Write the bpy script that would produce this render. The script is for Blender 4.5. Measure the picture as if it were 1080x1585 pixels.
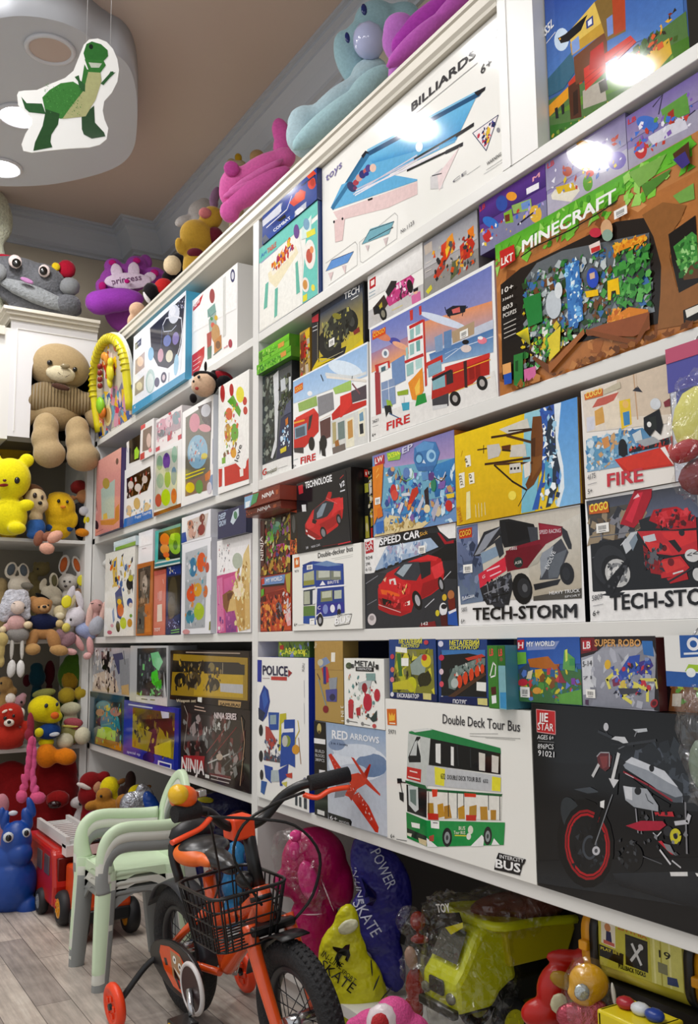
import bpy, bmesh, math, random
from mathutils import Vector, Matrix
from mathutils.bvhtree import BVHTree

for o in list(bpy.data.objects):
    bpy.data.objects.remove(o)
S = bpy.context.scene
COL = S.collection

# ------------------------------------------------------------------ camera
YAW, PITCH, ROLL = math.radians(59.06), math.radians(7.84), math.radians(-0.65)
fw = Vector((-math.sin(YAW)*math.cos(PITCH), math.cos(YAW)*math.cos(PITCH), math.sin(PITCH)))
rt = Vector((math.cos(YAW), math.sin(YAW), 0))
up = rt.cross(fw)
rt2 = rt*math.cos(ROLL) + up*math.sin(ROLL)
up2 = up*math.cos(ROLL) - rt*math.sin(ROLL)
cam = bpy.data.cameras.new('camera')
cam.sensor_fit = 'VERTICAL'
cam.sensor_height = 36.0
cam.lens = 36.0*1443.0/1585.0
cam.clip_start = 0.05
camo = bpy.data.objects.new('camera', cam)
COL.objects.link(camo)
mw = Matrix((rt2, up2, -fw)).transposed().to_4x4()
mw.translation = Vector((0, -1.2, 0.96))
camo.matrix_world = mw
S.camera = camo

# ------------------------------------------------------------------ light and exposure
S.view_settings.view_transform = 'Standard'
S.view_settings.look = 'None'
S.view_settings.gamma = 1.0
S.view_settings.use_curve_mapping = False
S.view_settings.exposure = 0.15
w = bpy.data.worlds.new('shop_daylight')
S.world = w
w.use_nodes = True
bg = w.node_tree.nodes['Background']
bg.inputs[0].default_value = (0.95, 0.97, 1.0, 1)
bg.inputs[1].default_value = 0.62
LAMP_W = 5.6
LAMPS = [(-3.05, -.956), (-2.43, -.878), (-2.296, -1.407), (-2.84, -1.785), (-3.7, -1.55), (-1.5, -1.2), (-.8, -1.7), (-.8, -.9), (-1.5, -2.1), (-3.55, -.545), (-4.0, -.527)]
CEIL = 3.144
SOFF = 3.0

# ------------------------------------------------------------------ helpers
def lin(h):
    if len(h) == 3:
        h = ''.join(c*2 for c in h)
    r = []
    for i in (0, 2, 4):
        c = int(h[i:i+2], 16)/255
        r.append(c/12.92 if c <= .04045 else ((c+.055)/1.055)**2.4)
    return (*r, 1.0)

MATS = {}
def mat(name, hexc='808080', rough=.5, metal=0., spec=.5, coat=0., sheen=0., bump=0., bscale=60., bdist=.004, vary=0., emit=0., trans=0., sss=0.):
    key = (name, hexc, rough, metal, spec, coat, sheen, bump, bscale, vary, emit, trans)
    if key in MATS:
        return MATS[key]
    m = bpy.data.materials.new(name)
    m.use_nodes = True
    nt = m.node_tree
    p = nt.nodes['Principled BSDF']
    p.inputs['Base Color'].default_value = lin(hexc)
    p.inputs['Roughness'].default_value = rough
    p.inputs['Metallic'].default_value = metal
    p.inputs['Specular IOR Level'].default_value = spec
    p.inputs['Coat Weight'].default_value = coat
    p.inputs['Coat Roughness'].default_value = .08
    p.inputs['Sheen Weight'].default_value = sheen
    p.inputs['Sheen Roughness'].default_value = .4
    if trans:
        p.inputs['Transmission Weight'].default_value = trans
    if emit:
        p.inputs['Emission Color'].default_value = lin(hexc)
        p.inputs['Emission Strength'].default_value = emit
    if bump or vary:
        tc = nt.nodes.new('ShaderNodeTexCoord')
        nz = nt.nodes.new('ShaderNodeTexNoise')
        nz.inputs['Scale'].default_value = bscale
        nz.inputs['Detail'].default_value = 4
        nt.links.new(tc.outputs['Object'], nz.inputs['Vector'])
        if bump:
            b = nt.nodes.new('ShaderNodeBump')
            b.inputs['Strength'].default_value = bump
            b.inputs['Distance'].default_value = bdist
            nt.links.new(nz.outputs['Fac'], b.inputs['Height'])
            nt.links.new(b.outputs['Normal'], p.inputs['Normal'])
        if vary:
            rp = nt.nodes.new('ShaderNodeMapRange')
            rp.inputs['From Min'].default_value = .3
            rp.inputs['From Max'].default_value = .7
            rp.inputs['To Min'].default_value = 1-vary
            rp.inputs['To Max'].default_value = 1+vary
            nt.links.new(nz.outputs['Fac'], rp.inputs['Value'])
            hs = nt.nodes.new('ShaderNodeHueSaturation')
            hs.inputs['Color'].default_value = lin(hexc)
            nt.links.new(rp.outputs['Result'], hs.inputs['Value'])
            nt.links.new(hs.outputs['Color'], p.inputs['Base Color'])
    MATS[key] = m
    return m

def plush_mat(h, kind='plush'):
    if kind == 'knit':
        return mat('knit_'+h, h, .85, sheen=.15, bump=.5, bscale=160, bdist=.004, vary=.10, spec=.2)
    if kind == 'rib':
        m = mat('ribbed_'+h, h, .9, sheen=.15, spec=.15)
        nt = m.node_tree
        if 'ribs' not in nt.nodes:
            w_ = nt.nodes.new('ShaderNodeTexWave')
            w_.name = 'ribs'
            w_.inputs['Scale'].default_value = 22
            w_.inputs['Distortion'].default_value = .6
            tc = nt.nodes.new('ShaderNodeTexCoord')
            b_ = nt.nodes.new('ShaderNodeBump')
            b_.inputs['Distance'].default_value = .012
            nt.links.new(tc.outputs['Object'], w_.inputs['Vector'])
            nt.links.new(w_.outputs['Fac'], b_.inputs['Height'])
            nt.links.new(b_.outputs['Normal'], nt.nodes['Principled BSDF'].inputs['Normal'])
        return m
    if kind == 'fur':
        return mat('fur_'+h, h, .95, sheen=.3, bump=.8, bscale=90, bdist=.01, vary=.16, spec=.1)
    if kind == 'curl':
        return mat('curl_'+h, h, .95, sheen=.2, bump=1., bscale=55, bdist=.02, vary=.2, spec=.1)
    if kind == 'rubber':
        return mat('rubber_'+h, h, .38, spec=.5, bump=.05, bscale=40)
    if kind == 'plastic':
        return mat('plastic_'+h, h, .28, spec=.5)
    if kind == 'nylon':
        return mat('nylon_'+h, h, .38, spec=.5, bump=.6, bscale=8, bdist=.09)
    if kind == 'foil':
        return mat('foil_'+h, h, .22, metal=.6, bump=.8, bscale=30, bdist=.02)
    if kind == 'mesh':
        return mat('mesh_'+h, h, .7, bump=.6, bscale=260, bdist=.004, vary=.2)
    if kind == 'film':
        return film_mat('crackly_film', .13, .07, 'ffffff', .5)
    if kind == 'gloss':
        return mat('gloss_'+h, h, .2, bump=.25, bscale=14, bdist=.05)
    return mat('plush_'+h, h, .9, sheen=.25, bump=.4, bscale=120, bdist=.004, vary=.08, spec=.15)

def film_mat(name='clear_film', rough=.12, fac=.16, tint='ffffff', bump=.0):
    key = (name, rough, fac, tint)
    if key in MATS:
        return MATS[key]
    m = bpy.data.materials.new(name)
    m.use_nodes = True
    nt = m.node_tree
    nt.nodes.clear()
    out = nt.nodes.new('ShaderNodeOutputMaterial')
    mx = nt.nodes.new('ShaderNodeMixShader')
    t = nt.nodes.new('ShaderNodeBsdfTransparent')
    t.inputs[0].default_value = lin(tint)
    g = nt.nodes.new('ShaderNodeBsdfGlossy')
    g.inputs['Roughness'].default_value = rough
    fr = nt.nodes.new('ShaderNodeLayerWeight')
    fr.inputs[0].default_value = .12
    ml = nt.nodes.new('ShaderNodeMath')
    ml.operation = 'MULTIPLY'
    ml.inputs[1].default_value = .32
    ad = nt.nodes.new('ShaderNodeMath')
    ad.operation = 'ADD'
    ad.use_clamp = True
    ad.inputs[1].default_value = fac
    nt.links.new(fr.outputs[1], ml.inputs[0])
    nt.links.new(ml.outputs[0], ad.inputs[0])
    nt.links.new(ad.outputs[0], mx.inputs[0])
    nt.links.new(t.outputs[0], mx.inputs[1])
    nt.links.new(g.outputs[0], mx.inputs[2])
    nt.links.new(mx.outputs[0], out.inputs[0])
    if bump:
        tc = nt.nodes.new('ShaderNodeTexCoord')
        nz = nt.nodes.new('ShaderNodeTexNoise')
        nz.inputs['Scale'].default_value = 22
        nz.inputs['Detail'].default_value = 3
        nz.inputs['Distortion'].default_value = 1.5
        b = nt.nodes.new('ShaderNodeBump')
        b.inputs['Strength'].default_value = bump
        b.inputs['Distance'].default_value = .03
        nt.links.new(tc.outputs['Object'], nz.inputs['Vector'])
        nt.links.new(nz.outputs['Fac'], b.inputs['Height'])
        nt.links.new(b.outputs['Normal'], g.inputs['Normal'])
        nt.links.new(b.outputs['Normal'], fr.inputs['Normal'])
    MATS[key] = m
    return m

# print: colours come from the printed artwork stored on the mesh
PRINT = bpy.data.materials.new('glossy_print')
PRINT.use_nodes = True
_p = PRINT.node_tree.nodes['Principled BSDF']
_a = PRINT.node_tree.nodes.new('ShaderNodeVertexColor')
_a.layer_name = 'ink'
PRINT.node_tree.links.new(_a.outputs['Color'], _p.inputs['Base Color'])
_tc = PRINT.node_tree.nodes.new('ShaderNodeTexCoord')
_nz = PRINT.node_tree.nodes.new('ShaderNodeTexNoise')
_nz.inputs['Scale'].default_value = 70
_nz.inputs['Detail'].default_value = 5
_nz.inputs['Roughness'].default_value = .7
_mr = PRINT.node_tree.nodes.new('ShaderNodeMapRange')
_mr.inputs[1].default_value, _mr.inputs[2].default_value = .3, .7
_mr.inputs[3].default_value, _mr.inputs[4].default_value = .90, 1.07
_hs = PRINT.node_tree.nodes.new('ShaderNodeHueSaturation')
_L = PRINT.node_tree.links
_L.new(_tc.outputs['Object'], _nz.inputs['Vector'])
_L.new(_nz.outputs['Fac'], _mr.inputs[0])
_L.new(_mr.outputs[0], _hs.inputs['Value'])
_L.new(_a.outputs['Color'], _hs.inputs['Color'])
_L.new(_hs.outputs[0], _p.inputs['Base Color'])
_p.inputs['Roughness'].default_value = .085
_p.inputs['Specular IOR Level'].default_value = .38

def link(name, me, parent=None, mats=()):
    o = bpy.data.objects.new(name, me)
    COL.objects.link(o)
    for m in mats:
        me.materials.append(m)
    if parent is not None:
        o.parent = parent
    return o

def thing(name, label, cat, loc=(0, 0, 0), rz=0., group=None):
    o = bpy.data.objects.new(name, None)
    COL.objects.link(o)
    o.empty_display_size = .05
    o.location = loc
    o.rotation_euler = (0, 0, rz)
    o['label'] = label
    o['category'] = cat
    if group:
        o['group'] = group
    return o

def struct(o):
    o['kind'] = 'structure'
    return o

class MB:
    """collects shapes into one mesh"""
    def __init__(s):
        s.b = bmesh.new()
    def _mi(s, faces, mi, smooth):
        for f in faces:
            f.material_index = mi
            f.smooth = smooth
    def box(s, x0, x1, y0, y1, z0, z1, mi=0, bev=0.):
        vs = [s.b.verts.new(p) for p in ((x0, y0, z0), (x1, y0, z0), (x1, y1, z0), (x0, y1, z0), (x0, y0, z1), (x1, y0, z1), (x1, y1, z1), (x0, y1, z1))]
        fs = [s.b.faces.new([vs[i] for i in q]) for q in ((0, 3, 2, 1), (4, 5, 6, 7), (0, 1, 5, 4), (1, 2, 6, 5), (2, 3, 7, 6), (3, 0, 4, 7))]
        s._mi(fs, mi, False)
        if bev:
            es = list({e for f in fs for e in f.edges})
            r = bmesh.ops.bevel(s.b, geom=es, offset=bev, segments=2, affect='EDGES', profile=.5)
            s._mi(r['faces'], mi, True)
        return vs
    def tube(s, path, r, n=8, mi=0, flat=1., cap=True, upv=None):
        """tube along a list of points; r a number or a list; flat squashes it along its second axis"""
        P = [Vector(p) for p in path]
        R = list(r) if isinstance(r, (list, tuple)) else [r]*len(P)
        if len(P) > 3:               # round the bends of a longer run
            Q, RR = [], []
            for i in range(len(P)-1):
                a, b_, c_, e = P[max(i-1, 0)], P[i], P[i+1], P[min(i+2, len(P)-1)]
                for k in range(4):
                    f = k/4
                    Q.append(.5*(2*b_+(c_-a)*f+(2*a-5*b_+4*c_-e)*f*f+(3*b_-a-3*c_+e)*f**3))
                    RR.append(R[i]*(1-f)+R[i+1]*f)
            P, R = Q+[P[-1]], RR+[R[-1]]
        rings = []
        ref = Vector(upv) if upv else None
        for i, p in enumerate(P):
            t = (P[min(i+1, len(P)-1)]-P[max(i-1, 0)]).normalized()
            if ref is None:
                ref = Vector((0, 0, 1)) if abs(t.z) < .9 else Vector((1, 0, 0))
            a = t.cross(ref)
            if a.length < 1e-5:
                a = t.cross(Vector((0, 1, .1)))
            a.normalize()
            c = a.cross(t).normalized()
            if upv is None:
                ref = c
            rings.append([s.b.verts.new(p+a*(math.cos(2*math.pi*k/n)*R[i])+c*(math.sin(2*math.pi*k/n)*R[i]*flat)) for k in range(n)])
        fs = []
        for i in range(len(P)-1):
            for k in range(n):
                fs.append(s.b.faces.new((rings[i][k], rings[i][(k+1) % n], rings[i+1][(k+1) % n], rings[i+1][k])))
        s._mi(fs, mi, True)
        if cap:
            s._mi([s.b.faces.new(rings[0][::-1]), s.b.faces.new(rings[-1])], mi, False)
    def loop(s, path, r, n=6, mi=0):
        """closed tube"""
        P = [Vector(p) for p in path]
        N = len(P)
        nrm = Vector((0, 0, 0))
        for i in range(N):
            nrm += (P[i]-P[0]).cross(P[(i+1) % N]-P[0])
        nrm.normalize()
        rings = []
        for i in range(N):
            t = (P[(i+1) % N]-P[i-1]).normalized()
            a = t.cross(nrm).normalized()
            rings.append([s.b.verts.new(P[i]+a*(math.cos(2*math.pi*k/n)*r)+nrm*(math.sin(2*math.pi*k/n)*r)) for k in range(n)])
        fs = [s.b.faces.new((rings[i][k], rings[i][(k+1) % n], rings[(i+1) % N][(k+1) % n], rings[(i+1) % N][k])) for i in range(N) for k in range(n)]
        s._mi(fs, mi, True)
    def torus(s, c, R, r, axis='Y', n=40, m=10, mi=0, flat=1.):
        c = Vector(c)
        rings = []
        for i in range(n):
            a = 2*math.pi*i/n
            row = []
            for k in range(m):
                q = 2*math.pi*k/m
                rad = R+r*math.cos(q)
                h = r*math.sin(q)*flat
                v = {'Y': (rad*math.cos(a), h, rad*math.sin(a)), 'Z': (rad*math.cos(a), rad*math.sin(a), h), 'X': (h, rad*math.cos(a), rad*math.sin(a))}[axis]
                row.append(s.b.verts.new(c+Vector(v)))
            rings.append(row)
        fs = [s.b.faces.new((rings[i][k], rings[i][(k+1) % m], rings[(i+1) % n][(k+1) % m], rings[(i+1) % n][k])) for i in range(n) for k in range(m)]
        s._mi(fs, mi, True)
    def cyl(s, p0, p1, r0, r1=None, n=16, mi=0):
        s.tube([p0, p1], [r0, r0 if r1 is None else r1], n, mi)
    def ball(s, c, rx, ry=None, rz=None, mi=0, sub=2, rot=None):
        ry = rx if ry is None else ry
        rz = rx if rz is None else rz
        M = Matrix.Translation(Vector(c))
        if rot is not None:
            M = M @ rot.to_4x4()
        M = M @ Matrix.Diagonal((rx, ry, rz, 1))
        r = bmesh.ops.create_icosphere(s.b, subdivisions=sub, radius=1, matrix=M)
        s._mi({f for v in r['verts'] for f in v.link_faces}, mi, True)
    def prism(s, pts, d, mi=0, axis='Y', off=0., smooth=False):
        """extrude a 2D outline (in the plane across `axis`) by depth d"""
        def to(p, h):
            return {'Y': (p[0], h, p[1]), 'X': (h, p[0], p[1]), 'Z': (p[0], p[1], h)}[axis]
        a = [s.b.verts.new(to(p, off)) for p in pts]
        c = [s.b.verts.new(to(p, off+d)) for p in pts]
        fs = [s.b.faces.new(a), s.b.faces.new(c[::-1])]
        for i in range(len(pts)):
            j = (i+1) % len(pts)
            fs.append(s.b.faces.new((a[j], a[i], c[i], c[j])))
        s._mi(fs, mi, smooth)
        if smooth:
            fs[0].smooth = fs[1].smooth = False
    def sheet(s, rows, mi=0, smooth=True):
        V = [[s.b.verts.new(p) for p in r] for r in rows]
        fs = [s.b.faces.new((V[i][j], V[i][j+1], V[i+1][j+1], V[i+1][j])) for i in range(len(V)-1) for j in range(len(V[0])-1)]
        s._mi(fs, mi, smooth)
    def build(s, name, mats, parent=None, bevel=0.):
        bmesh.ops.recalc_face_normals(s.b, faces=s.b.faces[:])
        me = bpy.data.meshes.new(name)
        s.b.to_mesh(me)
        s.b.free()
        o = link(name, me, parent, mats if isinstance(mats, (list, tuple)) else [mats])
        if bevel:
            md = o.modifiers.new('soft_edges', 'BEVEL')
            md.width = bevel
            md.segments = 2
            md.limit_method = 'ANGLE'
        return o

def baked(o):
    dg = bpy.context.evaluated_depsgraph_get()
    dg.update()
    me = bpy.data.meshes.new_from_object(o.evaluated_get(dg))
    old = o.data
    o.modifiers.clear()
    o.data = me
    bpy.data.meshes.remove(old)
    for p in o.data.polygons:
        p.use_smooth = True
    return o

def blob(name, ells, m, parent=None, voxel=None, smooth=6, wob=0.):
    """one continuous soft body grown from overlapping ellipsoids (x,y,z,rx,ry,rz,roll degrees)"""
    mb = MB()
    for e in ells:
        rot = Matrix.Rotation(math.radians(-e[6]) if len(e) > 6 else 0, 3, 'Y')
        mb.ball(e[:3], e[3], e[4], e[5], sub=3 if len(ells) > 1 else 2, rot=rot)
    o = mb.build(name, m, parent)
    if len(ells) > 1:
        rmin = min(min(e[3:6]) for e in ells)
        rmax = max(max(e[3:6]) for e in ells)
        md = o.modifiers.new('merge', 'REMESH')
        md.mode = 'VOXEL'
        md.voxel_size = .016 if m.name.startswith('crackly_film') else voxel or max(min(rmin*.3, rmax*.16), .0035)
        md.use_smooth_shade = True
        sm = o.modifiers.new('soften', 'SMOOTH')
        sm.iterations = smooth
        sm.factor = .5
        baked(o)
    if m.name.startswith('crackly_film'):      # stiff film creases into small flat facets
        me = o.data
        r = random.Random(len(me.vertices))
        bm = bmesh.new()
        bm.from_mesh(me)
        for v in bm.verts:
            v.co += v.normal*r.uniform(-.007, .007)
        for f in bm.faces:
            f.smooth = False
        bm.to_mesh(me)
        bm.free()
    return o

# ---- printed artwork ------------------------------------------------------
def ink(h):
    return tuple(c**1.14 for c in lin(h)[:3]) + (1.0,)

class Art:
    """flat print: layered polygons with ink colours; (u,v) runs 0..1 over a W x H face, z = depth step towards the viewer (-y)"""
    def __init__(s, W, H, y=-.0006):
        s.W, s.H = W, H
        s.v, s.f, s.c = [], [], []
        s.lay = 0
        s.y = y
    def poly(s, pts, cols):
        y = s.y - s.lay*.000005
        s.lay += 1
        i = len(s.v)
        for (a, b) in pts:
            s.v.append((a*s.W, y, b*s.H))
        s.f.append(list(range(i, i+len(pts))))
        s.c.append(cols if isinstance(cols, list) else [cols]*len(pts))
    def line(s, pts, w, col):
        P = [Vector((a*s.W, b*s.H)) for a, b in pts]
        y = s.y - s.lay*.000005
        s.lay += 1
        for a, b in zip(P, P[1:]):
            t = b-a
            if t.length < 1e-6:
                continue
            t.normalize()
            n = Vector((-t.y, t.x))*w/2
            i = len(s.v)
            for q in (a+n-t*w*.2, a-n-t*w*.2, b-n+t*w*.2, b+n+t*w*.2):
                s.v.append((min(max(q.x, 0), s.W), y, min(max(q.y, 0), s.H)))
            s.f.append([i, i+1, i+2, i+3])
            s.c.append([col]*4)
    def run(s, text, rnd=None):
        texts, marks, win = [], [], None
        for ln in text.strip().split('\n'):
            t = ln.split()
            if not t:
                continue
            op = t[0]
            P = lambda k: [tuple(float(q)/1000 for q in p.split(',')) for p in t[k:]]
            if op == 'p':
                s.poly(P(2), ink(t[1]))
            elif op == 'g':
                a, b = ink(t[1]), ink(t[2])
                s.poly(P(3), [a, a, b, b])
            elif op == 'e':
                x, y, ax, ay, bx, by = [float(q)/1000 for q in t[2:8]]
                pp = []
                for k in range(18):
                    a = 2*math.pi*k/18
                    pp.append((min(1, max(0, x+ax*math.cos(a)+bx*math.sin(a))), min(1, max(0, y+ay*math.cos(a)+by*math.sin(a)))))
                s.poly(pp, ink(t[1]))
            elif op == 'l':
                s.line(P(3), float(t[2])/1000, ink(t[1]))
            elif op == 's':
                r = random.Random(int(t[1]))
                pal = [ink(c) for c in t[4].split(',')]
                q = P(5)
                sz = float(t[3])/1000
                for _ in range(int(t[2])):
                    a, b = r.random(), r.random()
                    x = (q[0][0]*(1-a)+q[1][0]*a)*(1-b)+(q[3][0]*(1-a)+q[2][0]*a)*b
                    y = (q[0][1]*(1-a)+q[1][1]*a)*(1-b)+(q[3][1]*(1-a)+q[2][1]*a)*b
                    n = r.choice((4, 4, 5, 3))
                    ro = r.random()*6.3
                    el = r.uniform(.35, 1)
                    ra = sz*r.uniform(.45, 1.4)
                    pp = []
                    for k in range(n):
                        an = 2*math.pi*k/n
                        dx, dy = ra*math.cos(an), ra*el*math.sin(an)
                        pp.append((min(1, max(0, x+(dx*math.cos(ro)-dy*math.sin(ro))/s.W)), min(1, max(0, y+(dx*math.sin(ro)+dy*math.cos(ro))/s.H))))
                    s.poly(pp, r.choice(pal))
            elif op == 't':
                texts.append((t[1], [float(q)/1000 for q in t[2:8]], ' '.join(t[8:])))
            elif op == 'k':
                marks.append([float(q)/1000 for q in t[1:5]])
            elif op == 'w':
                win = P(1)
        return texts, marks, win
    def build(s, name, parent):
        return ink_mesh(name, s.v, s.f, s.c, parent)

def ink_mesh(name, v, f, c, parent, m=None):
    me = bpy.data.meshes.new(name)
    me.from_pydata(v, [], f)
    at = me.color_attributes.new('ink', 'FLOAT_COLOR', 'CORNER')
    k = 0
    for face in c:
        for col in face:
            at.data[k].color = col
            k += 1
    return link(name, me, parent, [m or PRINT])

GLY = {}
def glyphs(text, bold=.012):
    key = (text, bold)
    if key in GLY:
        return GLY[key]
    cu = bpy.data.curves.new('t', 'FONT')
    cu.body = text
    cu.size = 1
    cu.resolution_u = 2
    o = bpy.data.objects.new('t', cu)
    COL.objects.link(o)
    dg = bpy.context.evaluated_depsgraph_get()
    me = bpy.data.meshes.new_from_object(o.evaluated_get(dg))
    bpy.data.objects.remove(o)
    bpy.data.curves.remove(cu)
    vs = [v.co.copy() for v in me.vertices]
    fs = [list(p.vertices) for p in me.polygons]
    bpy.data.meshes.remove(me)
    if bold:                      # heavier strokes: the same glyphs struck again a hair apart
        n = len(vs)
        base_v, base_f = vs, fs
        vs, fs = [], []
        for k, (dx, dy) in enumerate(((-bold, -bold), (bold, -bold), (-bold, bold), (bold, bold))):
            vs += [Vector((q.x+dx, q.y+dy*.8, k)) for q in base_v]
            fs += [[i+k*n for i in p] for p in base_f]
    x0 = min([q.x for q in vs] or [0]); x1 = max([q.x for q in vs] or [1])
    GLY[key] = ([((q.x-x0)/max(x1-x0, 1e-6), q.y/.70, q.z) for q in vs], fs)
    return GLY[key]

def lettering(name, texts, W, H, y, parent):
    for hx, (x, z, ax, az, bx, bz), tx in texts:
        gv, gf = glyphs(tx, .024 if tx.isupper() and abs(bz) > .045 else .007)
        v, f, c, i = [], [], [], 0
        y -= .0001
        for a, b, k in gv:
            v.append(((x+ax*a+bx*b)*W, y-k*.00002, (z+az*a+bz*b)*H))
        col = lin(hx)
        for q in gf:
            f.append([i+k for k in q])
            c.append([col]*len(q))
        ink_mesh(name, v, f, c, parent)

def product_box(label, group, base, side, x0, x1, y, dep, z0, z1, art):
    W, H = x1-x0, z1-z0
    t = thing('toy_box', label, 'box', (x0, y, z0), 0, group)
    mb = MB()
    mb.box(0, W, 0, dep, 0, H, 1)
    for f in mb.b.faces:
        if abs(f.calc_center_median().y) < 1e-6:
            f.material_index = 0
    mb.build('carton', [mat('carton_'+base, base, .10, spec=.38), mat('carton_'+side, side, .3)], t)
    A = Art(W, H)
    texts, marks, win = A.run(art)
    if A.f:
        A.build('printed_picture', t)
    yy = A.y - A.lay*.000005 - .00005
    if texts:
        lettering('lettering', texts, W, H, yy, t)
        yy -= .0002
    if win:
        m = MB()
        m.b.faces.new([m.b.verts.new((a*W, yy-.0001, b*H)) for a, b in win])
        m.build('window', [film_mat('box_window', .06, .03)], t)
        yy -= .0003
    for (a, b, w_, h_) in marks:
        m = Art(W, H, yy-.0002)
        m.poly([(a, b), (a+w_, b), (a+w_, b+h_), (a, b+h_)], lin('f2f0ea'))
        r = random.Random(int(a*999))
        for k in range(7):
            u = a+w_*(.18+.09*k)
            m.poly([(u, b+h_*.3), (u+w_*.05, b+h_*.3), (u+w_*.05, b+h_*.75), (u, b+h_*.75)], lin('3a3a3c'))
        m.poly([(a+w_*.2, b+h_*.12), (a+w_*.75, b+h_*.12), (a+w_*.75, b+h_*.2), (a+w_*.2, b+h_*.2)], lin('6a6a6c'))
        m.build('price_sticker', t)
    return t

# ------------------------------------------------------------------ room
WHITE = mat('white_laminate', 'e4e3df', .35, spec=.4, bump=.03, bscale=300)
EDGE = mat('shelf_edge', 'e0dfda', .4)
GREYW = mat('grey_moulding', 'b2b7be', .5)
XB, YB = -4.76, .43          # back wall and shelf wall
XF = -4.335                  # front of the back unit

def plank_floor():
    m = bpy.data.materials.new('grey_wood_planks')
    m.use_nodes = True
    nt = m.node_tree
    p = nt.nodes['Principled BSDF']
    tc = nt.nodes.new('ShaderNodeTexCoord')
    br = nt.nodes.new('ShaderNodeTexBrick')
    br.offset = .37
    br.inputs['Scale'].default_value = 1
    br.inputs['Brick Width'].default_value = .62
    br.inputs['Row Height'].default_value = .095
    br.inputs['Mortar Size'].default_value = .0012
    br.inputs['Mortar Smooth'].default_value = .3
    br.inputs['Bias'].default_value = 0
    br.inputs['Color1'].default_value = lin('c6bbae')
    br.inputs['Color2'].default_value = lin('9c938b')
    br.inputs['Mortar'].default_value = lin('5f5852')
    nt.links.new(tc.outputs['Object'], br.inputs['Vector'])
    mp = nt.nodes.new('ShaderNodeMapping')
    mp.inputs['Scale'].default_value = (2.2, 26, 1)
    nt.links.new(tc.outputs['Object'], mp.inputs['Vector'])
    nz = nt.nodes.new('ShaderNodeTexNoise')
    nz.inputs['Scale'].default_value = 2.2
    nz.inputs['Detail'].default_value = 7
    nz.inputs['Roughness'].default_value = .65
    nt.links.new(mp.outputs[0], nz.inputs['Vector'])
    n2 = nt.nodes.new('ShaderNodeTexNoise')
    n2.inputs['Scale'].default_value = 9
    n2.inputs['Detail'].default_value = 5
    nt.links.new(tc.outputs['Object'], n2.inputs['Vector'])
    mx = nt.nodes.new('ShaderNodeMix')
    mx.data_type = 'RGBA'
    mx.blend_type = 'OVERLAY'
    mx.inputs[0].default_value = .75
    nt.links.new(br.outputs['Color'], mx.inputs[6])
    nt.links.new(nz.outputs['Fac'], mx.inputs[7])
    m2 = nt.nodes.new('ShaderNodeMix')
    m2.data_type = 'RGBA'
    m2.blend_type = 'OVERLAY'
    m2.inputs[0].default_value = .5
    nt.links.new(mx.outputs[2], m2.inputs[6])
    nt.links.new(n2.outputs['Fac'], m2.inputs[7])
    nt.links.new(m2.outputs[2], p.inputs['Base Color'])
    p.inputs['Roughness'].default_value = .42
    return m

def slab(name, x0, x1, y0, y1, z0, z1, m):
    b = MB()
    b.box(x0, x1, y0, y1, z0, z1)
    return struct(b.build(name, m))

slab('floor', XB-.1, 1.6, -3.2, YB+.1, -.05, 0, plank_floor())
slab('ceiling', XB-.1, 1.6, -3.2, YB+.1, CEIL, CEIL+.05, mat('beige_ceiling', 'bfada0', .35, spec=.5, vary=.03, bscale=2))
WALLP = mat('warm_wall', 'b3aa98', .7)
slab('wall_right', XB-.1, 1.6, YB, YB+.1, 0, CEIL, WALLP)
slab('wall_back', XB-.1, XB, -3.2, YB, 0, CEIL, WALLP)
slab('wall_corner', XB, -4.60, .26, YB, 2.4, CEIL, WALLP)

# crown moulding: stepped grey profile following the wall line
def crown(path, name):
    prof = [(0, -.155), (.012, -.155), (.012, -.142), (.03, -.135), (.03, -.118), (.055, -.075), (.085, -.045), (.085, -.032), (.105, -.026), (.105, -.012), (.12, -.012), (.12, 0), (0, 0)]
    b = MB()
    P = [Vector((x, y, 0)) for x, y in path]
    rows = []
    for i, p in enumerate(P):
        def nrm(a, c):
            t = (c-a).normalized()
            return Vector((t.y, -t.x, 0))
        if i == 0:
            n = nrm(P[0], P[1])
        elif i == len(P)-1:
            n = nrm(P[-2], P[-1])
        else:
            n1, n2 = nrm(P[i-1], p), nrm(p, P[i+1])
            n = (n1+n2)
            n = n/max(.2, n.dot(n1))
        rows.append([(p+n*d + Vector((0, 0, CEIL+z)))[:] for d, z in prof])
    b.sheet(rows, 0, False)
    return struct(b.build(name, GREYW))
crown([(XB, -3.0), (XB, .26), (-4.60, .26), (-4.60, YB), (1.2, YB)], 'trim_1')

# dropped ceiling plate with a scalloped outline, a raised ring band on its rim
soff = [(-3.20, -.90), (-3.06, -.80), (-2.994, -.721), (-2.954, -.678), (-2.924, -.613), (-2.911, -.533), (-2.929, -.464), (-2.968, -.409), (-2.99, -.36), (-3.0, -.31), (-3.065, -.252), (-3.206, -.189), (-3.377, -.131), (-3.598, -.072), (-3.779, -.094), (-3.985, -.235), (-4.098, -.35), (-4.19, -.499), (-4.25, -.70), (-4.1, -.90), (-3.7, -1.0)]
b = MB()
for _ in range(3):               # round the outline (corner cutting)
    soff = [p for i in range(len(soff)) for p in ((soff[i-1][0]*.25+soff[i][0]*.75, soff[i-1][1]*.25+soff[i][1]*.75), (soff[i][0]*.75+soff[(i+1) % len(soff)][0]*.25, soff[i][1]*.75+soff[(i+1) % len(soff)][1]*.25))]
b.prism(soff, CEIL-SOFF, 0, 'Z', SOFF, True)
struct(b.build('trim_2', [mat('soffit_paint', 'bfc2c8', .45)]))

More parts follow.
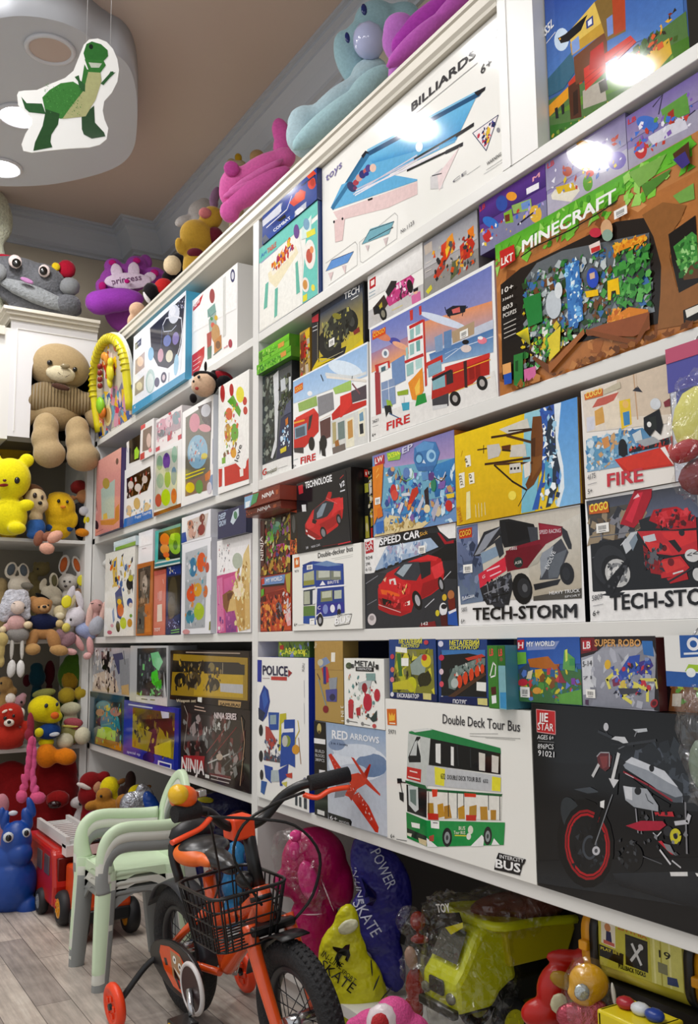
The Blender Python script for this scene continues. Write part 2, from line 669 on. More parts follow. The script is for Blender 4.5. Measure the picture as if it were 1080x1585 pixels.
def lamp(x, y, on=True, z=SOFF, label='', visible=True):
    t = thing('ceiling_downlight', label, 'light', (x, y, z), 0, 'ceiling downlights')
    b = MB()
    b.torus((0, 0, -.004), .078, .009, 'Z', 32, 8)
    b.build('trim_ring', mat('lamp_ring', 'cfcfd2', .3), t)
    b = MB()
    b.cyl((0, 0, -.006), (0, 0, -.001), .07, n=28)
    b.build('diffuser', mat('lamp_on', 'eef2ff', .4, emit=26.) if on else mat('lamp_off', 'bca79c', .4), t)
    if on:
        L = bpy.data.lights.new('lamp', 'AREA')
        L.shape = 'DISK'
        L.size = .15
        L.energy = LAMP_W
        L.color = (1, .97, .93)
        lo = bpy.data.objects.new('lamp_glow', L)
        COL.objects.link(lo)
        lo.parent = t
        lo.location = (0, 0, -.012)

for (x, y) in LAMPS:
    low = (x, y) in LAMPS[-2:]
    lab = {(-3.55, -.545): 'lit round downlight left of the dinosaur cutout', (-4.0, -.527): 'lit round downlight cut by the left frame edge'}.get((x, y), 'round ceiling downlight behind the viewer, seen only as a reflection')
    lamp(x, y, True, SOFF if low else CEIL, lab)
lamp(-3.073, -.541, False, SOFF, 'unlit beige round downlight above the dinosaur cutout')

# ------------------------------------------------------------------ shelving
SHZ = (1.907, 1.443, .987, .516)
PX0, PX1 = -2.574, -2.534     # post between the two bays
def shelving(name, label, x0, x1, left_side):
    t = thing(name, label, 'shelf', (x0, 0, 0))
    W = x1-x0
    b = MB(); b.box(0, W, .40, .415, .0, 2.29); b.build('back_panel', mat('back_panel', 'c9c7c2', .5), t)
    for z in SHZ:
        b = MB(); b.box(0, W, 0, .40, z-.028, z, bev=.0015); b.build('shelf', EDGE, t)
    b = MB(); b.box(0, W, .385, .399, .085, .487); b.build('lower_shade_panel', mat('painted_shade_backing', '2b2723', .7), t)  # extra panel, its near-black colour paints in the bottom bay's shade
    b = MB(); b.box(0, W, .01, .40, .06, .085); b.box(0, W, .03, .05, 0, .06); b.build('base_board', EDGE, t)
    return t
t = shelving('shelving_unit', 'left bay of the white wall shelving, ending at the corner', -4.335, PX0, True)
b = MB(); b.box(0, .035, .0, .40, 0, 2.278); b.build('end_panel', WHITE, t)
W = PX0+4.335
def cornice(t, x0, x1):
    prof = [(.02, 2.278), (-.001, 2.278), (-.003, 2.286), (-.009, 2.294), (-.009, 2.318), (-.014, 2.322), (-.014, 2.332), (.40, 2.332), (.40, 2.278)]
    b = MB(); b.prism(prof, x1-x0, 0, 'X', x0); b.build('cornice', mat('cornice_cream', 'd3cdbf', .45), t)
cornice(t, .05, W)
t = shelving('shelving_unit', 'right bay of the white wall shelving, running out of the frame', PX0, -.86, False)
b = MB(); b.box(0, PX1-PX0, -.001, .40, 0, 2.278); b.build('upright', WHITE, t)
b = MB(); b.box(-1.374-PX0, -1.268-PX0, -.001, .40, 1.907, 2.62); b.box(-1.350-PX0, -1.346-PX0, -.003, .0, 1.907, 2.62); b.build('divider', WHITE, t)
cornice(t, 0, -1.374-PX0)

# back unit: open shelves, arched display niche on top
t = thing('display_cabinet', 'white corner cabinet with an arched niche over open plush shelves', 'cabinet', (XF, 0, 0))
YL = -.62
D = XB-XF+.005
for z in SHZ[1:]:
    b = MB(); b.box(D, 0, YL, -.003, z-.026, z-.008 if z < 1.4 else z-.01, bev=.0015); b.build('shelf', EDGE, t)
b = MB(); b.box(D, D+.012, YL, -.003, 0, 1.88); b.build('back_panel', mat('cabinet_back', '8f8878', .6), t)
b = MB(); b.box(D, .001, -.035, -.003, 0, 1.90); b.build('side_panel', WHITE, t)
b = MB(); b.box(D, 0, YL, YL+.018, 0, 1.88); b.build('side_panel', WHITE, t)
b = MB(); b.box(D, 0, YL, -.40, 1.88, 2.40); b.build('side_cupboard', WHITE, t)
b = MB(); b.box(-.02, .02, YL, -.43, 2.36, 2.40); b.build('side_cornice', mat('cornice_cream', 'd3cdbf', .45), t)
# front panel with the arched opening (Y from -.40 to 0, z 1.88 - 2.43)
y0, y1, zb, zt = -.40, -.003, 1.895, 2.44
oy0, oy1 = -.302, -.022
oc, orad = (oy0+oy1)/2, (oy1-oy0)/2
zs = 2.21
arch = [(oy0, zb)] + [(oc-orad*math.cos(math.pi*k/24), zs+orad*math.sin(math.pi*k/24)) for k in range(25)] + [(oy1, zb)]
b = MB()
outer = [(y0, zb)] + [(y0+(y1-y0)*k/24, zt) for k in range(25)] + [(y1, zb)]
N = len(arch)
fr = [[b.b.verts.new((x, p[0], p[1])) for p in q] for x in (0, -.02) for q in (arch, outer)]
for i in range(N-1):
    b.b.faces.new((fr[0][i], fr[0][i+1], fr[1][i+1], fr[1][i]))
    b.b.faces.new((fr[2][i], fr[3][i], fr[3][i+1], fr[2][i+1]))
    b.b.faces.new((fr[0][i], fr[2][i], fr[2][i+1], fr[0][i+1]))
b.b.faces.new((fr[1][0], fr[3][0], fr[2][0], fr[0][0]))
b.b.faces.new((fr[1][-1], fr[0][-1], fr[2][-1], fr[3][-1]))
for i in range(N-1):
    b.b.faces.new((fr[1][i], fr[1][i+1], fr[3][i+1], fr[3][i]))
b.build('arched_front', mat('cabinet_front', 'e2e1e2', .4), t)
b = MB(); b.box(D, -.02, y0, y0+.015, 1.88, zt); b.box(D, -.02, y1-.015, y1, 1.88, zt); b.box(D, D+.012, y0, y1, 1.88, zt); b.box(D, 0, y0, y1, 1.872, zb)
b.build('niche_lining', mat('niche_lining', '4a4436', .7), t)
b = MB(); b.box(.0, .004, y0+.025, y0+.029, 1.92, 2.40); b.box(.0, .004, y0+.025, y1, 2.40, 2.404); b.build('bead', WHITE, t)
b = MB()
b.box(D, .012, y0-.012, y1+.0, zt, zt+.02); b.box(D, .03, y0-.03, y1, zt+.02, zt+.035); b.box(D, .045, y0-.045, y1, zt+.035, zt+.05)
b.build('cornice', mat('cornice_cream', 'd3cdbf', .45), t)

# ------------------------------------------------------------------ boxes on the shelves
BOXES = [
('wide white box with a sky-blue billiards table picture, topmost row', 'boxes on the top shelf', 'efeee8', 'e4e2da', -2.1481, -1.3854, 0.012, 0.100, 1.9076, 2.2750, '''
p 6fb6dd 313,792 906,606 791,408 125,648
g 7cc4e8 4f9fd2 313,792 906,606 799,416 347,705
p 2d5f86 280,827 325,832 910,612 939,602 909,577 313,785
p 8ec6e3 314,842 906,621 902,610 313,823
p 2f6f95 280,827 313,785 144,633 96,672
p 1d2230 275,832 302,844 323,812 313,788 289,796
p 2a2c33 887,626 937,606 934,587 902,585
p 6fb6dd 141,739 340,654 600,350 600,340 80,599 68,638
p 3d7ea6 62,631 310,817 331,782 80,593
p e7cfcd 80,580 600,335 599,249 492,284 436,300 116,481
p e6cdcb 86,509 163,470 144,306 93,332
l 8a7a7a 0.5 86,509 93,332 144,306 163,470
p 23252c 312,473 343,458 343,443 315,456
e 2a2c33 86 497 7 -5 0 11
e 2a2c33 145 471 7 -5 0 11
e 40426e 210 658 23 -5 -21 56
e b04858 238 665 20 -16 0 23
e d8a59a 260 681 22 -18 0 28
e 3b3b7b 282 686 23 -20 0 32
e c66a66 303 691 17 -14 0 23
e 5a4f92 319 695 19 -16 0 29
e e8c9b9 348 670 20 -17 0 31
e 7a3f6a 232 629 14 -12 0 15
e 2f3a8c 308 664 15 -12 0 16
l d9d4dc 3.4 221,591 419,553 602,513
l e9e6ea 3.8 232,573 438,521 602,482
l cfc9d6 3.3 239,610 587,490 715,452
l e8e4ea 4.3 233,593 624,446 715,415
l 17191f 5.4 587,501 879,431
l 17191f 5.5 547,460 827,360
l 2f3138 8.5 800,443 879,431
l 2f3138 8.6 749,387 827,360
e e8f2f8 614 558 19 -17 1 34
p d9d6d6 668,302 730,305 728,172 667,220
p efdedd 703,279 790,340 815,360 710,169
l 45454a 2.4 677,300 725,271
p efe9ea 875,381 987,375 931,215
l 2c3a6a 1.9 875,381 987,375 931,215 875,381
s 5 34 7.4 c8465a,3b4a9a,e9c64a,5b3f86,d9838d,2d3565 893,361 974,360 939,248 925,251
e 9a9aa0 985 286 7 -6 0 15
t 3a3a3e 577 840 322 3 1 56 BILLIARDS
t 8d8d92 914 844 81 10 1 47 TABLE
l 77777c 1.3 582,803 906,793
t 2a2a2e 919 701 48 3 1 53 6+
t 2a2a2e 933 119 61 3 0 22 WARNING
l 66666a 0.7 929,97 997,95
l 88888c 0.7 918,82 998,79
l 66666a 0.7 843,148 904,148
t 6f6f78 778 156 65 2 0 19 CE
t 7d75a8 31 862 115 11 0 61 toys
l 6b6b70 0.8 256,201 473,232 489,198 482,45 276,35 260,56 256,201
p 7fb3c0 272,173 325,243 468,180 438,115
l 23303c 1.7 272,173 325,232 468,175
l 1d2a36 2.0 314,167 462,141
p d8c9c9 293,148 308,93 319,130
p d8c9c9 404,106 418,43 433,97
l 6b6b70 0.9 23,223 229,227 242,193 240,45 41,35
p 6f9fd8 25,160 66,213 217,163 177,113
l 22345a 1.8 25,160 66,213 217,163
p e0cccb 41,132 59,61 78,116
p e0cccb 137,115 160,37 166,103
t 5a5a60 506 58 73 6 0 27 No.1123
'''),
('box showing a red-roofed brick house on a green meadow, above the purple boxes', 'boxes on the top shelf', '3b5f9a', '14161c', -1.2650, -0.9326, 0.030, 0.120, 1.9076, 2.2404, '''
g 2f4fa0 5a86c4 0,1000 1000,1000 977,220 0,457
p 3f6f86 0,458 205,514 227,380 127,326 0,342
e cfe0f0 128 636 60 -28 2 72
p 5d7f4a 0,320 466,253 994,272 1000,0 0,0
g 6f9a3a 4f7f2c 0,208 464,202 1000,131 1000,0
p e8a428 0,286 163,318 161,247 0,215
p d9b23a 645,186 881,193 894,99 771,50
p 3d7a2c 0,159 269,61 546,0 319,0 0,11
p c8432a 164,341 278,378 275,280 174,287
p 5a3420 163,318 250,318 257,81 170,110
p 3a2416 199,261 236,265 233,120 195,119
p b9b2a6 274,231 436,217 446,82 271,122
p 7a4a2a 216,471 474,486 466,253 224,296
p c9a23c 194,568 447,564 459,480 204,490
p e0c264 183,647 395,705 447,551 206,550
p 8a6f3c 395,705 601,701 606,397 471,421
p b5502e 523,651 615,640 606,410 523,423
p 7f96d0 476,551 520,551 519,438 478,442
p 8aa6da 206,574 264,578 268,495 210,493
p 3a4a8a 324,632 379,634 380,575 326,581
p e8eaf0 338,620 368,623 369,589 339,590
p d23a26 290,359 636,355 673,295 555,273 293,220
l a22a1c 1.6 295,294 650,320
l a22a1c 1.6 294,257 602,290
p c02f22 346,431 443,435 453,286 329,326
p 6f86c8 453,299 534,297 530,180 450,197
p 5a5a50 394,214 450,209 462,138 406,144
p 14151a 99,662 159,651 312,663 339,664 284,600 182,592 122,615
e f0b030 116 647 7 -3 0 7
s 11 46 7.2 d8662a,e8b43a,4a6a2a,8a3a26,3a3428 664,259 941,326 952,158 677,196
s 12 40 5.2 4f7f2c,7aa23e,c8b24a,3a5f22 0,115 459,36 985,82 6,7
p 2a2c30 101,234 125,232 124,174 106,173
p 22242a 49,242 72,240 77,168 54,176
t f2f2f2 -8 735 80 23 1 58 S5L
l e8e8ec 1.9 0,685 82,711
'''),
('slim purple box of small building figures, left of its two neighbours', 'boxes under the upper shelf edge', '5a3a8a', '3b2a5a', -1.4679, -1.2642, 0.012, 0.100, 1.7639, 1.8760, '''
g 6a3f9a 4a2f7a 0,1000 1000,1000 999,585 0,605
p 8a8aa8 1,452 999,335 1000,0 0,0
e 3a58a8 360 766 88 -71 4 153
e e8a23a 511 783 79 -62 2 85
p 8ab83e 384,551 505,550 528,272 408,334
p 9ab86a 507,609 788,523 799,310 532,428
p 7a9ad0 645,537 772,516 778,369 657,406
e e0b84a 845 191 84 -70 4 161
p 7a3a2a 397,501 472,478 475,337 409,365
l 2a2440 4.0 588,182 813,237
e 3a78c8 178 529 121 -164 28 71
e c83a3a 115 315 67 -59 3 127
s 21 30 5.0 e8c84a,4a7ad0,c84a3a,b8a8d8,f0f0f0 36,498 950,415 959,117 25,91
p eeeaf0 730,752 909,729 906,616 733,636
t c83a4a 13 858 90 21 3 96 LB
t e8a0b0 822 803 106 18 2 80 M
'''),
('slim silvery purple box with a yellow tray, between two purple boxes', 'boxes under the upper shelf edge', '8f86ae', '6b6488', -1.2630, -1.0599, 0.012, 0.100, 1.7639, 1.8760, '''
g 8a80aa a8a4bc 0,1000 1000,1000 997,478 0,482
p b9b6c6 3,409 1000,394 1000,0 0,0
e d8d6e2 559 645 265 -385 83 179
e eceaf2 572 636 154 -224 52 112
l b8b4c8 2.4 361,716 467,899 668,810 788,553
p e6e2d2 60,365 134,451 396,288 429,155 315,45 70,280
p d8b828 122,460 349,360 381,209 154,311
e 7a6ab8 881 295 103 -76 7 147
e 6aa83a 530 205 59 -44 5 143
e d8503a 561 347 49 -37 2 57
e d09a3a 493 918 82 -106 16 45
e b8563a 284 609 62 -46 3 86
t c83a4a 25 873 96 2 2 92 LB
s 22 44 5.9 d8c23a,6a86c8,c0503a,e8e6f0,7a6aa0 48,802 929,757 929,185 33,210
'''),
('slim purple box with a white winged toy, right of the silvery one', 'boxes under the upper shelf edge', '8276aa', '5d5280', -1.0587, -0.8786, 0.012, 0.100, 1.7639, 1.8658, '''
g 7a6aa8 a096b8 0,1000 1000,1000 999,527 0,543
p a9a6b8 2,395 993,389 1000,0 0,0
p d6d6e0 244,422 663,423 704,174 307,228
e 4a78c8 253 666 124 -169 32 95
e c83a3a 157 272 76 -60 6 162
e f0d8d0 157 272 40 -32 2 49
p 6aa04a 417,753 717,773 733,406 454,476
p a83a2a 493,624 563,642 564,391 499,419
l 3a3450 2.8 330,889 449,1000 392,701
l 3a3450 2.5 661,352 792,397
s 23 40 5.6 4a7ad0,c84a3a,e8e6f0,8a6ab8,6aa04a 27,699 764,774 776,191 24,122
t c83a4a 22 843 101 -7 4 88 LB
'''),
('large green and brown block-world box with a MINECRAFT title', 'boxes on the second shelf', 'b87a44', 'b02a26', -1.4108, -0.8815, 0.004, 0.130, 1.4436, 1.7628, '''
g 5fae34 77c43f 0,1000 926,996 925,885 3,901
p b97c46 4,810 1000,792 1000,0 0,0
s 31 110 14.6 a86a38,c98a50,8f5a30,d49a62 4,796 925,802 922,64 3,19
s 32 90 12.0 6cba3a,8ad04e,4e9a2c,a6d870 2,979 926,988 925,791 3,823
p 86b45a 678,982 769,973 833,971 784,888 718,867
p 5a8f3c 727,872 848,876 832,844 742,796
p 7fae58 847,727 925,739 925,654 870,669
p 2c2622 144,760 613,745 765,671 780,506 800,83 334,165 129,52 19,103 27,718
p 9a6a3c 724,708 807,721 894,643 870,582 846,554 820,414 843,221 923,243 922,19 758,59 777,235 787,389 764,560
p 241f1c 821,536 924,569 923,221 847,207 828,387
p 241f1c 858,110 922,115 922,36 858,30
p 4f9a4a 837,460 908,493 924,462 923,331 860,301
p 6a4a2c 860,313 923,331 923,243 868,263
p e9e6dc 866,106 922,109 922,75 870,64
s 33 60 5.6 3f8a3e,76b860,2f6a30,a8d890 841,458 924,494 923,287 860,290
p 6e7478 232,740 363,736 748,593 743,230 472,183 175,362 167,677
s 34 520 8.7 3f8a40,5aa858,2f6f38,8a9296,5f6a70,b9c2c4,7a5230,4a7ab0,34502e,c8d0d0 168,702 739,587 742,161 161,291
s 341 160 7.3 3f8a40,5aa858,2f6f38,8a9296,e8e8e0,7a5230,d8c030 151,557 472,195 334,165 139,34
p 4a86c4 379,629 446,625 455,266 386,252
s 35 60 5.7 7ab8e8,3a70b0,a8d8f0,e8f4f8 384,650 446,637 459,251 386,240
s 36 90 8.8 3f8a3e,4fa04a,2e6e34,6cb860 610,586 748,570 743,230 621,250
p e89a2c 602,614 739,587 743,551 610,563
s 37 36 5.1 f0b83a,d8882a,c8701e 602,626 740,592 743,528 609,551
p d98a2c 566,207 657,231 734,177 733,107 592,133
s 38 30 6.1 f0b04a,c8702a,e8923a 558,260 666,238 663,108 565,159
p f2c81a 573,426 620,417 623,321 609,328 606,354 588,358 583,309 570,320
p f2c81a 471,423 529,403 531,366 477,383
e c8cfd4 317 428 39 -21 3 86
e dfe4e6 345 500 19 -11 2 49
p 2f8a45 161,551 255,538 259,357 185,357
e 3a5ac0 508 481 27 -16 1 59
p d8b8a0 495,513 518,511 519,475 497,478
p 9a5a34 472,195 547,193 738,163 737,70 671,62 471,164
p 8a5228 466,205 678,39 737,158 738,92 678,10 465,176
p a86a36 197,153 282,25 460,179 457,212 284,80
p 7a4a24 197,153 282,25 279,82 208,166
g f4e22a 8a8a3a 114,350 181,359 191,237 143,311
p e2cf3a 280,241 348,284 339,139 284,98
s 39 30 5.4 6cba3a,3f8a3e,2f6f38,d8d03a 201,244 291,296 285,128 208,166
p 3b8a46 98,220 149,214 143,8 93,5
p 2a5a30 106,178 122,177 119,108 104,116
p 4a9a52 91,32 152,30 150,0 94,0
p e8b070 33,188 81,184 81,114 34,123
p 2f5fb8 38,121 83,119 82,49 40,55
p d878a8 151,106 213,101 214,26 152,30
s 40 70 8.9 8a5428,c48a50,a06a34,6f4420 79,25 922,32 922,0 87,0
t f4f4f0 166 845 463 6 3 73 MINECRAFT
l 23261f 2.8 158,821 236,837 414,824 562,835 635,850
p c8322c 40,931 124,924 128,820 43,807
t f6efe6 48 829 68 -3 2 50 LKT
t efeae2 45 642 66 2 2 33 10+
t efeae2 48 594 59 -3 1 15 33601
t efeae2 47 529 58 2 1 28 803
t efeae2 49 484 75 -3 1 26 PCS/PZS
l cfc9c0 1.7 49,441 119,444
l cfc9c0 1.7 50,411 117,412
l cfc9c0 1.7 50,382 116,382
l cfc9c0 1.7 49,352 115,354
p e8d8d0 499,677 549,675 553,620 507,619
p c83a3a 508,654 549,647 550,620 510,623
e c83a50 532 732 27 -17 1 28
e d8b088 582 719 26 -16 1 57
e 96b0a0 584 683 23 -14 1 34
p 5a3a26 864,938 926,957 925,843 872,891
p 4a3f8a 864,907 910,916 925,843 895,833
k 618 749 56 49
'''),
('small white box with a pink racing car, left on the fire tower box', 'boxes stacked on the fire station box', 'eeece6', 'd8d4ce', -1.9189, -1.6789, 0.014, 0.110, 1.7380, 1.8760, '''
g f6f5f2 e0dedb 0,1000 1000,1000 996,548 0,551
p c9c6c4 4,343 1000,271 1000,0 0,0
p c02f36 36,918 159,922 154,732 36,733
p f3e6e0 61,880 131,882 129,783 64,781
p c84a86 419,553 795,547 856,442 786,226 409,204 334,340
p e06aa6 498,541 782,516 804,417 520,429
s 41 40 7.6 e07ab0,a83a6a,f0d8e4,5a3a4a,c85090 393,566 807,516 798,220 411,254
p 3a3434 339,516 448,653 551,590 523,503 388,391
p 4a3a30 95,351 312,478 385,266 277,165 118,188
p b8a83a 174,289 269,371 279,240 211,195
e 2a2826 289 134 67 -20 -19 134
e 8f8a7a 289 134 36 -11 -11 75
e 2a2826 173 264 58 -27 2 91
p c8c4c0 65,213 198,189 246,27 115,87
e 2f2a2a 777 356 50 -15 -18 132
p d87aa8 797,171 950,173 957,0 808,16
e e8b8a0 870 211 40 -19 1 49
p 2a2a30 830,267 914,264 913,203 837,214
l d8cc90 2.7 459,105 641,95
l 9ab0b8 2.1 29,665 144,661
l 9ab0b8 2.1 27,601 142,597
'''),
('small grey box with a red and orange fighter toy, right on the fire tower box', 'boxes stacked on the fire station box', 'a8a4a4', '6a6668', -1.6743, -1.4768, 0.014, 0.110, 1.7380, 1.8716, '''
g 8f9098 c8c6c6 0,1000 1000,1000 990,515 0,526
p 9a9894 0,348 1000,354 1000,0 0,0
p c8bcb0 8,946 166,948 171,769 27,760
p d8441c 343,765 558,817 603,643 462,481 325,369 214,246 177,289 330,492
p e89a1e 452,816 561,867 580,705 414,579
p f0c83a 417,654 525,680 436,493
p c83a26 680,557 873,646 944,459 853,272 693,297
p e8862a 824,746 933,772 936,565 842,583
p b84a3a 220,368 408,456 402,332 239,209
p 6a7050 537,370 670,358 631,124 495,62
p 8a8a8a 662,210 908,297 954,149 790,99
s 42 70 6.6 d85a2a,e8b03a,5a5a5a,c8c4b8,a83a2a,3a3a3c 184,762 954,659 950,74 213,221
p d8d048 25,112 133,185 155,99 74,39
l e8e2d8 1.6 33,607 151,602
l e8e2d8 1.6 27,459 145,454
'''),
('large fire station box with red tower, fire engine and drone picture', 'boxes on the second shelf', 'efefec', 'd8d6d2', -1.9088, -1.4236, 0.010, 0.120, 1.4436, 1.7369, '''
g 7a86c4 a4a2c8 12,977 985,971 976,559 16,767
g a886a4 e8a878 16,767 418,756 426,616 17,599
g e8a070 9fa6c0 474,814 981,711 981,461 478,561
e 5a5aa8 234 773 49 -39 11 22
e d88a6a 113 879 84 -77 16 23
e e8b090 284 712 70 -63 11 16
e d8e0ee 628 749 180 -156 11 23
p 7c98c0 201,608 316,623 322,408 209,400
p c9cfdc 602,537 703,581 985,574 980,433 621,497
g 5a82b4 8fb0d0 519,533 983,508 977,339 537,432
l dfe8f2 1.5 639,439 759,476 981,451
l b8cce2 1.2 641,479 720,483 796,449
p e8e6e2 10,215 981,205 996,11 12,18
p 8aa4c4 564,646 625,648 627,515 571,520
p 6f90b8 636,653 695,645 691,506 637,521
p b9a284 695,625 859,626 855,530 702,531
p f0f0ee 343,846 474,835 484,413 366,390
p c83a3a 360,838 474,837 479,812 365,808
p c83a3a 314,570 472,564 477,536 320,547
p c83a3a 351,719 471,710 472,684 353,697
p c8463e 474,835 490,827 497,295 481,291
p 9ec4c0 367,802 400,802 400,717 368,716
p a8ccc8 414,811 452,809 452,730 415,731
p a8ccc8 328,671 348,672 348,577 331,573
p 9ec4c0 362,682 400,680 399,591 364,591
p 7ab0ac 416,683 449,684 449,595 419,598
p 9ec4c0 330,531 391,532 391,432 334,435
p b8d8d4 407,535 461,532 462,454 411,455
p c8453c 368,962 396,959 395,874 372,875
p c8453c 445,955 466,953 467,881 448,881
p c9403a 486,475 621,482 624,425 501,427
p 8fb2c4 506,445 609,447 612,360 509,352
p c83f3a 48,653 185,632 189,570 59,581
p a8444a 47,587 95,588 100,215 52,216
p 8ca0c0 105,475 227,468 234,251 112,254
l eef0f2 1.9 170,470 177,262
l eef0f2 1.6 109,407 229,397
e e8e8ea 149 708 33 -15 1 39
e 7a8a9a 149 708 16 -7 0 22
p e8e8e6 84,626 167,623 172,567 89,569
p 55707a 107,605 149,604 148,566 109,566
p e89a3a 343,378 388,402 464,453 470,265 426,200 373,230
p f4c85a 396,315 441,380 438,257 406,249
p 2f9a4a 416,245 480,241 494,164 398,164
p 9ab43a 247,342 342,326 341,284 252,308
p b8332c 540,349 687,358 755,359 950,346 949,189 881,198 834,170 768,167 681,162 530,170
p d2403a 638,379 955,344 953,311 792,313 636,320
l f0b83a 2.0 695,305 957,295
l f0c85a 1.7 631,161 953,169
p 3a3438 646,335 696,334 698,234 648,234
p 8fb8c0 539,319 636,320 638,229 540,237
p 2a2c34 534,331 686,343 686,324 539,309
p 9a2a26 810,296 847,290 849,202 812,203
p 9a2a26 857,291 889,291 889,200 858,200
p 4a2f30 774,360 798,360 798,155 778,163
p 4a4a50 535,168 661,170 659,72 538,86
p d8d8d8 534,118 649,90 648,66 538,81
e 2a2a2c 707 108 40 -10 -6 59
e b9b4b0 707 108 19 -5 -3 28
e 2a2a2c 898 149 37 -10 -5 55
e b9b4b0 898 149 18 -5 -3 28
e e0d2cc 796 449 37 -17 1 29
e 2a2a2e 793 500 24 -11 1 18
p 2a2c34 660,815 710,820 806,771 795,727 728,740 669,759
p d8706a 700,795 759,785 762,743 709,760
l 2a2c34 2.3 688,740 660,794 651,840
l 2a2c34 2.3 775,707 787,751 815,756
e e88a9a 908 456 32 -15 1 25
e f0f0f0 896 481 18 -8 0 13
p 9ab84a 149,316 189,290 205,241 159,237
p 22282e 130,269 188,253 204,167 170,201 146,166
p e8e8e6 274,289 308,282 307,224 279,224
p 4aa8c0 284,233 351,218 349,156 294,166
p d8572a 29,935 155,936 154,876 30,879
t f4c83a 38 897 109 -1 1 38 COGO
t c8282c 149 53 203 4 1 66 FIRE
t 5a5a5e 21 156 54 3 0 26 3621
t 2a2a2e 15 44 34 0 0 28 6+
l 88888c 1.0 20,129 74,127
l 2f5a8a 2.5 175,188 271,111
k 756 535 59 60
'''),
('fire box with a long-nosed fire engine beside its station hall', 'boxes on the second shelf', 'efefec', 'd8d6d2', -2.3280, -1.9209, 0.012, 0.110, 1.4436, 1.7059, '''
g 9fc0e4 b8d2ec 3,985 994,980 990,666 5,740
e dce9f4 723 841 212 -143 32 60
p 9cb86a 73,717 341,705 356,594 90,617
p a8c870 566,704 798,698 797,596 596,628
p 8f8f93 357,686 565,665 579,479 371,470
p c8322c 12,549 307,584 371,497 370,313 171,203 10,239
p d8443a 38,567 307,584 339,534 55,508
p e8a83a 12,528 173,509 173,489 12,508
p 8fa8b8 20,465 206,458 205,326 23,330
p 5a6a78 37,446 173,436 180,334 45,343
p 3a3a3c 240,514 290,524 256,389 214,363
p c8322c 547,438 797,571 811,452 976,433 975,383 555,371
p d83a34 659,581 797,577 796,444 656,350
p 5a5058 797,584 977,583 979,445 811,464
p d8d8d4 531,366 975,358 983,18 551,49
p b8ac80 554,345 602,342 607,122 560,123
p 7c8c88 625,322 710,320 716,139 631,140
p e8e4d0 726,321 825,320 829,28 730,33
p c89a5a 748,294 809,300 815,121 754,114
p e8e4d0 878,353 953,366 957,88 882,99
p 7aa0b8 892,323 937,333 944,243 896,246
p 30343c 891,222 936,220 942,118 898,120
p 7a706a 552,87 715,88 722,22 559,20
p a8743c 584,142 631,153 646,84 591,88
l f0e8e0 3.1 371,431 532,443
p 6a4a48 387,413 531,417 529,210 401,199
e 2a2a2c 271 213 43 -13 1 74
e 2a2a2c 433 176 48 -15 1 78
p 2a2a2c 377,206 450,203 464,23 416,44 400,120 384,60
p e8e2d8 472,882 978,633 978,608 487,837
l d8dcdc 8.2 472,888 814,718 979,696
l 8a5a60 4.7 813,654 902,521
l 2c2c30 4.1 407,905 439,828
p 4a4648 10,239 154,209 154,142 18,190
e f0f0f0 250 763 36 -13 0 27
p d8672a 24,917 151,925 151,845 26,841
t f8d05a 33 855 109 5 0 43 COGO
t c8282c 111 35 216 -10 1 72 FIRE
t 2a2a2e 4 23 39 2 0 30 5+
l 88aab0 1.1 9,105 69,107
'''),
('black and yellow TECH box with a dark off-road truck', 'boxes on the second shelf', '23242a', '15161a', -2.2279, -1.9472, 0.020, 0.100, 1.7070, 1.8760, '''
p 3a4252 182,991 979,974 990,665 170,600
g 4a5468 c8b43c 179,908 977,918 973,106 144,173
p d8c020 132,178 530,0 973,106 980,9 0,0 7,50
p c8b83a 716,263 925,205 973,106 642,2
e 2a2c2a 766 493 123 -41 -30 197
e 4a4c48 776 478 54 -18 -14 91
e 26282a 355 308 221 -48 -66 268
e 3f423c 355 308 99 -21 -30 120
p 3a3d38 220,618 416,768 730,745 811,586 627,226 327,198
s 51 70 8.3 2a2c2a,5a5f54,8a8a60,3a3a34,1c1e1c,b0a860 222,700 730,725 714,225 305,248
e 8a8438 506 701 83 -69 20 35
l b8b090 1.7 126,789 120,183 203,86 622,70
l 0c0c0e 3.2 0,1000 157,993 142,111
p c03a48 8,932 145,936 141,802 11,845
t f2f2f2 647 897 277 -25 3 105 TECH
l f2f2f2 1.9 776,828 902,826
l c8c8c8 2.5 23,754 112,743
l c8c8c8 2.5 26,689 117,677
p 8a3a34 803,300 908,327 926,242 822,234
k 353 258 106 119
'''),
('narrow yellow and brown box end beside the black TECH box', 'boxes on the second shelf', 'b8953a', '8a6a2a', -2.3010, -2.2399, 0.020, 0.100, 1.7070, 1.8422, '''
p 8a6a4a 54,944 507,957 518,69 32,51
p d8b828 545,948 999,986 1000,499 870,503 655,808
s 52 40 9.4 c83a34,6a5040,e8c84a,b8b0a0,5a3a2a 53,885 957,853 927,15 56,75
p 9a3a34 113,755 424,773 451,394 143,402
p c8b8a0 561,229 860,224 890,22 592,26
'''),
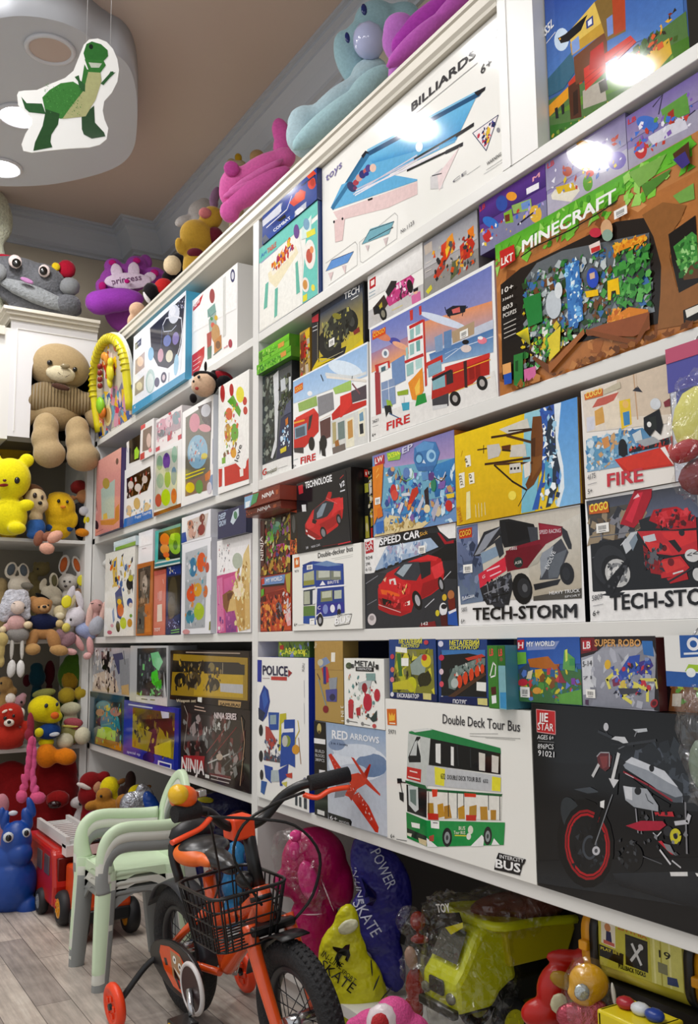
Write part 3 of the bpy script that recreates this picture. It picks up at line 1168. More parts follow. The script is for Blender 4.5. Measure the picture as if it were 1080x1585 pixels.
('tall dark grey camouflage toy blaster box, at the left post', 'boxes on the second shelf', '4a4f52', '2c2e30', -2.5310, -2.3366, 0.012, 0.110, 1.4436, 1.7704, '''
p e8e8e4 0,145 984,144 1000,0 0,0
p 2f3c3e 7,987 511,993 453,171 4,154
p 3a3f5a 651,510 995,549 990,132 484,156
s 53 120 12.1 2a3230,54605a,7a8478,3a443c,1e2424,8f968c 26,947 513,956 453,182 33,173
p d8dadc 388,948 574,972 584,682 509,265 364,170 303,188 446,340 433,642
s 54 60 10.3 3a4a2c,5a6a48,23281f,8a9080 608,882 992,880 995,549 589,553
p c8ccd0 640,866 793,870 826,758 658,756
p c8ccd0 916,854 992,850 993,736 924,721
p 5a6078 829,616 994,642 995,525 741,522
s 55 26 7.5 cfe2f0,7ab0d8,e8f0f4 669,405 937,418 925,228 643,260
p d8c83a 629,229 836,238 837,193 646,188
p c87a2c 802,480 891,492 898,434 818,421
t c8372c 12 43 149 6 -4 58 G
t 5a5a3a 177 41 341 7 -2 40 mojazzi
l 9a9a9a 1.1 547,61 869,58
'''),
('lime green slim box lying on its twin, above the grey blaster box', 'lime green boxes at the left post', '6fc02a', '4a8a24', -2.5161, -2.3128, -0.008, 0.160, 1.8026, 1.8408, '''
g 7fd030 66b428 0,1000 1000,1000 998,501 0,499
l 2f6a1c 1.7 126,416 533,329
p d8a04a 643,665 845,648 841,260 658,307
p 4a8a22 15,888 129,872 124,97 20,107
s 56 30 5.5 8ad84a,4a9a28,b8e070 31,821 644,760 638,92 26,98
'''),
('lime green slim box under its twin, on the grey blaster box', 'lime green boxes at the left post', '68b82a', '468422', -2.5310, -2.3022, -0.008, 0.160, 1.7715, 1.8015, '''
g 72c02c 5cac26 0,1000 1000,1000 1000,480 1,520
l 2f6a1c 1.5 384,598 711,619
p d89a4a 705,815 864,823 873,304 736,313
p 3f8a24 90,787 198,792 240,143 145,123
s 57 30 5.0 8ad84a,3f8f24,b8e070 57,733 705,815 725,151 72,76
'''),
('blue and white box with a baby cot mobile on a night-blue picture', 'boxes on the top shelf', 'eef0f4', '4aa6cc', -3.7331, -3.1254, -0.015, 0.090, 1.9076, 2.2437, '''
p eceff6 0,1000 1000,1000 922,82 8,107
p 3f9fc8 0,111 1000,80 1000,0 0,0
p 2a2f48 343,928 991,955 933,424 867,276 704,259 516,375 380,600
s 61 30 3.9 e8e8f8,c8d0f0 862,951 990,945 979,813 880,804
e d8dce8 797 845 99 -49 7 107
e e8eaf2 772 897 56 -28 4 58
l e4e6ee 5.8 594,827 654,876 796,826 929,722 944,564 904,401 841,287
l c8cee0 3.2 594,827 618,737 758,671 843,688
e 7a88c0 682 594 71 -33 4 66
e 8a80b8 833 543 58 -27 5 72
e c8a0b0 563 481 55 -25 4 80
e d8d4c0 726 391 64 -28 4 70
l 9aa8d0 1.9 587,811 566,554
l 9aa8d0 1.9 702,698 694,645
p 223a6a 33,894 167,901 166,812 42,810
t e0e4f0 55 848 93 5 0 28 huanger
e 8fc0e0 373 594 58 -26 2 82
p b8a8a8 49,671 247,688 245,492 50,482
e e8d0c0 156 605 66 -29 0 64
p a8a090 50,373 243,392 240,207 51,212
e d8d0b0 145 298 64 -26 0 54
e b8d0d0 370 259 95 -39 4 148
e d8e4e4 370 242 67 -27 3 112
e 5a5a7a 502 187 49 -20 2 58
e 4a4a6a 629 187 53 -22 3 64
e d8c8d0 629 187 27 -11 2 34
l 4a4a6a 4.5 727,197 721,98
e a8d0e8 850 231 41 -18 9 119
t e8eef4 46 50 35 4 0 34 K
'''),
('tall white box with a baby walker and red corner flashes', 'boxes on the top shelf', 'efeeec', 'dcdad6', -3.1242, -2.7190, 0.010, 0.100, 1.9076, 2.2079, '''
p f6f4f2 0,1000 1000,1000 985,478 0,586
p c8303a 19,916 265,973 185,871 19,854
p c8303a 7,304 300,309 297,178 176,42 7,44
t f4e0e0 38 886 147 16 0 46 NEW
l f0d8d8 2.3 36,214 212,215
l f0d8d8 2.3 36,157 212,158
l f0d8d8 2.3 36,99 177,107
e a85a5a 465 853 60 -33 2 88
p 8ab0a8 359,729 529,739 558,626 374,623
l 7a9a98 5.3 376,701 425,617 558,626
p a8b8b0 391,595 558,626 569,467 518,378 419,387
e d86a5a 488 488 45 -22 1 34
e d8b84a 556 550 38 -19 1 30
e 5a9a6a 458 580 33 -17 1 23
p b8605a 353,438 470,430 449,260 366,260
p 6a8a78 366,260 465,253 461,107 373,117
e c8a070 550 363 94 -45 4 112
p c8905a 515,286 674,303 683,135 526,115
e 8a6a50 608 206 55 -25 2 47
l 6a8a80 3.8 510,122 683,135
l d8d8d4 23.2 732,943 735,274
e 5a5a7a 903 892 47 -28 4 76
e d8d8e0 903 892 27 -16 2 45
e b0485a 863 124 40 -19 2 49
t c85a6a 734 109 90 2 1 25 baby
'''),
("teal and white box showing a children's play table", 'boxes on the top shelf', 'f0efe8', '26407a', -2.5310, -2.1525, 0.000, 0.100, 1.9076, 2.1802, '''
p 7fd0c4 0,1000 1000,1000 997,849 0,824
p f2f1ea 11,817 708,826 762,481 756,2 11,13
p 7fd0c4 825,785 996,796 991,0 756,2 763,230
t 4a7ac0 34 871 111 8 0 47 Art
t e06a5a 156 863 162 2 0 58 TABLE
l 6a86c8 2.1 34,813 339,823
p efe6c8 166,626 647,701 695,596 315,386 188,519
p f4eee0 210,657 607,690 646,637 252,555
s 63 60 10.3 d8642a,e89a3a,b04a6a,6a4a9a,e8c84a,c83a3a 232,682 568,826 607,671 274,561
p 7ac0ae 645,501 684,512 719,148 660,147
p 7ac0ae 122,519 177,525 154,236 89,235
p 7ac0ae 294,380 347,377 334,60 282,53
e 7a5a9a 665 846 47 -31 1 81
p dceee8 748,836 904,895 901,734 843,682 746,709
e 8ab0c8 826 839 50 -33 1 65
p e8e25a 824,749 957,723 966,655 833,680
e f2eee8 878 480 86 -55 3 160
e c86a5a 868 468 49 -31 1 78
e e8a070 907 515 30 -19 1 39
e f0e8e0 806 186 57 -34 1 81
e d8a05a 801 189 38 -23 1 53
p e8e04a 766,85 833,81 832,11 765,15
e f0e060 924 98 29 -18 1 35
'''),
('open blue box with an orange and white toy blaster, lying on the play table box', 'boxes on the top shelf', '2a3f8a', '1c2a5c', -2.5002, -2.1493, -0.004, 0.100, 2.1813, 2.2750, '''
p 34509a 0,1000 1000,1000 1000,0 0,0
g e2e4ec a8acc0 24,647 34,851 397,870 344,546
p d8dae4 0,843 360,890 376,593 12,617
p 24408f 150,495 502,541 554,339 229,283
p 3048a8 437,824 832,913 780,753 512,454
p d8481f 522,641 722,763 814,540 795,335 605,395
e e85a26 705 552 86 -101 -11 180
p d8481f 830,1000 945,1000 996,807 890,781
e d8421f 917 632 69 -95 0 188
e b83418 930 635 37 -52 0 114
l 1c2a5c 5.5 747,843 970,801 990,510
p c8ccd6 622,205 824,201 819,0 613,26
e e8eaf0 710 60 75 -68 -9 134
l e8e8f0 3.5 83,477 478,489 568,801
p 2a52a8 82,195 629,135 613,26 141,0
t e8ecf4 236 98 320 -23 -25 115 COMBAT
p 15161c 285,412 445,391 465,251 356,279
p 6a7080 0,223 61,279 141,0 21,0
'''),
('pink box of a drawing board leaning at the far left end', 'boxes on the second shelf of the left bay', 'd89a94', '3a2a5a', -4.2229, -3.8557, -0.020, 0.090, 1.4436, 1.7897, '''
g e0a69e d8948e 0,1000 1000,1000 1000,0 0,0
p b8c8be 207,594 777,636 785,144 268,185
p d8b860 335,250 481,251 521,169 326,179
p c8864a 820,265 963,301 977,99 757,60 234,122 211,182 809,128
e b8a050 417 640 148 -23 -12 74
l 5a3a3a 8.9 0,561 0,323
l 5a3a3a 6.7 0,510 60,331
e 4a3038 45 145 94 -8 -32 63
l 8a5a58 2.2 53,44 336,55
e 6a4a4a 848 850 54 -11 3 41
'''),
('white box with brown puppies in its window and a blue base strip', 'boxes on the second shelf of the left bay', 'eeecea', 'd8d6d4', -3.8545, -3.4853, -0.004, 0.100, 1.4436, 1.6898, '''
p 3a2018 83,837 900,854 932,658 814,476 108,480
s 65 40 14.1 8a5a3a,d8c0b0,5a2a1a,b83a34,e8dcd4 91,779 876,804 813,501 115,505
e e8dcd4 243 693 101 -20 -9 68
e e8dcd4 498 589 117 -23 -7 70
e e0d0c4 727 674 94 -20 -4 65
e d8b878 471 328 114 -20 -10 101
e d8c0a0 193 265 107 -17 -13 91
e e0c89a 804 211 97 -16 -4 71
s 66 26 8.9 7ab0d0,c89a50,5a8a5a,e8c070 44,364 943,329 950,141 77,163
p 3a7fc8 27,147 973,137 1000,0 0,0
t eef4fa 423 76 529 9 -6 51 Puppy Touring
w 83,837 900,854 932,658 814,476 108,480
'''),
('small white box with a black window, on the puppy box', 'boxes on the second shelf of the left bay', 'e4e2e0', 'c8c6c4', -3.8506, -3.6546, 0.000, 0.090, 1.6909, 1.8117, '''
p 0c0c0e 183,1000 943,1000 927,126 230,172
p a8d83a 568,556 726,633 892,415 842,203 583,215
l 3a3a8a 3.7 12,875 89,620
'''),
('tall white box with red corners and an empty-looking window, on the puppy box', 'boxes on the second shelf of the left bay', 'eceae8', 'd8d6d4', -3.6258, -3.4660, -0.012, 0.090, 1.6909, 1.8364, '''
p 8a7a74 185,833 866,816 819,185 168,233
e d8c0b8 651 451 176 -35 -6 203
p d84a5a 0,1000 349,990 354,882 10,870
p c83a44 0,191 333,201 343,11 0,19
e e8909a 766 157 128 -25 -1 61
'''),
('white window box of coloured squishy figures with a brown foot edge', 'boxes on the second shelf of the left bay', 'e8e6e4', 'd8d6d4', -3.4586, -3.1661, -0.008, 0.100, 1.4436, 1.6960, '''
p c8ccc0 77,962 859,923 849,47 28,99
e 7a4aa8 458 777 138 -25 -1 125
e 8fb098 197 800 117 -21 -1 117
e 8fb8a0 745 817 102 -19 0 125
e 9ab8a8 228 516 140 -24 -1 116
e 8ab05a 506 491 115 -20 -1 129
e 7a9ab0 735 498 102 -18 0 137
e c8584a 173 225 128 -21 -1 102
e b8d82a 450 226 172 -28 -1 128
e d8743a 747 199 102 -17 0 114
e d8d4cc 230 354 81 -14 0 37
e 5a3a8a 458 869 69 -13 0 33
e b8c0a0 488 633 81 -14 0 37
l 6a6a68 2.4 48,944 28,99
p 8a3f2a 0,58 1000,56 1000,0 0,0
w 77,962 859,923 849,47 28,99
'''),
('flat white box with pink dolls in its window, on the squishy figures box', 'boxes on the second shelf of the left bay', 'e6dedc', 'd8d0ce', -3.4648, -3.1812, -0.004, 0.100, 1.6971, 1.8254, '''
p b8a0a8 34,914 961,864 969,337 44,375
e d8a0b0 288 722 180 -67 -4 210
e e8c8d0 525 725 137 -53 -3 167
e 8aa0a8 804 707 139 -55 -3 197
e 6a6a70 231 505 158 -55 -2 115
p c83a44 473,375 644,407 676,170 477,142
p c84050 867,152 998,153 1000,0 880,0
p c84050 17,141 176,142 179,0 20,0
s 67 30 10.1 e8b0c0,d86a80,8a9aa0,f0e8e8,a85a70 35,865 961,820 972,161 48,180
e c84050 550 968 57 -24 -1 56
w 34,914 961,864 969,337 44,375
'''),
('white window box with a blue balloon mobile and yellow ball inside', 'boxes on the second shelf of the left bay', 'f0eeec', 'e2e6ec', -3.1588, -2.8687, -0.010, 0.110, 1.4436, 1.7908, '''
p 7a7668 117,925 949,943 907,70 133,91
p 5a4a4a 520,965 949,943 942,632 672,797
p 9a7a6a 131,237 910,235 907,70 133,91
e d890a0 418 817 173 -24 0 98
e e0a0a8 746 706 185 -47 41 30
e c8c8d0 773 879 149 -22 1 65
e 8fb8d0 520 500 326 -42 0 174
e a8c8d8 369 535 131 -17 -1 95
s 68 30 7.8 c86a5a,e8e0d8,5a8ab0,d8b0a0 266,660 720,599 718,381 269,406
e d8c83a 743 424 98 -13 0 31
l e8d82a 4.3 144,313 766,298
l e8d82a 4.3 145,274 716,266
e e8d020 297 164 149 -17 -1 55
p d8823a 765,237 934,262 933,172 788,166
e 7aa85a 593 137 117 -14 0 70
e 8aa0c0 1003 133 95 -11 2 75
e d8d0d8 907 85 76 -9 1 60
l 6a7ab0 4.9 1000,557 1000,311
w 117,925 949,943 907,70 133,91
'''),
('white box with a red base band and round white gift seal', 'boxes on the second shelf of the left bay', 'f2f0ec', 'dcdad6', -2.8367, -2.5941, -0.004, 0.100, 1.4436, 1.8077, '''
p f6f5f0 0,1000 1000,1000 1000,221 0,241
p c83428 213,227 594,220 786,143 989,224 998,39 232,52
p c83428 19,231 141,222 136,63 30,62
e f4f2ee 748 362 140 -13 -115 222
t 3a3a3a 664 225 132 132 -120 24 love
e b83438 137 919 82 -12 -9 86
e b83438 440 904 71 -11 -5 60
e c84a40 868 738 68 -10 -2 38
e c84a40 887 650 67 -10 -2 37
e e8e04a 718 818 128 -19 -5 74
p 6aa83a 298,821 494,852 752,669 707,618 453,755
e 7ab04a 547 500 126 -17 -7 85
e d86a3a 359 696 119 -17 -6 59
e c8a04a 326 529 118 -16 -8 86
e e0a83a 514 325 96 -12 -4 50
s 69 60 8.6 7ab04a,d8703a,c84a6a,8a6a4a,e8d05a,e8e4d8 202,777 649,756 633,323 202,324
p 8ab84a 130,319 251,317 257,262 136,264
p f0e8e0 716,152 832,151 836,84 734,84
'''),
('tall white activity box with little cars, under a pale plastic lid', 'boxes on the third shelf of the left bay', 'efede4', 'd8d4c8', -4.0832, -3.6716, -0.010, 0.100, 0.9876, 1.3511, '''
p f4f2ea 0,1000 1000,1000 1000,0 40,5
p e8c86a 228,889 405,932 456,577 317,581
s 71 40 18.5 e87a2a,e8c83a,3a3a4a,b8b0a0,5a7ab0 84,944 938,937 974,489 269,471
p 3a4a8a 366,504 566,574 684,330 591,188 469,217
e d86a2a 568 302 107 -2 -16 78
e e8b83a 523 397 71 -2 -7 34
e c8d83a 667 147 107 -2 -12 67
e 2a2a2c 497 112 71 -1 -17 65
e 2a2a2e 848 585 109 -3 -5 72
e c8c048 878 644 78 -2 -2 37
e 3a5a9a 862 373 89 -2 -3 49
e e8d8c8 893 341 58 -1 -1 28
e d8a03a 876 144 80 -1 -3 47
e 8ab04a 908 223 46 -1 -1 20
e d87a8a 212 49 87 -1 -10 24
e e8b0b8 291 127 54 -1 -8 21
l 5a5a5a 4.4 603,875 679,756
p 8aa0c0 279,293 338,337 383,191 327,152
'''),
('pale blue and green plastic box lying on the white activity box', 'boxes on the third shelf of the left bay', 'cfe0e4', 'b8c8cc', -3.9600, -3.6629, -0.012, 0.110, 1.3522, 1.3910, '''
p d4e6ea 0,1000 1000,1000 1000,500 0,500
p 8fb848 82,361 1000,417 1000,0 82,0
'''),
('small plain white box standing on the brown window box', 'boxes on the third shelf of the left bay', 'f0eff0', 'd6d6da', -3.6617, -3.4878, 0.000, 0.090, 1.2743, 1.3999, '''
l b0b0b4 2.5 265,465 552,457
p fafafa 28,895 949,901 952,539 28,542
'''),
('tall orange-brown window box with a doll, beside the white activity box', 'boxes on the third shelf of the left bay', 'b86a2c', '8a4f22', -3.6644, -3.4675, -0.004, 0.090, 0.9876, 1.2732, '''
p 5a4a3c 83,931 857,945 807,404 153,377
p 8a7a6a 232,881 523,893 529,451 246,437
e c8b8a8 525 700 152 -5 -2 128
p 6a665a 106,378 529,410 534,33 73,29
p c8762f 548,430 945,441 965,10 625,13
s 72 36 12.6 8a8478,5a5248,b09a80,3a3028 83,931 810,925 715,51 120,38
p d88a3a 577,248 897,282 939,48 625,42
w 83,931 857,945 807,404 153,377
'''),
('small teal box of plastic orange and green fruit on the salmon box', 'boxes on the third shelf of the left bay', '5a9a94', '3f706c', -3.4411, -3.1678, -0.008, 0.090, 1.2401, 1.3850, '''
p 24302c 158,922 1000,917 1000,120 107,224
e e8822a 408 698 196 -43 -2 167
e e8a034 411 449 183 -39 -1 124
e e8782a 473 292 121 -26 -1 74
e 9ac82a 821 524 262 -57 -1 272
e 5a8a1c 821 483 84 -18 0 123
e b8e04a 712 713 96 -22 0 83
e 8ac02a 893 673 119 -27 0 107
p d8e0d8 16,161 1000,141 1000,0 0,8
p 3f8a94 16,120 1000,100 1000,40 11,47
e e8c83a 535 177 84 -18 0 41
p 5ac0b8 19,987 157,973 144,217 35,116
w 158,922 1000,917 1000,120 107,224
'''),
('tall slim salmon-pink box between the brown and the dark blue boxes', 'boxes on the third shelf of the left bay', 'd0745f', 'a85a4a', -3.4663, -3.3355, 0.000, 0.090, 0.9876, 1.2322, '''
l f0d0c4 3.4 764,850 832,779
p e0a090 450,672 709,678 718,529 460,521
p ead8c8 333,466 721,472 762,212 325,203
l f0e0d8 2.8 386,650 392,557
t f4e4dc 101 56 517 10 -4 50 TOY
p c8685a 0,1000 1000,1000 1000,937 6,928
'''),
('dark blue window box with a brown plush inside, beside the salmon box', 'boxes on the third shelf of the left bay', '26305a', '1a2240', -3.3289, -3.1797, 0.000, 0.090, 0.9876, 1.2390, '''
p 2a4088 24,993 1000,996 997,868 29,875
s 73 14 4.8 d8d8f0,8aa0e0,f0e8a8 84,988 917,985 915,875 88,894
p 3a3428 89,847 997,846 987,301 170,220
e 5a5038 492 553 317 -16 -4 288
e 6a6048 386 384 235 -9 -4 174
p 2c3a62 36,201 986,281 1000,0 22,2
s 74 20 4.3 b8c0e0,7a8ac0 115,200 956,222 953,82 120,72
l 8ac86a 3.1 393,59 953,73
l 8ac86a 3.1 394,24 952,39
w 89,847 997,846 987,301 170,220
'''),
('white window box of colourful bowling pins', 'boxes on the third shelf of the left bay', 'e8e8ec', 'd2d2da', -3.1452, -2.8752, -0.010, 0.110, 0.9876, 1.3055, '''
p b8bcc0 128,896 875,922 814,65 141,60
p c8ccd0 128,896 875,922 853,602 129,574
e 4a8ab0 402 720 135 -9 6 106
e e86a2a 686 755 151 -11 12 105
e c8583a 877 688 62 -4 9 53
e e8622a 359 428 169 -7 4 83
e d8542a 363 510 76 -4 2 34
e e8b02a 574 467 134 -6 7 73
e d87a3a 827 439 69 -3 10 64
e b8d02a 625 234 173 -5 10 89
e c8d83a 607 294 89 -3 4 36
e 4a9ab0 322 184 150 -3 3 73
e 3a7a8a 298 228 72 -2 1 30
s 75 50 10.1 e8e8ec,9aa0a8,c8d0d8,e8a04a,6ab0c0 152,873 865,854 793,79 152,74
e d8a0a0 192 26 128 -1 0 27
l 3a3a40 4.9 1000,954 1000,766
l 3a4a8a 2.9 1000,398 1000,196
p 8a8a30 959,116 1000,128 1000,37 950,32
w 128,896 875,922 814,65 141,60
'''),
('small white box with a family picture, on the bowling pins box', 'boxes on the third shelf of the left bay', 'ecebee', 'd8d8de', -3.1508, -2.8832, -0.010, 0.110, 1.3066, 1.4013, '''
p d8ccc4 203,819 927,878 814,99 200,80
e c8907a 318 647 113 -38 7 169
e 8a5a4a 722 759 93 -36 17 155
e d8b0a0 386 326 135 -39 11 195
e 9a4a44 700 343 124 -39 24 201
s 76 30 8.6 8a4a44,c8a090,6a5a5a,e8dcd4 214,748 893,824 791,105 216,102
p 3a5aa8 9,424 150,424 199,55 5,39
'''),
('dark navy box with pale lettering and a fish, on the unicorn doll box', 'boxes on the third shelf of the left bay', '2c3058', '1e2240', -2.7965, -2.5770, -0.020, 0.120, 1.2890, 1.3774, '''
p 2f345e 0,1000 1000,1000 1000,0 0,0
t b8c8dc 41 688 261 38 -14 202 DEEP
t b8c8dc 49 451 266 16 -14 194 GROW
p c8d4dc 458,512 562,862 747,927 750,663 553,386
e 5a8a6a 635 704 64 -23 -3 145
l 8a9ac8 2.5 241,1000 362,1000
'''),
('white and magenta box with a long-haired doll, at the right post', 'boxes on the third shelf of the left bay', 'eeebea', 'd8d4d4', -2.8398, -2.5770, -0.004, 0.110, 0.9876, 1.2879, '''
p f2f0f0 0,1000 1000,1000 997,582 25,634
p c8508a 2,618 668,638 588,321 638,6 23,0
g d86aa0 8a3a8a 220,570 646,607 596,6 295,3
p d87aa8 5,583 171,598 249,20 32,7
s 77 30 7.9 e890b8,a03a80,c86aa8,7a3a8a 24,313 609,320 617,14 46,7
p e0c890 795,794 944,896 989,647 963,459 840,434 712,538
p d8b87a 669,540 964,553 985,36 679,12 547,229 328,221 188,306
p c8a05a 542,419 840,466 842,39 679,20
p 8a5a30 182,405 408,450 542,419 412,345 329,205 213,273
p 6a3f20 319,414 476,422 456,359 346,332
e f0dcc0 671 444 169 -9 -1 80
e b8c0b0 622 742 148 -12 -2 85
s 78 60 10.0 e8d8a0,c8a868,f0e8c8,b08a4a 404,558 965,746 977,37 595,29
s 79 30 4.4 9a9aa0,c0606a,7a7a80 28,952 389,934 400,658 62,666
l d8c0c8 3.1 72,511 104,310
p f0e8ea 55,70 120,72 122,37 58,35
'''),
('brown and green box with a ninja vehicle, lower in the stack at the post', 'boxes on the third shelf', '3a2c22', '2a1e18', -2.5310, -2.3345, 0.006, 0.100, 1.1537, 1.3232, '''
p 4a5a50 212,961 703,959 701,629 209,600
e 5ab08a 509 776 181 -64 52 84
e 7ac83a 327 651 132 -15 1 105
p 8ad04a 210,706 411,746 475,571 243,575
e 9ad0b0 574 852 96 -12 0 46
p c850a0 441,491 826,503 809,392 441,387
p a83a8a 506,443 762,438 762,376 538,367
e 8a2f2a 308 379 99 -9 1 105
e d8c8c0 391 392 33 -3 1 84
e 5a4a8a 570 354 64 -6 1 62
e d8e04a 871 406 68 -7 1 61
p b8b03a 797,823 954,966 982,678 827,615
p 5a4a20 844,817 937,866 936,724 858,673
s 81 130 10.8 6a4a20,8ab83a,3a2a1c,b06ab0,c8a83a,5a8a4a,a83a34,d8d0b0 195,942 984,962 983,132 172,158
s 82 60 14.5 b8923a,7a4a20,a83a24,c8b050 36,169 978,234 982,11 28,19
p 5a2a26 7,967 161,968 138,182 18,149
t f0e8e0 122 268 -31 430 -103 6 NINJA
'''),
('red box with a blue and white title strip, lowest in the stack at the post', 'boxes on the third shelf', '8a2f24', '5a1f18', -2.5310, -2.3282, 0.006, 0.100, 0.9876, 1.1526, '''
p 7a9ac8 33,965 803,976 771,806 64,824
t e8ecf4 198 868 527 13 1 72 MY WORLD
p c84a34 40,954 140,961 138,851 45,847
p b8a84a 803,966 970,993 952,631 861,677
p c8542a 28,645 770,744 981,589 976,21 17,21
p 8a2a1c 162,680 770,724 768,581 160,531
e 6a6a74 595 363 113 -5 2 145
e 9a9aa4 595 404 57 -3 1 54
s 83 160 10.6 b8442a,d8703a,6a1f1a,e8a04a,8a3a2a,c8584a,4a1a18 27,624 982,669 982,21 24,32
p e8b0b0 796,272 979,346 983,102 886,84
p 6ab03a 30,752 131,777 129,660 34,623
p 2a2a30 65,835 771,826 771,795 64,803
s 84 26 6.8 d8d0d0,e8c8c0 738,644 982,649 984,183 825,127
'''),
('slim dark red-brown box under its twin, end-on over the ninja box', 'slim red-brown boxes above the ninja box', '7a2f22', '8a3a2a', -2.5130, -2.2840, -0.050, 0.150, 1.3243, 1.3465, '''
p 843626 0,1000 1000,1000 1000,607 0,596
t f0e8e4 347 337 373 98 3 435 NINJA
p b8603a 795,719 885,725 878,290 795,283
p 5a2018 15,287 987,282 996,2 9,0
s 85 14 3.1 a85a44,5a1f18,c87a5a 15,788 172,801 170,90 15,89
'''),
('slim dark red-brown box with a green corner, topmost over the ninja box', 'slim red-brown boxes above the ninja box', '7a2f22', '8a3a2a', -2.5042, -2.2713, -0.060, 0.150, 1.3476, 1.3879, '''
p 8fb8d8 8,900 259,911 185,72 8,44
p 5aa06a 259,911 430,909 360,272 185,117
p e8eef0 38,504 186,531 149,85 38,80
t f0e8e4 524 376 331 94 2 296 NINJA
p b8603a 900,692 969,694 965,374 902,365
l a85a44 1.8 458,56 962,136
'''),
('glossy black box with a red sports car and V2 mark', 'boxes on the third shelf', '191a1e', '101114', -2.2701, -1.9767, -0.008, 0.100, 1.1991, 1.3930, '''
p 202228 35,971 913,976 984,17 97,33
g 1d1f24 2c2e34 73,542 933,501 984,32 96,49
p c03a44 32,962 125,964 135,840 51,835
t f4f4f4 179 893 501 -10 -7 91 TECHNOLOGIE
p b8282a 557,665 610,754 669,738 667,695 641,639
p c8282c 167,383 314,555 558,656 812,639 869,518 850,362 767,256 453,130 321,154 177,263
p d83a3c 186,396 335,532 431,543 400,416 329,315 213,306
p 3a3c44 343,565 558,648 742,575 691,513 585,424 494,412 323,416
p 8a98a4 395,501 503,611 578,608 492,445 399,433
p a81f24 442,341 729,407 814,483 842,364 698,270 503,215
p d8383c 723,621 864,625 869,469 763,463 658,407
e 1c1c20 513 213 57 -3 -21 86
e 8a8a8e 513 213 36 -2 -13 56
e 1c1c20 791 344 44 -3 -15 76
e 7a7a80 791 344 25 -2 -9 46
p a01c20 170,348 334,249 488,155 321,146 178,246
p e8e0e0 218,239 368,154 340,143 220,214
p f0e8e4 183,312 214,289 212,265 183,287
p 2a1c20 312,436 401,399 365,357 305,387
l d8787a 1.3 575,677 760,562
t e8e8ec 813 748 84 35 -1 69 V2
l d8d8dc 3.3 819,713 898,716
l a83a3a 2.7 816,885 878,918
l d03a44 2.9 773,19 984,25
l 8a3038 1.2 494,29 772,26
t c8c8cc 185 34 48 5 -3 32 28
t c8c8cc 291 33 166 11 -2 32 MINI CAR
p e8e8e8 103,676 186,665 193,566 115,576
'''),
('thin orange and black box end squeezed left of the red car box', 'boxes on the third shelf', 'b0482c', '6a2a1c', -2.3183, -2.2749, -0.004, 0.100, 1.1991, 1.3210, '''
p 2a2622 65,1000 986,931 908,280 111,353
p c85a2a 0,308 1000,239 1000,0 0,0
s 86 30 7.1 e87a3a,8a3a20,d8a04a,3a2a24 38,362 1000,291 978,13 34,15
e 6a6a68 532 690 233 -45 24 202
'''),
('white box with a blue double-decker bus picture', 'boxes on the third shelf', 'eeede6', 'd4d2ca', -2.3051, -1.9375, -0.004, 0.110, 0.9876, 1.1980, '''
t 3a3a3c 403 901 487 15 1 65 Double-decker bus
l b0b0ac 0.6 598,864 890,874
l b0b0ac 0.6 647,844 889,852
p d8762a 31,951 116,956 120,828 34,821
p f4e4c8 54,903 73,939 90,906 103,930 97,860 61,860
t 5a5a5e 41 760 60 2 0 30 971
p 2f52a0 165,815 325,873 761,782 767,539 408,554 162,545
p 24458f 165,845 307,875 307,830 183,784
p 7a98c0 324,828 530,850 745,769 547,776
p 9a9a4a 182,731 341,753 348,574 180,574
p b8bca0 182,731 341,753 340,634 181,634
p 8a9080 376,749 728,699 730,585 374,609
p c8ccc0 410,738 571,722 570,642 409,650
p c8ccc0 629,709 719,697 719,629 629,637
l 24408a 1.8 588,728 587,590
p 2f4a9a 366,625 762,589 765,517 365,536
p f0f0f4 425,553 469,608 511,553
t e8e8f0 544 558 158 1 0 35 BRITE
l f2f2f6 3.8 161,522 373,528 791,522
p 2c3a50 179,514 356,522 354,322 177,318
p b8bca8 188,498 277,498 280,334 186,333
p e8e8ea 321,502 390,512 380,335 319,324
p 2f4a98 390,519 766,510 772,195 369,128
p 8a9068 442,478 610,479 609,349 440,346
p c8ccb8 459,469 594,474 593,394 458,392
p c0c8b8 635,470 734,470 733,369 634,369
p 3a3f6a 619,479 635,477 634,362 618,363
p 6a8a4a 177,311 353,307 352,173 175,175
p 2f5aa8 175,183 352,181 368,69 174,92
p 3a3a9a 388,320 757,325 769,210 387,187
t e8e8f4 396 253 43 5 0 44 C
e 8a98d0 507 253 37 -2 1 59
e f0f0f4 608 255 33 -2 0 49
e c8d0e8 699 257 23 -1 0 49
l f0f0f4 3.1 369,173 439,213 472,153 640,159
e 24262c 429 125 44 -2 1 80
e b0b0b4 429 118 22 -1 0 41
e 2a2c32 699 199 26 -1 0 49
p f4f4f0 273,148 348,151 347,70 272,70
l 2a2a2c 1.3 290,124 334,125
t f6f6f4 690 145 162 25 0 35 INTERCITY
t f8f8f8 643 54 200 37 1 81 BUS
l 2e2e30 1.5 631,50 690,171 868,176 835,63 639,43
t 2a2a2c 32 60 51 6 1 40 6+
l 9a9a9a 1.0 93,73 192,76
k 236 771 88 59
'''),
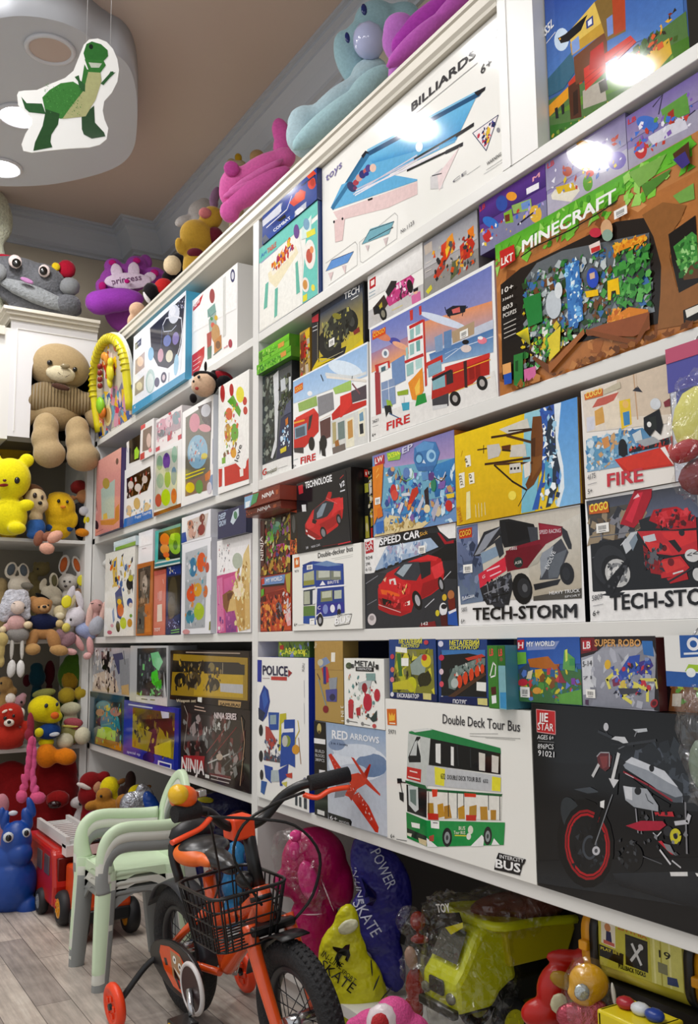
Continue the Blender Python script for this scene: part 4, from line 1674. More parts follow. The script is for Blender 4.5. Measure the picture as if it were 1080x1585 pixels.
('narrow black box end with yellow pictures, between the red car and blue skull boxes', 'boxes on the third shelf', '1d1d1b', '131312', -1.9755, -1.9365, 0.030, 0.100, 1.2065, 1.3892, '''
p c83a2c 40,995 471,978 502,867 68,897
p f4e8e0 196,957 330,951 349,903 215,909
p b8b848 55,794 496,791 528,666 81,665
p 2a2a26 122,660 605,640 589,349 173,353
p b8b04a 85,342 424,338 573,36 94,35
p d8d4cc 574,799 914,902 948,564 678,525
p b8962a 750,333 985,382 984,196 785,177
e d8cfa0 285 184 153 -14 5 60
p c8342a 744,161 945,162 944,5 781,9
s 87 40 4.7 d8d0b8,6a6a4a,b8a83a,3a3a34 547,984 986,971 985,309 547,316
'''),
('box with a big blue stone head towering over toy figures', 'boxes on the third shelf', '6a90c0', 'c87a2a', -1.8879, -1.5600, 0.000, 0.110, 1.2065, 1.4046, '''
g 8a86bc b8a0c8 0,1000 1000,1000 998,675 181,803
p 7ab0c8 164,807 998,690 999,292 121,316
g 4a90c8 2f6ea8 719,668 998,690 999,323 777,309
p e0cfa0 189,236 713,54 618,0 9,0
p 4a90c4 147,294 542,376 714,133 618,56 376,199
p 3a78b0 359,203 668,206 650,66 523,90
s 91 160 9.8 5aa8d8,3a78b8,a8d0e8,d8e8f0,c8a070,8a6ab0,3a5a9a 163,758 990,646 993,1 170,139
p 4f86bc 549,934 660,982 799,928 843,792 796,664 719,621 578,672 539,793
p 6aa0d0 565,945 668,977 783,916 767,859 580,878
e 3a6ea0 603 800 50 -13 1 69
e 8ac0e0 603 793 35 -9 1 47
e a8d0ea 744 787 55 -14 1 72
e 5a90c0 751 785 31 -8 0 40
p d8e4ee 639,736 658,770 681,717
p 4a7ab0 578,704 781,668 765,610 593,652
p 6a9ac8 625,628 703,625 710,529 640,530
l d8d8e0 3.1 764,563 810,490 870,491 901,561
l 2a2c34 1.9 779,528 855,471 908,528
p d8d8dc 379,444 478,439 494,395 387,410
e 6a8ac0 448 672 42 -10 1 64
l 7ac06a 1.9 350,761 382,639 431,579 513,592 530,684
l 5a3a34 1.9 333,732 365,627 447,567
e c83a3a 279 499 40 -9 1 82
e d8584a 295 446 44 -10 1 66
p c8402c 511,463 576,481 591,414 492,274 443,251
p e88a3a 460,297 509,303 475,229 451,233
p 3a2a30 654,415 701,452 707,245 668,222
e 3a8a6a 763 454 31 -7 1 78
e 6a4a8a 741 553 34 -8 0 47
e e8d8b0 683 203 37 -8 1 48
e c83a34 927 184 38 -8 0 62
e d8c8a8 806 146 36 -7 1 56
e 4a6a9a 249 737 41 -10 1 49
e d8a878 275 763 27 -7 0 29
p d8d8e0 326,242 378,346 411,323 359,203
p c8c8d4 556,212 638,355 653,320 588,158
p b8b8c8 729,146 808,303 823,237 759,45
p e08a2a 6,864 156,876 123,450 103,320 11,135
l f0c060 2.3 58,784 86,827
l f0c060 2.3 57,717 90,751
p d87a2a 59,329 122,350 137,229 66,209
p 3f78c0 39,164 145,177 151,25 45,26
p 9ac84a 201,980 303,969 386,930 368,854 217,877
t e8f04a 217 901 152 9 1 56 OCEAN
t c8c8e0 402 909 131 21 1 71 EP
p c03a44 30,967 167,972 168,864 42,863
t f6e8e6 46 887 106 14 1 67 LW
p e8c83a 899,314 988,310 987,264 913,265
k 37 384 71 84
s 92 30 6.6 c8b070,e8d8a8,b09050 206,199 619,72 457,37 116,14
'''),
('box with a red toy sports car racing, white SPEED CAR corner', 'boxes on the third shelf', '2e3036', 'e6e4e0', -1.9363, -1.5678, 0.004, 0.110, 0.9876, 1.2054, '''
p efeeec 0,1000 370,1000 113,607 0,612
p efeeec 0,1000 1000,1000 997,849 930,854 818,972 370,1000 245,908 3,917
p 22242a 377,1000 818,1000 904,814 997,824 1000,0 0,0 0,612 113,607
p a8bcd4 268,875 751,892 828,787 640,736 455,707 146,633 130,649
p c8d4e4 383,871 642,884 627,765 412,769
s 93 50 8.1 8aa8cc,e0e8f0,6a88b0,b0a8c0 276,874 750,865 641,750 195,656
g 4a4c54 26282e 113,593 640,723 997,811 1000,509
p 3a3c42 7,604 130,613 996,447 1000,0 2,0
l 9a9ca4 1.6 13,500 162,573
l 8a8c94 1.6 27,263 143,314
l c8c8cc 2.0 847,436 943,528
l d0d0d4 2.0 680,195 774,274
p 1c1e22 748,721 929,797 996,799 993,635 851,642
p a82030 855,912 911,825 979,833 978,802 891,803 804,961
p 33353a 370,1000 818,1000 843,928 671,946 369,958
t f4f4f6 197 901 446 16 1 78 SPEED CAR
t e8b04a 643 924 82 12 1 40 Sick
p 26282e 178,882 670,895 672,1000 211,989
p c03440 10,968 114,976 116,841 19,833
t f4e0e0 23 922 84 6 0 51 CA
t f4e0e0 26 862 83 7 0 51 DA
t 3a3a3e 18 766 83 3 0 36 924
t 3a3a3e 18 699 55 8 0 33 296
t 3a3a3e 17 640 72 2 0 36 6-12
p c0202a 160,429 273,590 527,684 722,725 851,667 881,535 859,397 742,316 564,247 534,155 419,118 299,150 166,212
p d42a32 169,471 303,544 453,501 538,438 523,345 406,298 176,370
p 40444c 349,567 455,680 626,665 693,623 595,473 438,502
p a8b4bc 380,578 469,657 555,653 453,528
p 2a2c32 625,658 747,655 745,524 650,481
p d83038 527,684 722,725 826,684 799,648 721,672
p e04048 746,590 863,640 874,523 796,441
p a01a24 663,440 848,487 847,398 742,329 620,271
e 1c1d20 599 272 48 9 -24 100
e b8b8bc 603 272 24 4 -14 58
e 1c1d20 847 411 30 3 -12 77
e a8a8ac 847 411 16 1 -8 49
p 8a161e 167,327 420,256 419,187 222,210
p 1d1416 207,325 316,289 315,233 222,252
p e86a2a 192,419 302,396 421,345 406,325 208,367
p f0d080 436,378 496,456 488,415 451,343
p e8c0a0 225,523 265,548 248,492
p f4e8e0 464,253 522,277 521,230 471,225
p e8e0dc 295,516 364,524 378,452 302,466
p b01c26 159,242 299,192 520,169 419,118 299,143 166,205
l f0d8d8 1.2 167,256 419,159
s 94 40 6.2 d8323a,8a141c,e85a5a,b81c26 287,503 524,453 492,184 253,223
e d8b83a 876 281 22 -1 1 33
e b8784a 939 302 32 -2 1 45
p 7a2a1c 907,253 975,274 978,137 918,164
e e8e8e8 862 167 38 -2 1 64
e 2a2a2e 869 192 28 -1 0 25
p 2f5fb0 905,140 985,161 998,0 903,14
p e8e8ee 911,140 985,168 985,143 917,114
e d8c83a 804 131 20 -1 1 31
p 5a2420 829,105 892,115 903,1 840,2
e d8d0d0 84 100 52 -1 1 64
e a8a0a0 84 115 29 -1 0 29
p 8a2a2e 630,32 777,55 789,1 616,0
t f0f0f0 643 12 67 8 0 32 142
k 627 745 74 80
'''),
('yellow box turned on its side with a sailing ship picture', 'boxes on the third shelf', 'e8c41e', '6a4a2c', -1.5588, -1.1946, 0.000, 0.120, 1.1974, 1.3913, '''
g f0cf22 dcb41a 0,1000 732,999 545,4 0,0
g 9fd0dc 7fc0d4 611,1000 778,995 663,7 557,8
g 5a9ad8 8ac0e8 836,1000 1000,1000 995,1 842,2
p 3a6ab8 732,999 836,1000 833,705 752,425 687,17 641,20 725,341
p 2c3a4a 783,850 832,909 849,576 862,390 842,216 778,25 744,18 803,317 757,546
p 5aa8c8 754,485 807,407 799,228 738,125
p e8f0f4 836,1000 887,996 853,651 883,383 884,175 842,2 821,15 868,298 837,550
s 95 60 7.9 f4f8fa,3a5aa8,a8d0e8,1f3a5a 743,994 847,981 844,38 698,14
p d8d4c8 403,917 633,942 652,821 479,838
p 7a4a1c 675,941 740,923 747,706 728,401 663,266 614,226 599,284 645,396 655,740
p 5a3412 654,724 690,727 681,541 652,550
p 8a5a26 663,531 734,539 723,434 648,317
l 4a2c14 4.5 335,858 466,835 664,817
l 5a3a1c 5.1 465,827 658,691
l 3a2410 2.9 480,871 658,827
l 4a2c14 2.6 209,767 291,755
l 3a2410 2.0 265,798 262,714
p cfcac2 295,788 398,768 415,695 393,637 300,634
p d4cfc6 499,715 610,692 617,562 482,599
p 6a3a1c 417,736 493,726 484,655 422,693
l 3a2410 3.2 422,693 491,661
l 4a2c14 4.5 272,593 378,575 640,539
l 5a3a1c 4.4 352,567 661,484
l 3a2410 3.8 351,559 497,345 608,227
p d8d4cc 479,527 566,515 574,417 476,431
p 1c1c20 484,490 501,488 500,464 483,466
p 1c1c20 513,484 529,482 528,458 512,460
p 1c1c20 540,479 556,477 555,453 539,455
p e4e0d8 590,492 644,506 638,367 596,348
l 3a2410 1.5 536,83 608,227
e f4e060 492 203 32 -8 2 47
p f4f0e0 97,736 144,737 148,615 102,612
p f4f0e0 34,564 87,565 85,403 39,398
p f4f0e0 124,537 174,539 176,420 128,420
t 6a5a2a 134 620 -26 95 -21 -4 18
t 5a4a20 74 423 -17 117 -25 1 3333
t 6a5a2a 160 441 -14 89 -22 0 10
p f0e8b0 98,340 133,347 132,55 90,40
l f4eebb 1.6 177,186 180,53
l f4eebb 1.6 205,195 207,47
l f4eebb 1.6 232,189 231,50
l f4eebb 1.6 259,190 262,59
t c8782a 61 29 -27 174 -34 -2 WAVE
l c89a1a 1.3 58,749 74,805
p 8a5a30 1000,1000 1000,998 998,0 990,0
'''),
('white TECH-STORM box with a dark red heavy truck', 'boxes on the third shelf', 'f0efed', '16171a', -1.5666, -1.2039, 0.004, 0.120, 0.9876, 1.1963, '''
g 7a86a8 5a6684 4,991 199,994 184,448 1,394
g 55627e 7a8aa0 2,625 232,649 247,229 23,209
p cfc9bd 199,994 999,987 984,199 261,235
g d4d0c6 b8ae9a 585,745 997,923 984,199 638,210
p 5a564e 639,243 986,286 984,199 637,203
s 96 40 11.0 4a5878,8a96b0,6a7898,3a4660 13,887 196,881 221,253 20,225
p c8472a 25,963 148,967 145,868 27,869
t f0c040 32 887 106 9 1 56 COGO
p 24262c 390,987 468,984 662,896 693,779 632,722 421,719 386,842
p 33353c 148,678 252,899 395,928 399,854 204,669
p 9a9ea8 162,683 265,867 395,920 332,838 233,694
p 8fa4b8 219,696 383,755 380,654 230,590
p 3c4048 190,686 399,839 419,662 379,625 344,777
p 1c1e24 435,962 662,896 670,783 460,740
p 4a4e56 614,879 690,862 692,738 633,736
p 8a1c34 698,901 875,834 866,756 748,700 601,520 440,487 419,633 472,710 704,749
p a0243c 709,885 869,822 862,784 705,790
t e8d0d8 705 797 156 -13 1 35 SPEED RACING
p 7a162c 433,688 702,708 724,677 601,506 440,494
t e8d8dc 471 688 56 -3 1 26 5805
e 2c3a38 532 565 37 -6 2 50
t d8d8d0 505 548 56 5 1 28 ASR
p d8344c 192,492 425,632 434,502 203,357
l f4d0d8 3.0 269,518 377,553
l f4d0d8 2.4 295,463 389,501
t f4e0e4 229 443 25 12 1 32 G
p 4a4c54 745,633 860,731 908,604 824,382 690,386
p 9aa0a8 699,614 803,676 763,509 702,398
p 6a7078 754,577 899,632 825,395 758,390
t e0e4e8 761 470 61 149 -26 17 EVOLVE
p 33353a 864,836 905,787 932,664 930,626 909,630 871,742
p b8b4a8 601,506 699,614 723,637 684,535
p 2c2e34 203,357 465,484 486,355 442,178 260,192 228,252
l 8a8c92 2.7 266,394 287,204
l 8a8c92 2.7 347,442 367,212
l 8a8c92 2.1 236,295 449,373
l 1a1b20 2.4 227,238 446,289
p 3a3c44 301,203 418,208 404,153 326,158
p 26282e 643,351 846,379 822,330 652,296
e 1b1c20 555 320 78 4 -13 145
e 33353a 570 325 52 3 -8 91
e 6a6c70 576 324 21 1 -3 38
e 1f2024 890 419 50 2 -7 98
e 2f3136 885 420 27 1 -4 57
s 97 40 6.7 3a3c44,6a6e78,1c1e22,8a8c94 239,427 476,454 468,204 260,206
t f2f2f2 762 248 214 5 1 29 HEAVY TRUCK
t d8d8d8 871 212 109 6 1 18 SPORT
l d8dce4 1.9 43,253 152,288
t e0e4ec 43 261 116 12 1 27 RACER
t 131316 134 54 817 -14 3 115 TECH-STORM
t 5a5a5e 33 133 51 9 1 42 5805
t 2a2a2e 27 21 35 6 1 45 6+
k 59 518 84 84
'''),
('FIRE box with a red rescue boat, half behind the hanging yellow bag', 'boxes on the third shelf', 'ebe6df', 'c8c2b8', -1.1857, -0.9900, 0.000, 0.120, 1.2046, 1.3995, '''
p e4dacc 6,991 1000,1000 1000,491 44,605
p d8c8b4 440,1000 1000,1000 1000,565 430,659
l c8a888 2.8 631,998 650,597
p 3a3a44 609,857 666,888 721,817
l c8b098 1.4 659,1000 662,874
p c86a5a 132,813 203,880 456,884 376,805
p d8a85a 160,777 269,799 274,647 165,640
p e8dcc8 259,801 455,832 448,580 291,583
p e8c83a 454,803 579,797 583,567 466,546
e e8c070 524 758 34 -8 1 35
p 4a90c0 489,691 563,690 564,571 496,570
p d8d8e0 59,739 158,732 154,612 54,603
g 5a90b8 8ab0cc 41,529 696,513 995,197 36,236
p 6aa0c0 39,483 309,519 421,313 40,236
s 101 90 7.7 4a80b0,a8c8dc,d8e4ea,d0a878,7ab0d0 48,543 659,535 613,214 40,251
p d89a5a 230,505 309,519 326,424 256,408
p cfd8dc 581,477 677,502 694,393 617,394
p c83424 371,293 883,309 1000,389 1000,204 1000,133 515,157 476,165
p d8402c 381,291 883,302 994,152 515,172
p f4f0ec 873,304 921,309 1000,144 994,144
p 2a2c34 539,350 978,379 996,316 538,320
s 102 40 3.5 c83424,20222a 539,365 997,375 996,316 548,325
p a8acb0 618,409 809,414 884,354 712,345
e 1c1e22 471 379 50 -10 2 81
p 1a1c20 423,374 521,399 522,308 421,321
p 1c1e24 717,597 888,634 916,496 884,413 829,470 771,422 715,494
e d8dce0 851 686 56 -12 1 50
p 2a302c 774,585 849,584 847,466 791,478
e e8e8e4 773 526 23 -5 0 24
p 8a3a44 935,682 1000,700 1000,634 944,637
p c8bfa8 283,944 478,974 486,914 282,900
p d8762a 48,959 274,961 272,895 52,903
t f4d060 62 916 201 3 2 53 COGO
t c83440 271 66 407 -10 4 114 FIRE
t 5a5a60 41 160 97 9 2 47 4175
l 8a8a90 0.9 39,118 147,124
t 2a2a2e 36 33 57 5 2 44 5+
'''),
('white TECH-STORM box with a red motorcycle, at the right edge', 'boxes on the third shelf', 'f0efed', '1a1b1e', -1.1917, -0.9513, 0.004, 0.120, 0.9876, 1.2035, '''
g 4a4c54 7a84a0 14,984 994,968 994,610 37,626
p 2c2e33 34,764 994,723 994,227 47,234
g 5a564e 3a3c42 22,901 491,902 516,686 30,682
s 103 40 14.6 6a5a48,8a8a90,3a3c44,a09078 26,860 520,859 515,636 35,654
p 24262a 37,626 1000,665 1000,209 314,222 38,242
l 6a6c72 1.8 39,681 485,679
l 5a5c62 1.8 50,514 191,538
l e8e8ee 1.1 326,587 375,632
p f0efed 38,238 994,221 1000,0 0,0
p 22242a 109,209 188,224 347,220 314,195 213,195
e 1b1c1f 229 405 174 7 -34 190
e 34363a 221 433 162 5 -31 171
e 1b1c1f 257 389 123 5 -24 130
e c8c8c6 283 373 116 2 -16 113
e 8a8c8e 283 373 81 1 -11 81
e d4d4d2 283 373 52 1 -7 51
s 104 40 4.7 6a6c6e,e0e0de,3a3c40 196,456 370,450 365,292 199,292
p 1d1e22 147,283 371,476 402,459 230,208 170,212
s 105 16 3.6 4a4c50,101114 173,281 387,474 385,422 214,223
p c8ccd0 342,597 424,676 485,679 436,559 372,515
p 8a98a4 406,601 470,668 484,616 435,533
p b01a30 331,755 478,1000 631,988 623,924 533,771 455,709
p d83048 380,785 507,972 552,975 441,749
p f0d0d4 461,933 507,972 522,945
p 2a2c30 502,763 606,782 718,702 690,658 516,686
p b81e2c 591,748 636,825 828,823 975,726 975,647 773,657
p d83a44 664,796 828,812 956,741 827,742 677,745
s 106 60 5.2 8a1420,e04a54,c8242e,5a1018,3a3c50 621,816 957,787 956,650 648,690
p c8303a 485,679 662,663 975,624 975,474 771,465 601,499
p d8383c 690,646 975,630 975,555 826,518 717,606
p c8ccd2 530,634 633,643 646,592 543,582
e 2a2a30 858 626 24 -4 0 26
p 1f2024 744,578 799,581 852,503 825,482
p d83c3e 544,594 730,555 771,477 587,513
p a81c26 528,571 586,501 569,377 540,393
p c82c34 658,442 838,457 904,366 824,314 670,304
p d8403e 672,428 825,440 878,380 714,337
p a01c24 570,427 658,442 671,329 584,350
e 7a1420 757 418 27 -3 0 29
e 6a141c 709 528 22 -3 0 24
e d8d8d8 930 451 58 -7 0 47
t 2a2a2e 891 438 84 13 0 35 <<
p b81e28 713,300 878,333 890,283 741,260
e d0d0d0 962 312 38 -4 0 47
l d8d8d8 2.4 769,331 851,347
l 2c2e34 3.2 727,274 930,363
s 107 50 5.4 3a3c44,6a6c72,1a1b1e,8a2028 543,569 688,549 685,340 539,367
p cc6a2a 42,945 231,947 236,862 44,870
t f6dc4a 48 886 181 4 3 64 COGO
t 131316 200 85 800 13 4 116 TECH-STO
t 5a5a5e 31 164 103 15 2 43 5809
t 2a2a2e 33 42 66 12 2 43 6+
l 9a9a9e 0.9 37,124 138,137
k 108 707 122 76
'''),
('blue and white box mostly hidden behind the hanging yellow bag', 'boxes on the third shelf', 'c8ccd8', '8a90a8', -0.9890, -0.8935, 0.000, 0.120, 1.2046, 1.3780, '''
p 4a56a8 120,844 533,872 532,695 119,698
'''),
('small black box of small brown figures, above the hanging yellow bag', 'boxes on the third shelf', '1c1d22', '101116', -0.9874, -0.8865, 0.000, 0.100, 1.3791, 1.4160, '''
p 5a4a3a 236,419 569,650 564,196 308,193
e c8a078 388 541 109 -25 2 133
e a87a50 499 718 84 -22 2 120
p f0eee8 274,437 567,449 564,145 307,167
p 8a2a2a 0,34 563,119 563,68 0,6
l 3a4a8a 1.2 36,245 156,276
'''),
('pale box of puppy and tool pictures, at the far left end', 'boxes on the lowest shelf of the left bay', 'b8b4b0', '8f8a88', -4.2593, -3.7270, -0.004, 0.100, 0.7452, 0.9401, '''
p b0b0b4 0,1000 1000,1000 1000,77 0,21
p 22181c 231,917 465,924 496,407 273,527
p d8c8b8 17,384 396,504 684,292 702,42 0,21
e e8d8c8 157 247 113 17 -5 131
p d8c4b0 502,300 635,355 742,87 567,14
s 111 80 15.5 d8ccc0,8a7a78,3a2c30,b8a8a0,e8e4e0 2,946 677,962 742,87 10,63
p 5a5a78 557,861 802,903 910,560 716,436
p 9a9ca0 735,740 966,787 1000,140 782,131
l 3a3a4a 4.8 838,936 882,654
p c8a878 798,205 977,254 997,34 812,29
'''),
('grey box with a black and neon green toy in its open front', 'boxes on the lowest shelf of the left bay', 'b4b6b8', '9a9c9e', -3.7147, -3.2751, -0.008, 0.110, 0.7314, 0.9483, '''
p 3a3e42 200,953 950,966 976,156 208,126
p 4a4e54 267,697 609,797 552,451 278,473
p 3a3e42 239,326 635,398 738,151 252,116
p 8ad8a0 563,869 757,900 877,729 775,573 627,664
p 4ad83a 599,540 735,603 798,377 672,319 571,395
p 3ab82c 676,372 844,433 865,278 709,270
e 8ad88a 725 221 96 -30 52 54
e 2a2c30 725 221 65 -20 26 27
p c8cacc 902,575 974,145 1000,20 904,32
s 112 50 14.1 55595e,2a2c30,8ad88a,70757a 260,838 892,861 923,164 272,143
p d4d4d2 189,87 990,135 1000,0 219,0
l 8a8a5a 4.4 579,70 694,75
l 5a5c60 4.0 339,63 501,64
w 200,953 950,966 976,156 208,126
'''),
('yellow and black box with brass toy torches in its window', 'boxes on the lowest shelf of the left bay', '2a1c16', '1a100e', -3.2528, -2.5770, -0.008, 0.130, 0.7585, 0.9319, '''
p a88a1a 48,929 984,882 983,154 16,90
p c8a820 355,559 934,585 933,192 344,138
g 2a241a 15120e 30,797 951,763 951,585 21,559
p 1c1820 404,793 884,795 934,737 934,599 420,574
l b8a888 4.0 705,777 703,587
e 8a7a48 568 694 40 -1 1 84
e 14100e 153 409 86 3 5 147
e 5a4a2a 329 430 110 3 4 161
e 2a2016 328 398 67 2 3 110
e c8a83a 563 375 80 3 2 135
e 3a3020 593 376 79 3 2 122
p c4c4c8 672,409 933,418 933,263 680,259
s 113 90 11.6 3a2c1c,c8a838,1a1410,6a5426,8a7a58 79,761 686,763 680,259 85,218
p 241512 3,1000 1000,1000 1000,894 0,933
l a89888 3.9 230,963 901,957
p 241610 29,91 1000,142 1000,0 26,0
p b89a6a 658,105 916,118 907,16 657,13
t e0d0b0 101 -41 274 50 2 63 Weapon set
t 3a2a1a 677 15 221 17 1 49 SAMURAI
p e8e8e0 399,110 453,116 451,19 397,29
w 48,929 984,882 983,154 16,90
'''),
('dark teal window box with a blue and lime toy figure', 'boxes on the lowest shelf of the left bay', '2a4a58', '1f3844', -4.2970, -3.7885, -0.004, 0.100, 0.5166, 0.7441, '''
p 32586a 0,1000 1000,1000 985,917 5,898
p 3a4448 200,831 925,884 954,61 170,31
e 3a8a9a 412 769 204 24 -5 96
e 4aa0a8 605 509 257 37 -11 196
e c8a07a 327 629 127 17 -4 69
e c8988a 768 700 151 19 -5 83
e d8c83a 548 742 79 10 -3 56
p 3a98a8 336,470 859,601 914,388 394,247
p a8d028 274,315 788,368 778,169 235,161
e b8dc30 507 265 220 36 -7 126
p b8882a 211,157 948,171 944,31 194,20
s 114 60 10.5 6ab8b8,d8a03a,3a7a8a,c8d84a,8a5a3a 225,804 906,854 934,57 217,39
w 200,831 925,884 954,61 170,31
'''),
('bright blue window box with a dark toy rifle', 'boxes on the lowest shelf of the left bay', '2a3aa0', '222e88', -3.7873, -3.1615, -0.006, 0.110, 0.5166, 0.7303, '''
p 2c40a8 19,986 1000,992 1000,911 29,894
p a8982a 182,892 947,918 918,163 183,178
p 6a5a30 182,892 947,918 941,677 188,629
p 3a302a 368,709 892,823 914,573 834,510 671,639 613,267 527,95 467,133 555,516 402,546
p 4a3420 727,621 940,627 925,476 781,501
s 115 60 15.0 3a3430,8a7a3a,b8a83a,5a4a40,2a2430 201,835 933,878 906,184 199,181
p d8c82c 598,289 873,467 881,178 613,165
p 2c3aa0 13,129 584,146 584,0 10,8
p 24349a 935,982 1000,988 1000,6 927,3
l c8d0e8 5.2 93,930 554,938
p d8d8e8 701,909 840,908 839,817 728,791
p e8ecf4 668,79 892,86 890,0 662,0
p 2a3aa0 690,55 874,63 873,12 690,6
t c8d0f0 85 42 261 17 -2 49 special op
e 1c2468 498 63 104 25 -1 102
w 182,892 947,918 918,163 183,178
'''),
('black NINJA box with toy blades in its window', 'boxes on the lowest shelf of the left bay', '231a1a', '15100f', -3.1441, -2.5770, -0.006, 0.120, 0.5166, 0.7574, '''
p 2c1c1c 71,848 917,860 916,116 56,106
e 17191c 234 574 140 21 4 247
e 2c3034 222 618 76 11 2 135
s 116 120 22.0 5a2a2c,2a2c2c,7a3a3a,8a8a88,3a2424,1a1818,a89a98 70,802 917,839 916,158 57,130
l 7a2c30 4.3 465,279 832,767
l 8a3a3a 4.3 417,359 700,749
l 5a5a58 5.2 651,229 917,532
l 4a4a48 5.2 697,173 937,412
l c8c8c4 4.8 440,230 743,418
s 117 22 9.7 d8d8d4,a8a8a4 323,654 678,810 700,728 371,595
e c8b8a8 607 350 46 9 0 43
t e8d8d8 530 834 303 26 1 77 NINJA SERIES
p b02a34 59,247 392,310 377,127 28,65
t ece4e2 23 40 366 22 4 179 NINJA
l a8a098 3.8 60,937 123,808 92,576 61,340 139,262
l c8a888 3.4 896,898 938,618 916,366 884,66
l c8b0a0 3.2 228,954 376,947
l c8b0a0 3.2 227,909 400,906
p 701c24 463,112 764,145 763,113 462,78
l c0b8b4 3.2 486,39 741,54
l c0b8b4 3.2 486,84 763,102
p e8e8e4 401,76 462,78 462,34 401,31
w 71,848 917,860 916,116 56,106
'''),
('tall white POLICE box with blue toy vehicles, at the left post', 'boxes on the lowest shelf', 'eeede9', '1f36a8', -2.5250, -2.2105, -0.006, 0.110, 0.5166, 0.9147, '''
p 1f36a0 0,979 93,978 86,819 0,820
t 26264a 115 874 508 0 -1 66 POLICE
p a03038 629,919 705,897 629,865
p c84a44 288,864 601,867 602,842 289,839
l b8a8a8 2.0 110,848 259,850
p 24489a 50,717 140,798 230,766 267,687 203,583 114,537 37,594
p 3a68b8 96,730 171,774 231,685 143,620
p 2a3a5a 21,634 173,601 114,537 28,552
p 2a5aa8 232,610 449,617 436,498 249,485
p 9ab0b8 268,591 392,599 393,534 269,526
p b8504a 174,510 248,505 408,417 294,349 175,420
p c8c03a 464,608 589,620 589,576 492,541 494,365 437,351
p 2454a8 548,573 752,586 754,267 632,280 467,246 493,462 548,505
p e8e8ec 521,508 726,525 726,500 521,484
e 8a9a4a 604 432 71 5 0 39
e c8c8c0 563 429 55 4 0 39
l d8c43a 3.8 806,580 832,515 766,463 753,386
e d8a03a 766 387 69 6 0 32
l a87a4a 3.4 819,467 859,300
p 5a6068 147,337 466,304 466,275 147,267
s 121 40 8.0 8a3a3a,5a6a8a,c8c8cc,3a4a6a 145,417 465,431 466,285 147,267
p 2454a8 148,236 324,233 296,121 179,149
p b8c4c8 295,210 467,226 453,147 282,130
p 2a4aa0 439,224 632,280 606,191 495,151 523,125 468,119
p c84a3a 578,208 700,229 700,191 606,191
p d8d06a 495,142 606,162 592,123
p 2a62a8 89,120 209,122 151,27 75,38
e 2a2c34 78 474 42 3 -1 41
e 2a2c34 81 291 42 4 -1 40
e 2a2a34 95 161 36 3 -1 36
e 8a8a9a 929 195 36 4 0 24
t 6a6a70 928 908 10 57 -42 0 XUXU
l c8c8cc 2.3 923,851 928,738
l c8c8cc 2.3 923,700 928,568
p 34344a 754,83 794,86 794,22 754,22
p 34344a 825,83 864,84 865,21 826,22
p 34344a 911,86 962,87 962,18 911,19
'''),
('small green and yellow box lying on the POLICE box', 'boxes on the lowest shelf', '6a8a3a', '3f5a28', -2.4242, -2.2372, 0.012, 0.110, 0.9158, 0.9620, '''
p 7a9a3a 0,1000 1000,1000 1000,732 11,693
s 122 50 10.2 c8d83a,5a8a3a,3a5a2c,e8e04a,8a9ad0 52,743 980,777 980,40 50,52
p c83a34 54,693 182,722 190,447 62,444
t e8e84a 224 161 675 44 -11 384 ABC toy
'''),
('gold box with a blue and red toy scooter picture', 'boxes on the lowest shelf', 'ae8f4e', '7a6434', -2.1856, -2.0385, 0.000, 0.045, 0.7545, 0.9589, '''
p b89858 0,1000 1000,1000 988,647 0,639
p c83a44 254,659 460,678 545,501 339,463
p 8a9ab8 107,748 420,803 566,733 202,659
p 3a3f8a 307,677 409,687 415,464 313,463
p 9aa0a8 498,536 801,557 762,397 536,394
p 5a5a9a 383,392 789,415 775,256 422,250
l 8a9aa0 4.8 138,514 415,179
l 6a4a48 3.7 93,586 190,515
e 8a2a34 387 151 102 2 4 46
e c8c4b0 209 730 103 1 4 43
e 3a3a5a 629 307 100 2 4 43
p f0ece0 602,857 738,858 728,743 592,742
t f0ead8 910 214 13 -185 99 4 3 IN 1
t e8e0c8 70 910 6 72 -83 0 Toys
'''),
('narrow navy box standing behind the white metal kit box', 'boxes on the lowest shelf', '1f244c', '141838', -2.1212, -2.0605, 0.050, 0.100, 0.7545, 0.9574, '''
t c8d0e8 269 955 36 -128 385 7 CAR
'''),
('white metal construction kit box with red and grey parts', 'boxes on the lowest shelf', 'eeeee8', 'd6d6d0', -2.0242, -1.8414, -0.006, 0.050, 0.7545, 0.9162, '''
t 3a3a3c 286 890 541 -11 3 82 METAL
l 2a2a2e 10.1 318,843 746,843
t f0f0f0 351 830 363 1 1 33 CONSTRUCTOR
e 6a7a5a 132 888 82 1 2 50
t 3a3a3c 62 855 223 0 3 63 3
t 2a2a2e 810 849 64 -3 1 72 1
s 123 60 5.5 c83a48,3a4a48,6a9a98,b8c8c0,d8a87a 91,751 826,788 820,140 95,97
e c03048 597 365 107 5 3 128
e c03a48 829 481 71 3 1 91
p c0c8c8 361,632 728,725 661,579 392,548
e 9a2c3a 528 574 67 2 2 71
e c83a48 177 345 70 3 2 44
p b8404a 106,320 246,316 220,104 114,109
p b83a44 314,265 418,292 414,160 317,166
l 4a5a5a 3.2 552,168 720,134
p 3a4a48 653,130 821,269 820,119 719,91
l 5a5a5a 1.5 93,63 341,56
l 5a5a5a 1.4 446,47 651,38
e 8a8a8a 93 63 36 2 1 27
e 8a8a8a 463 48 35 2 1 27
e c85a5a 752 38 47 3 0 31
p 8aa8a4 566,783 794,792 793,686 580,680
'''),
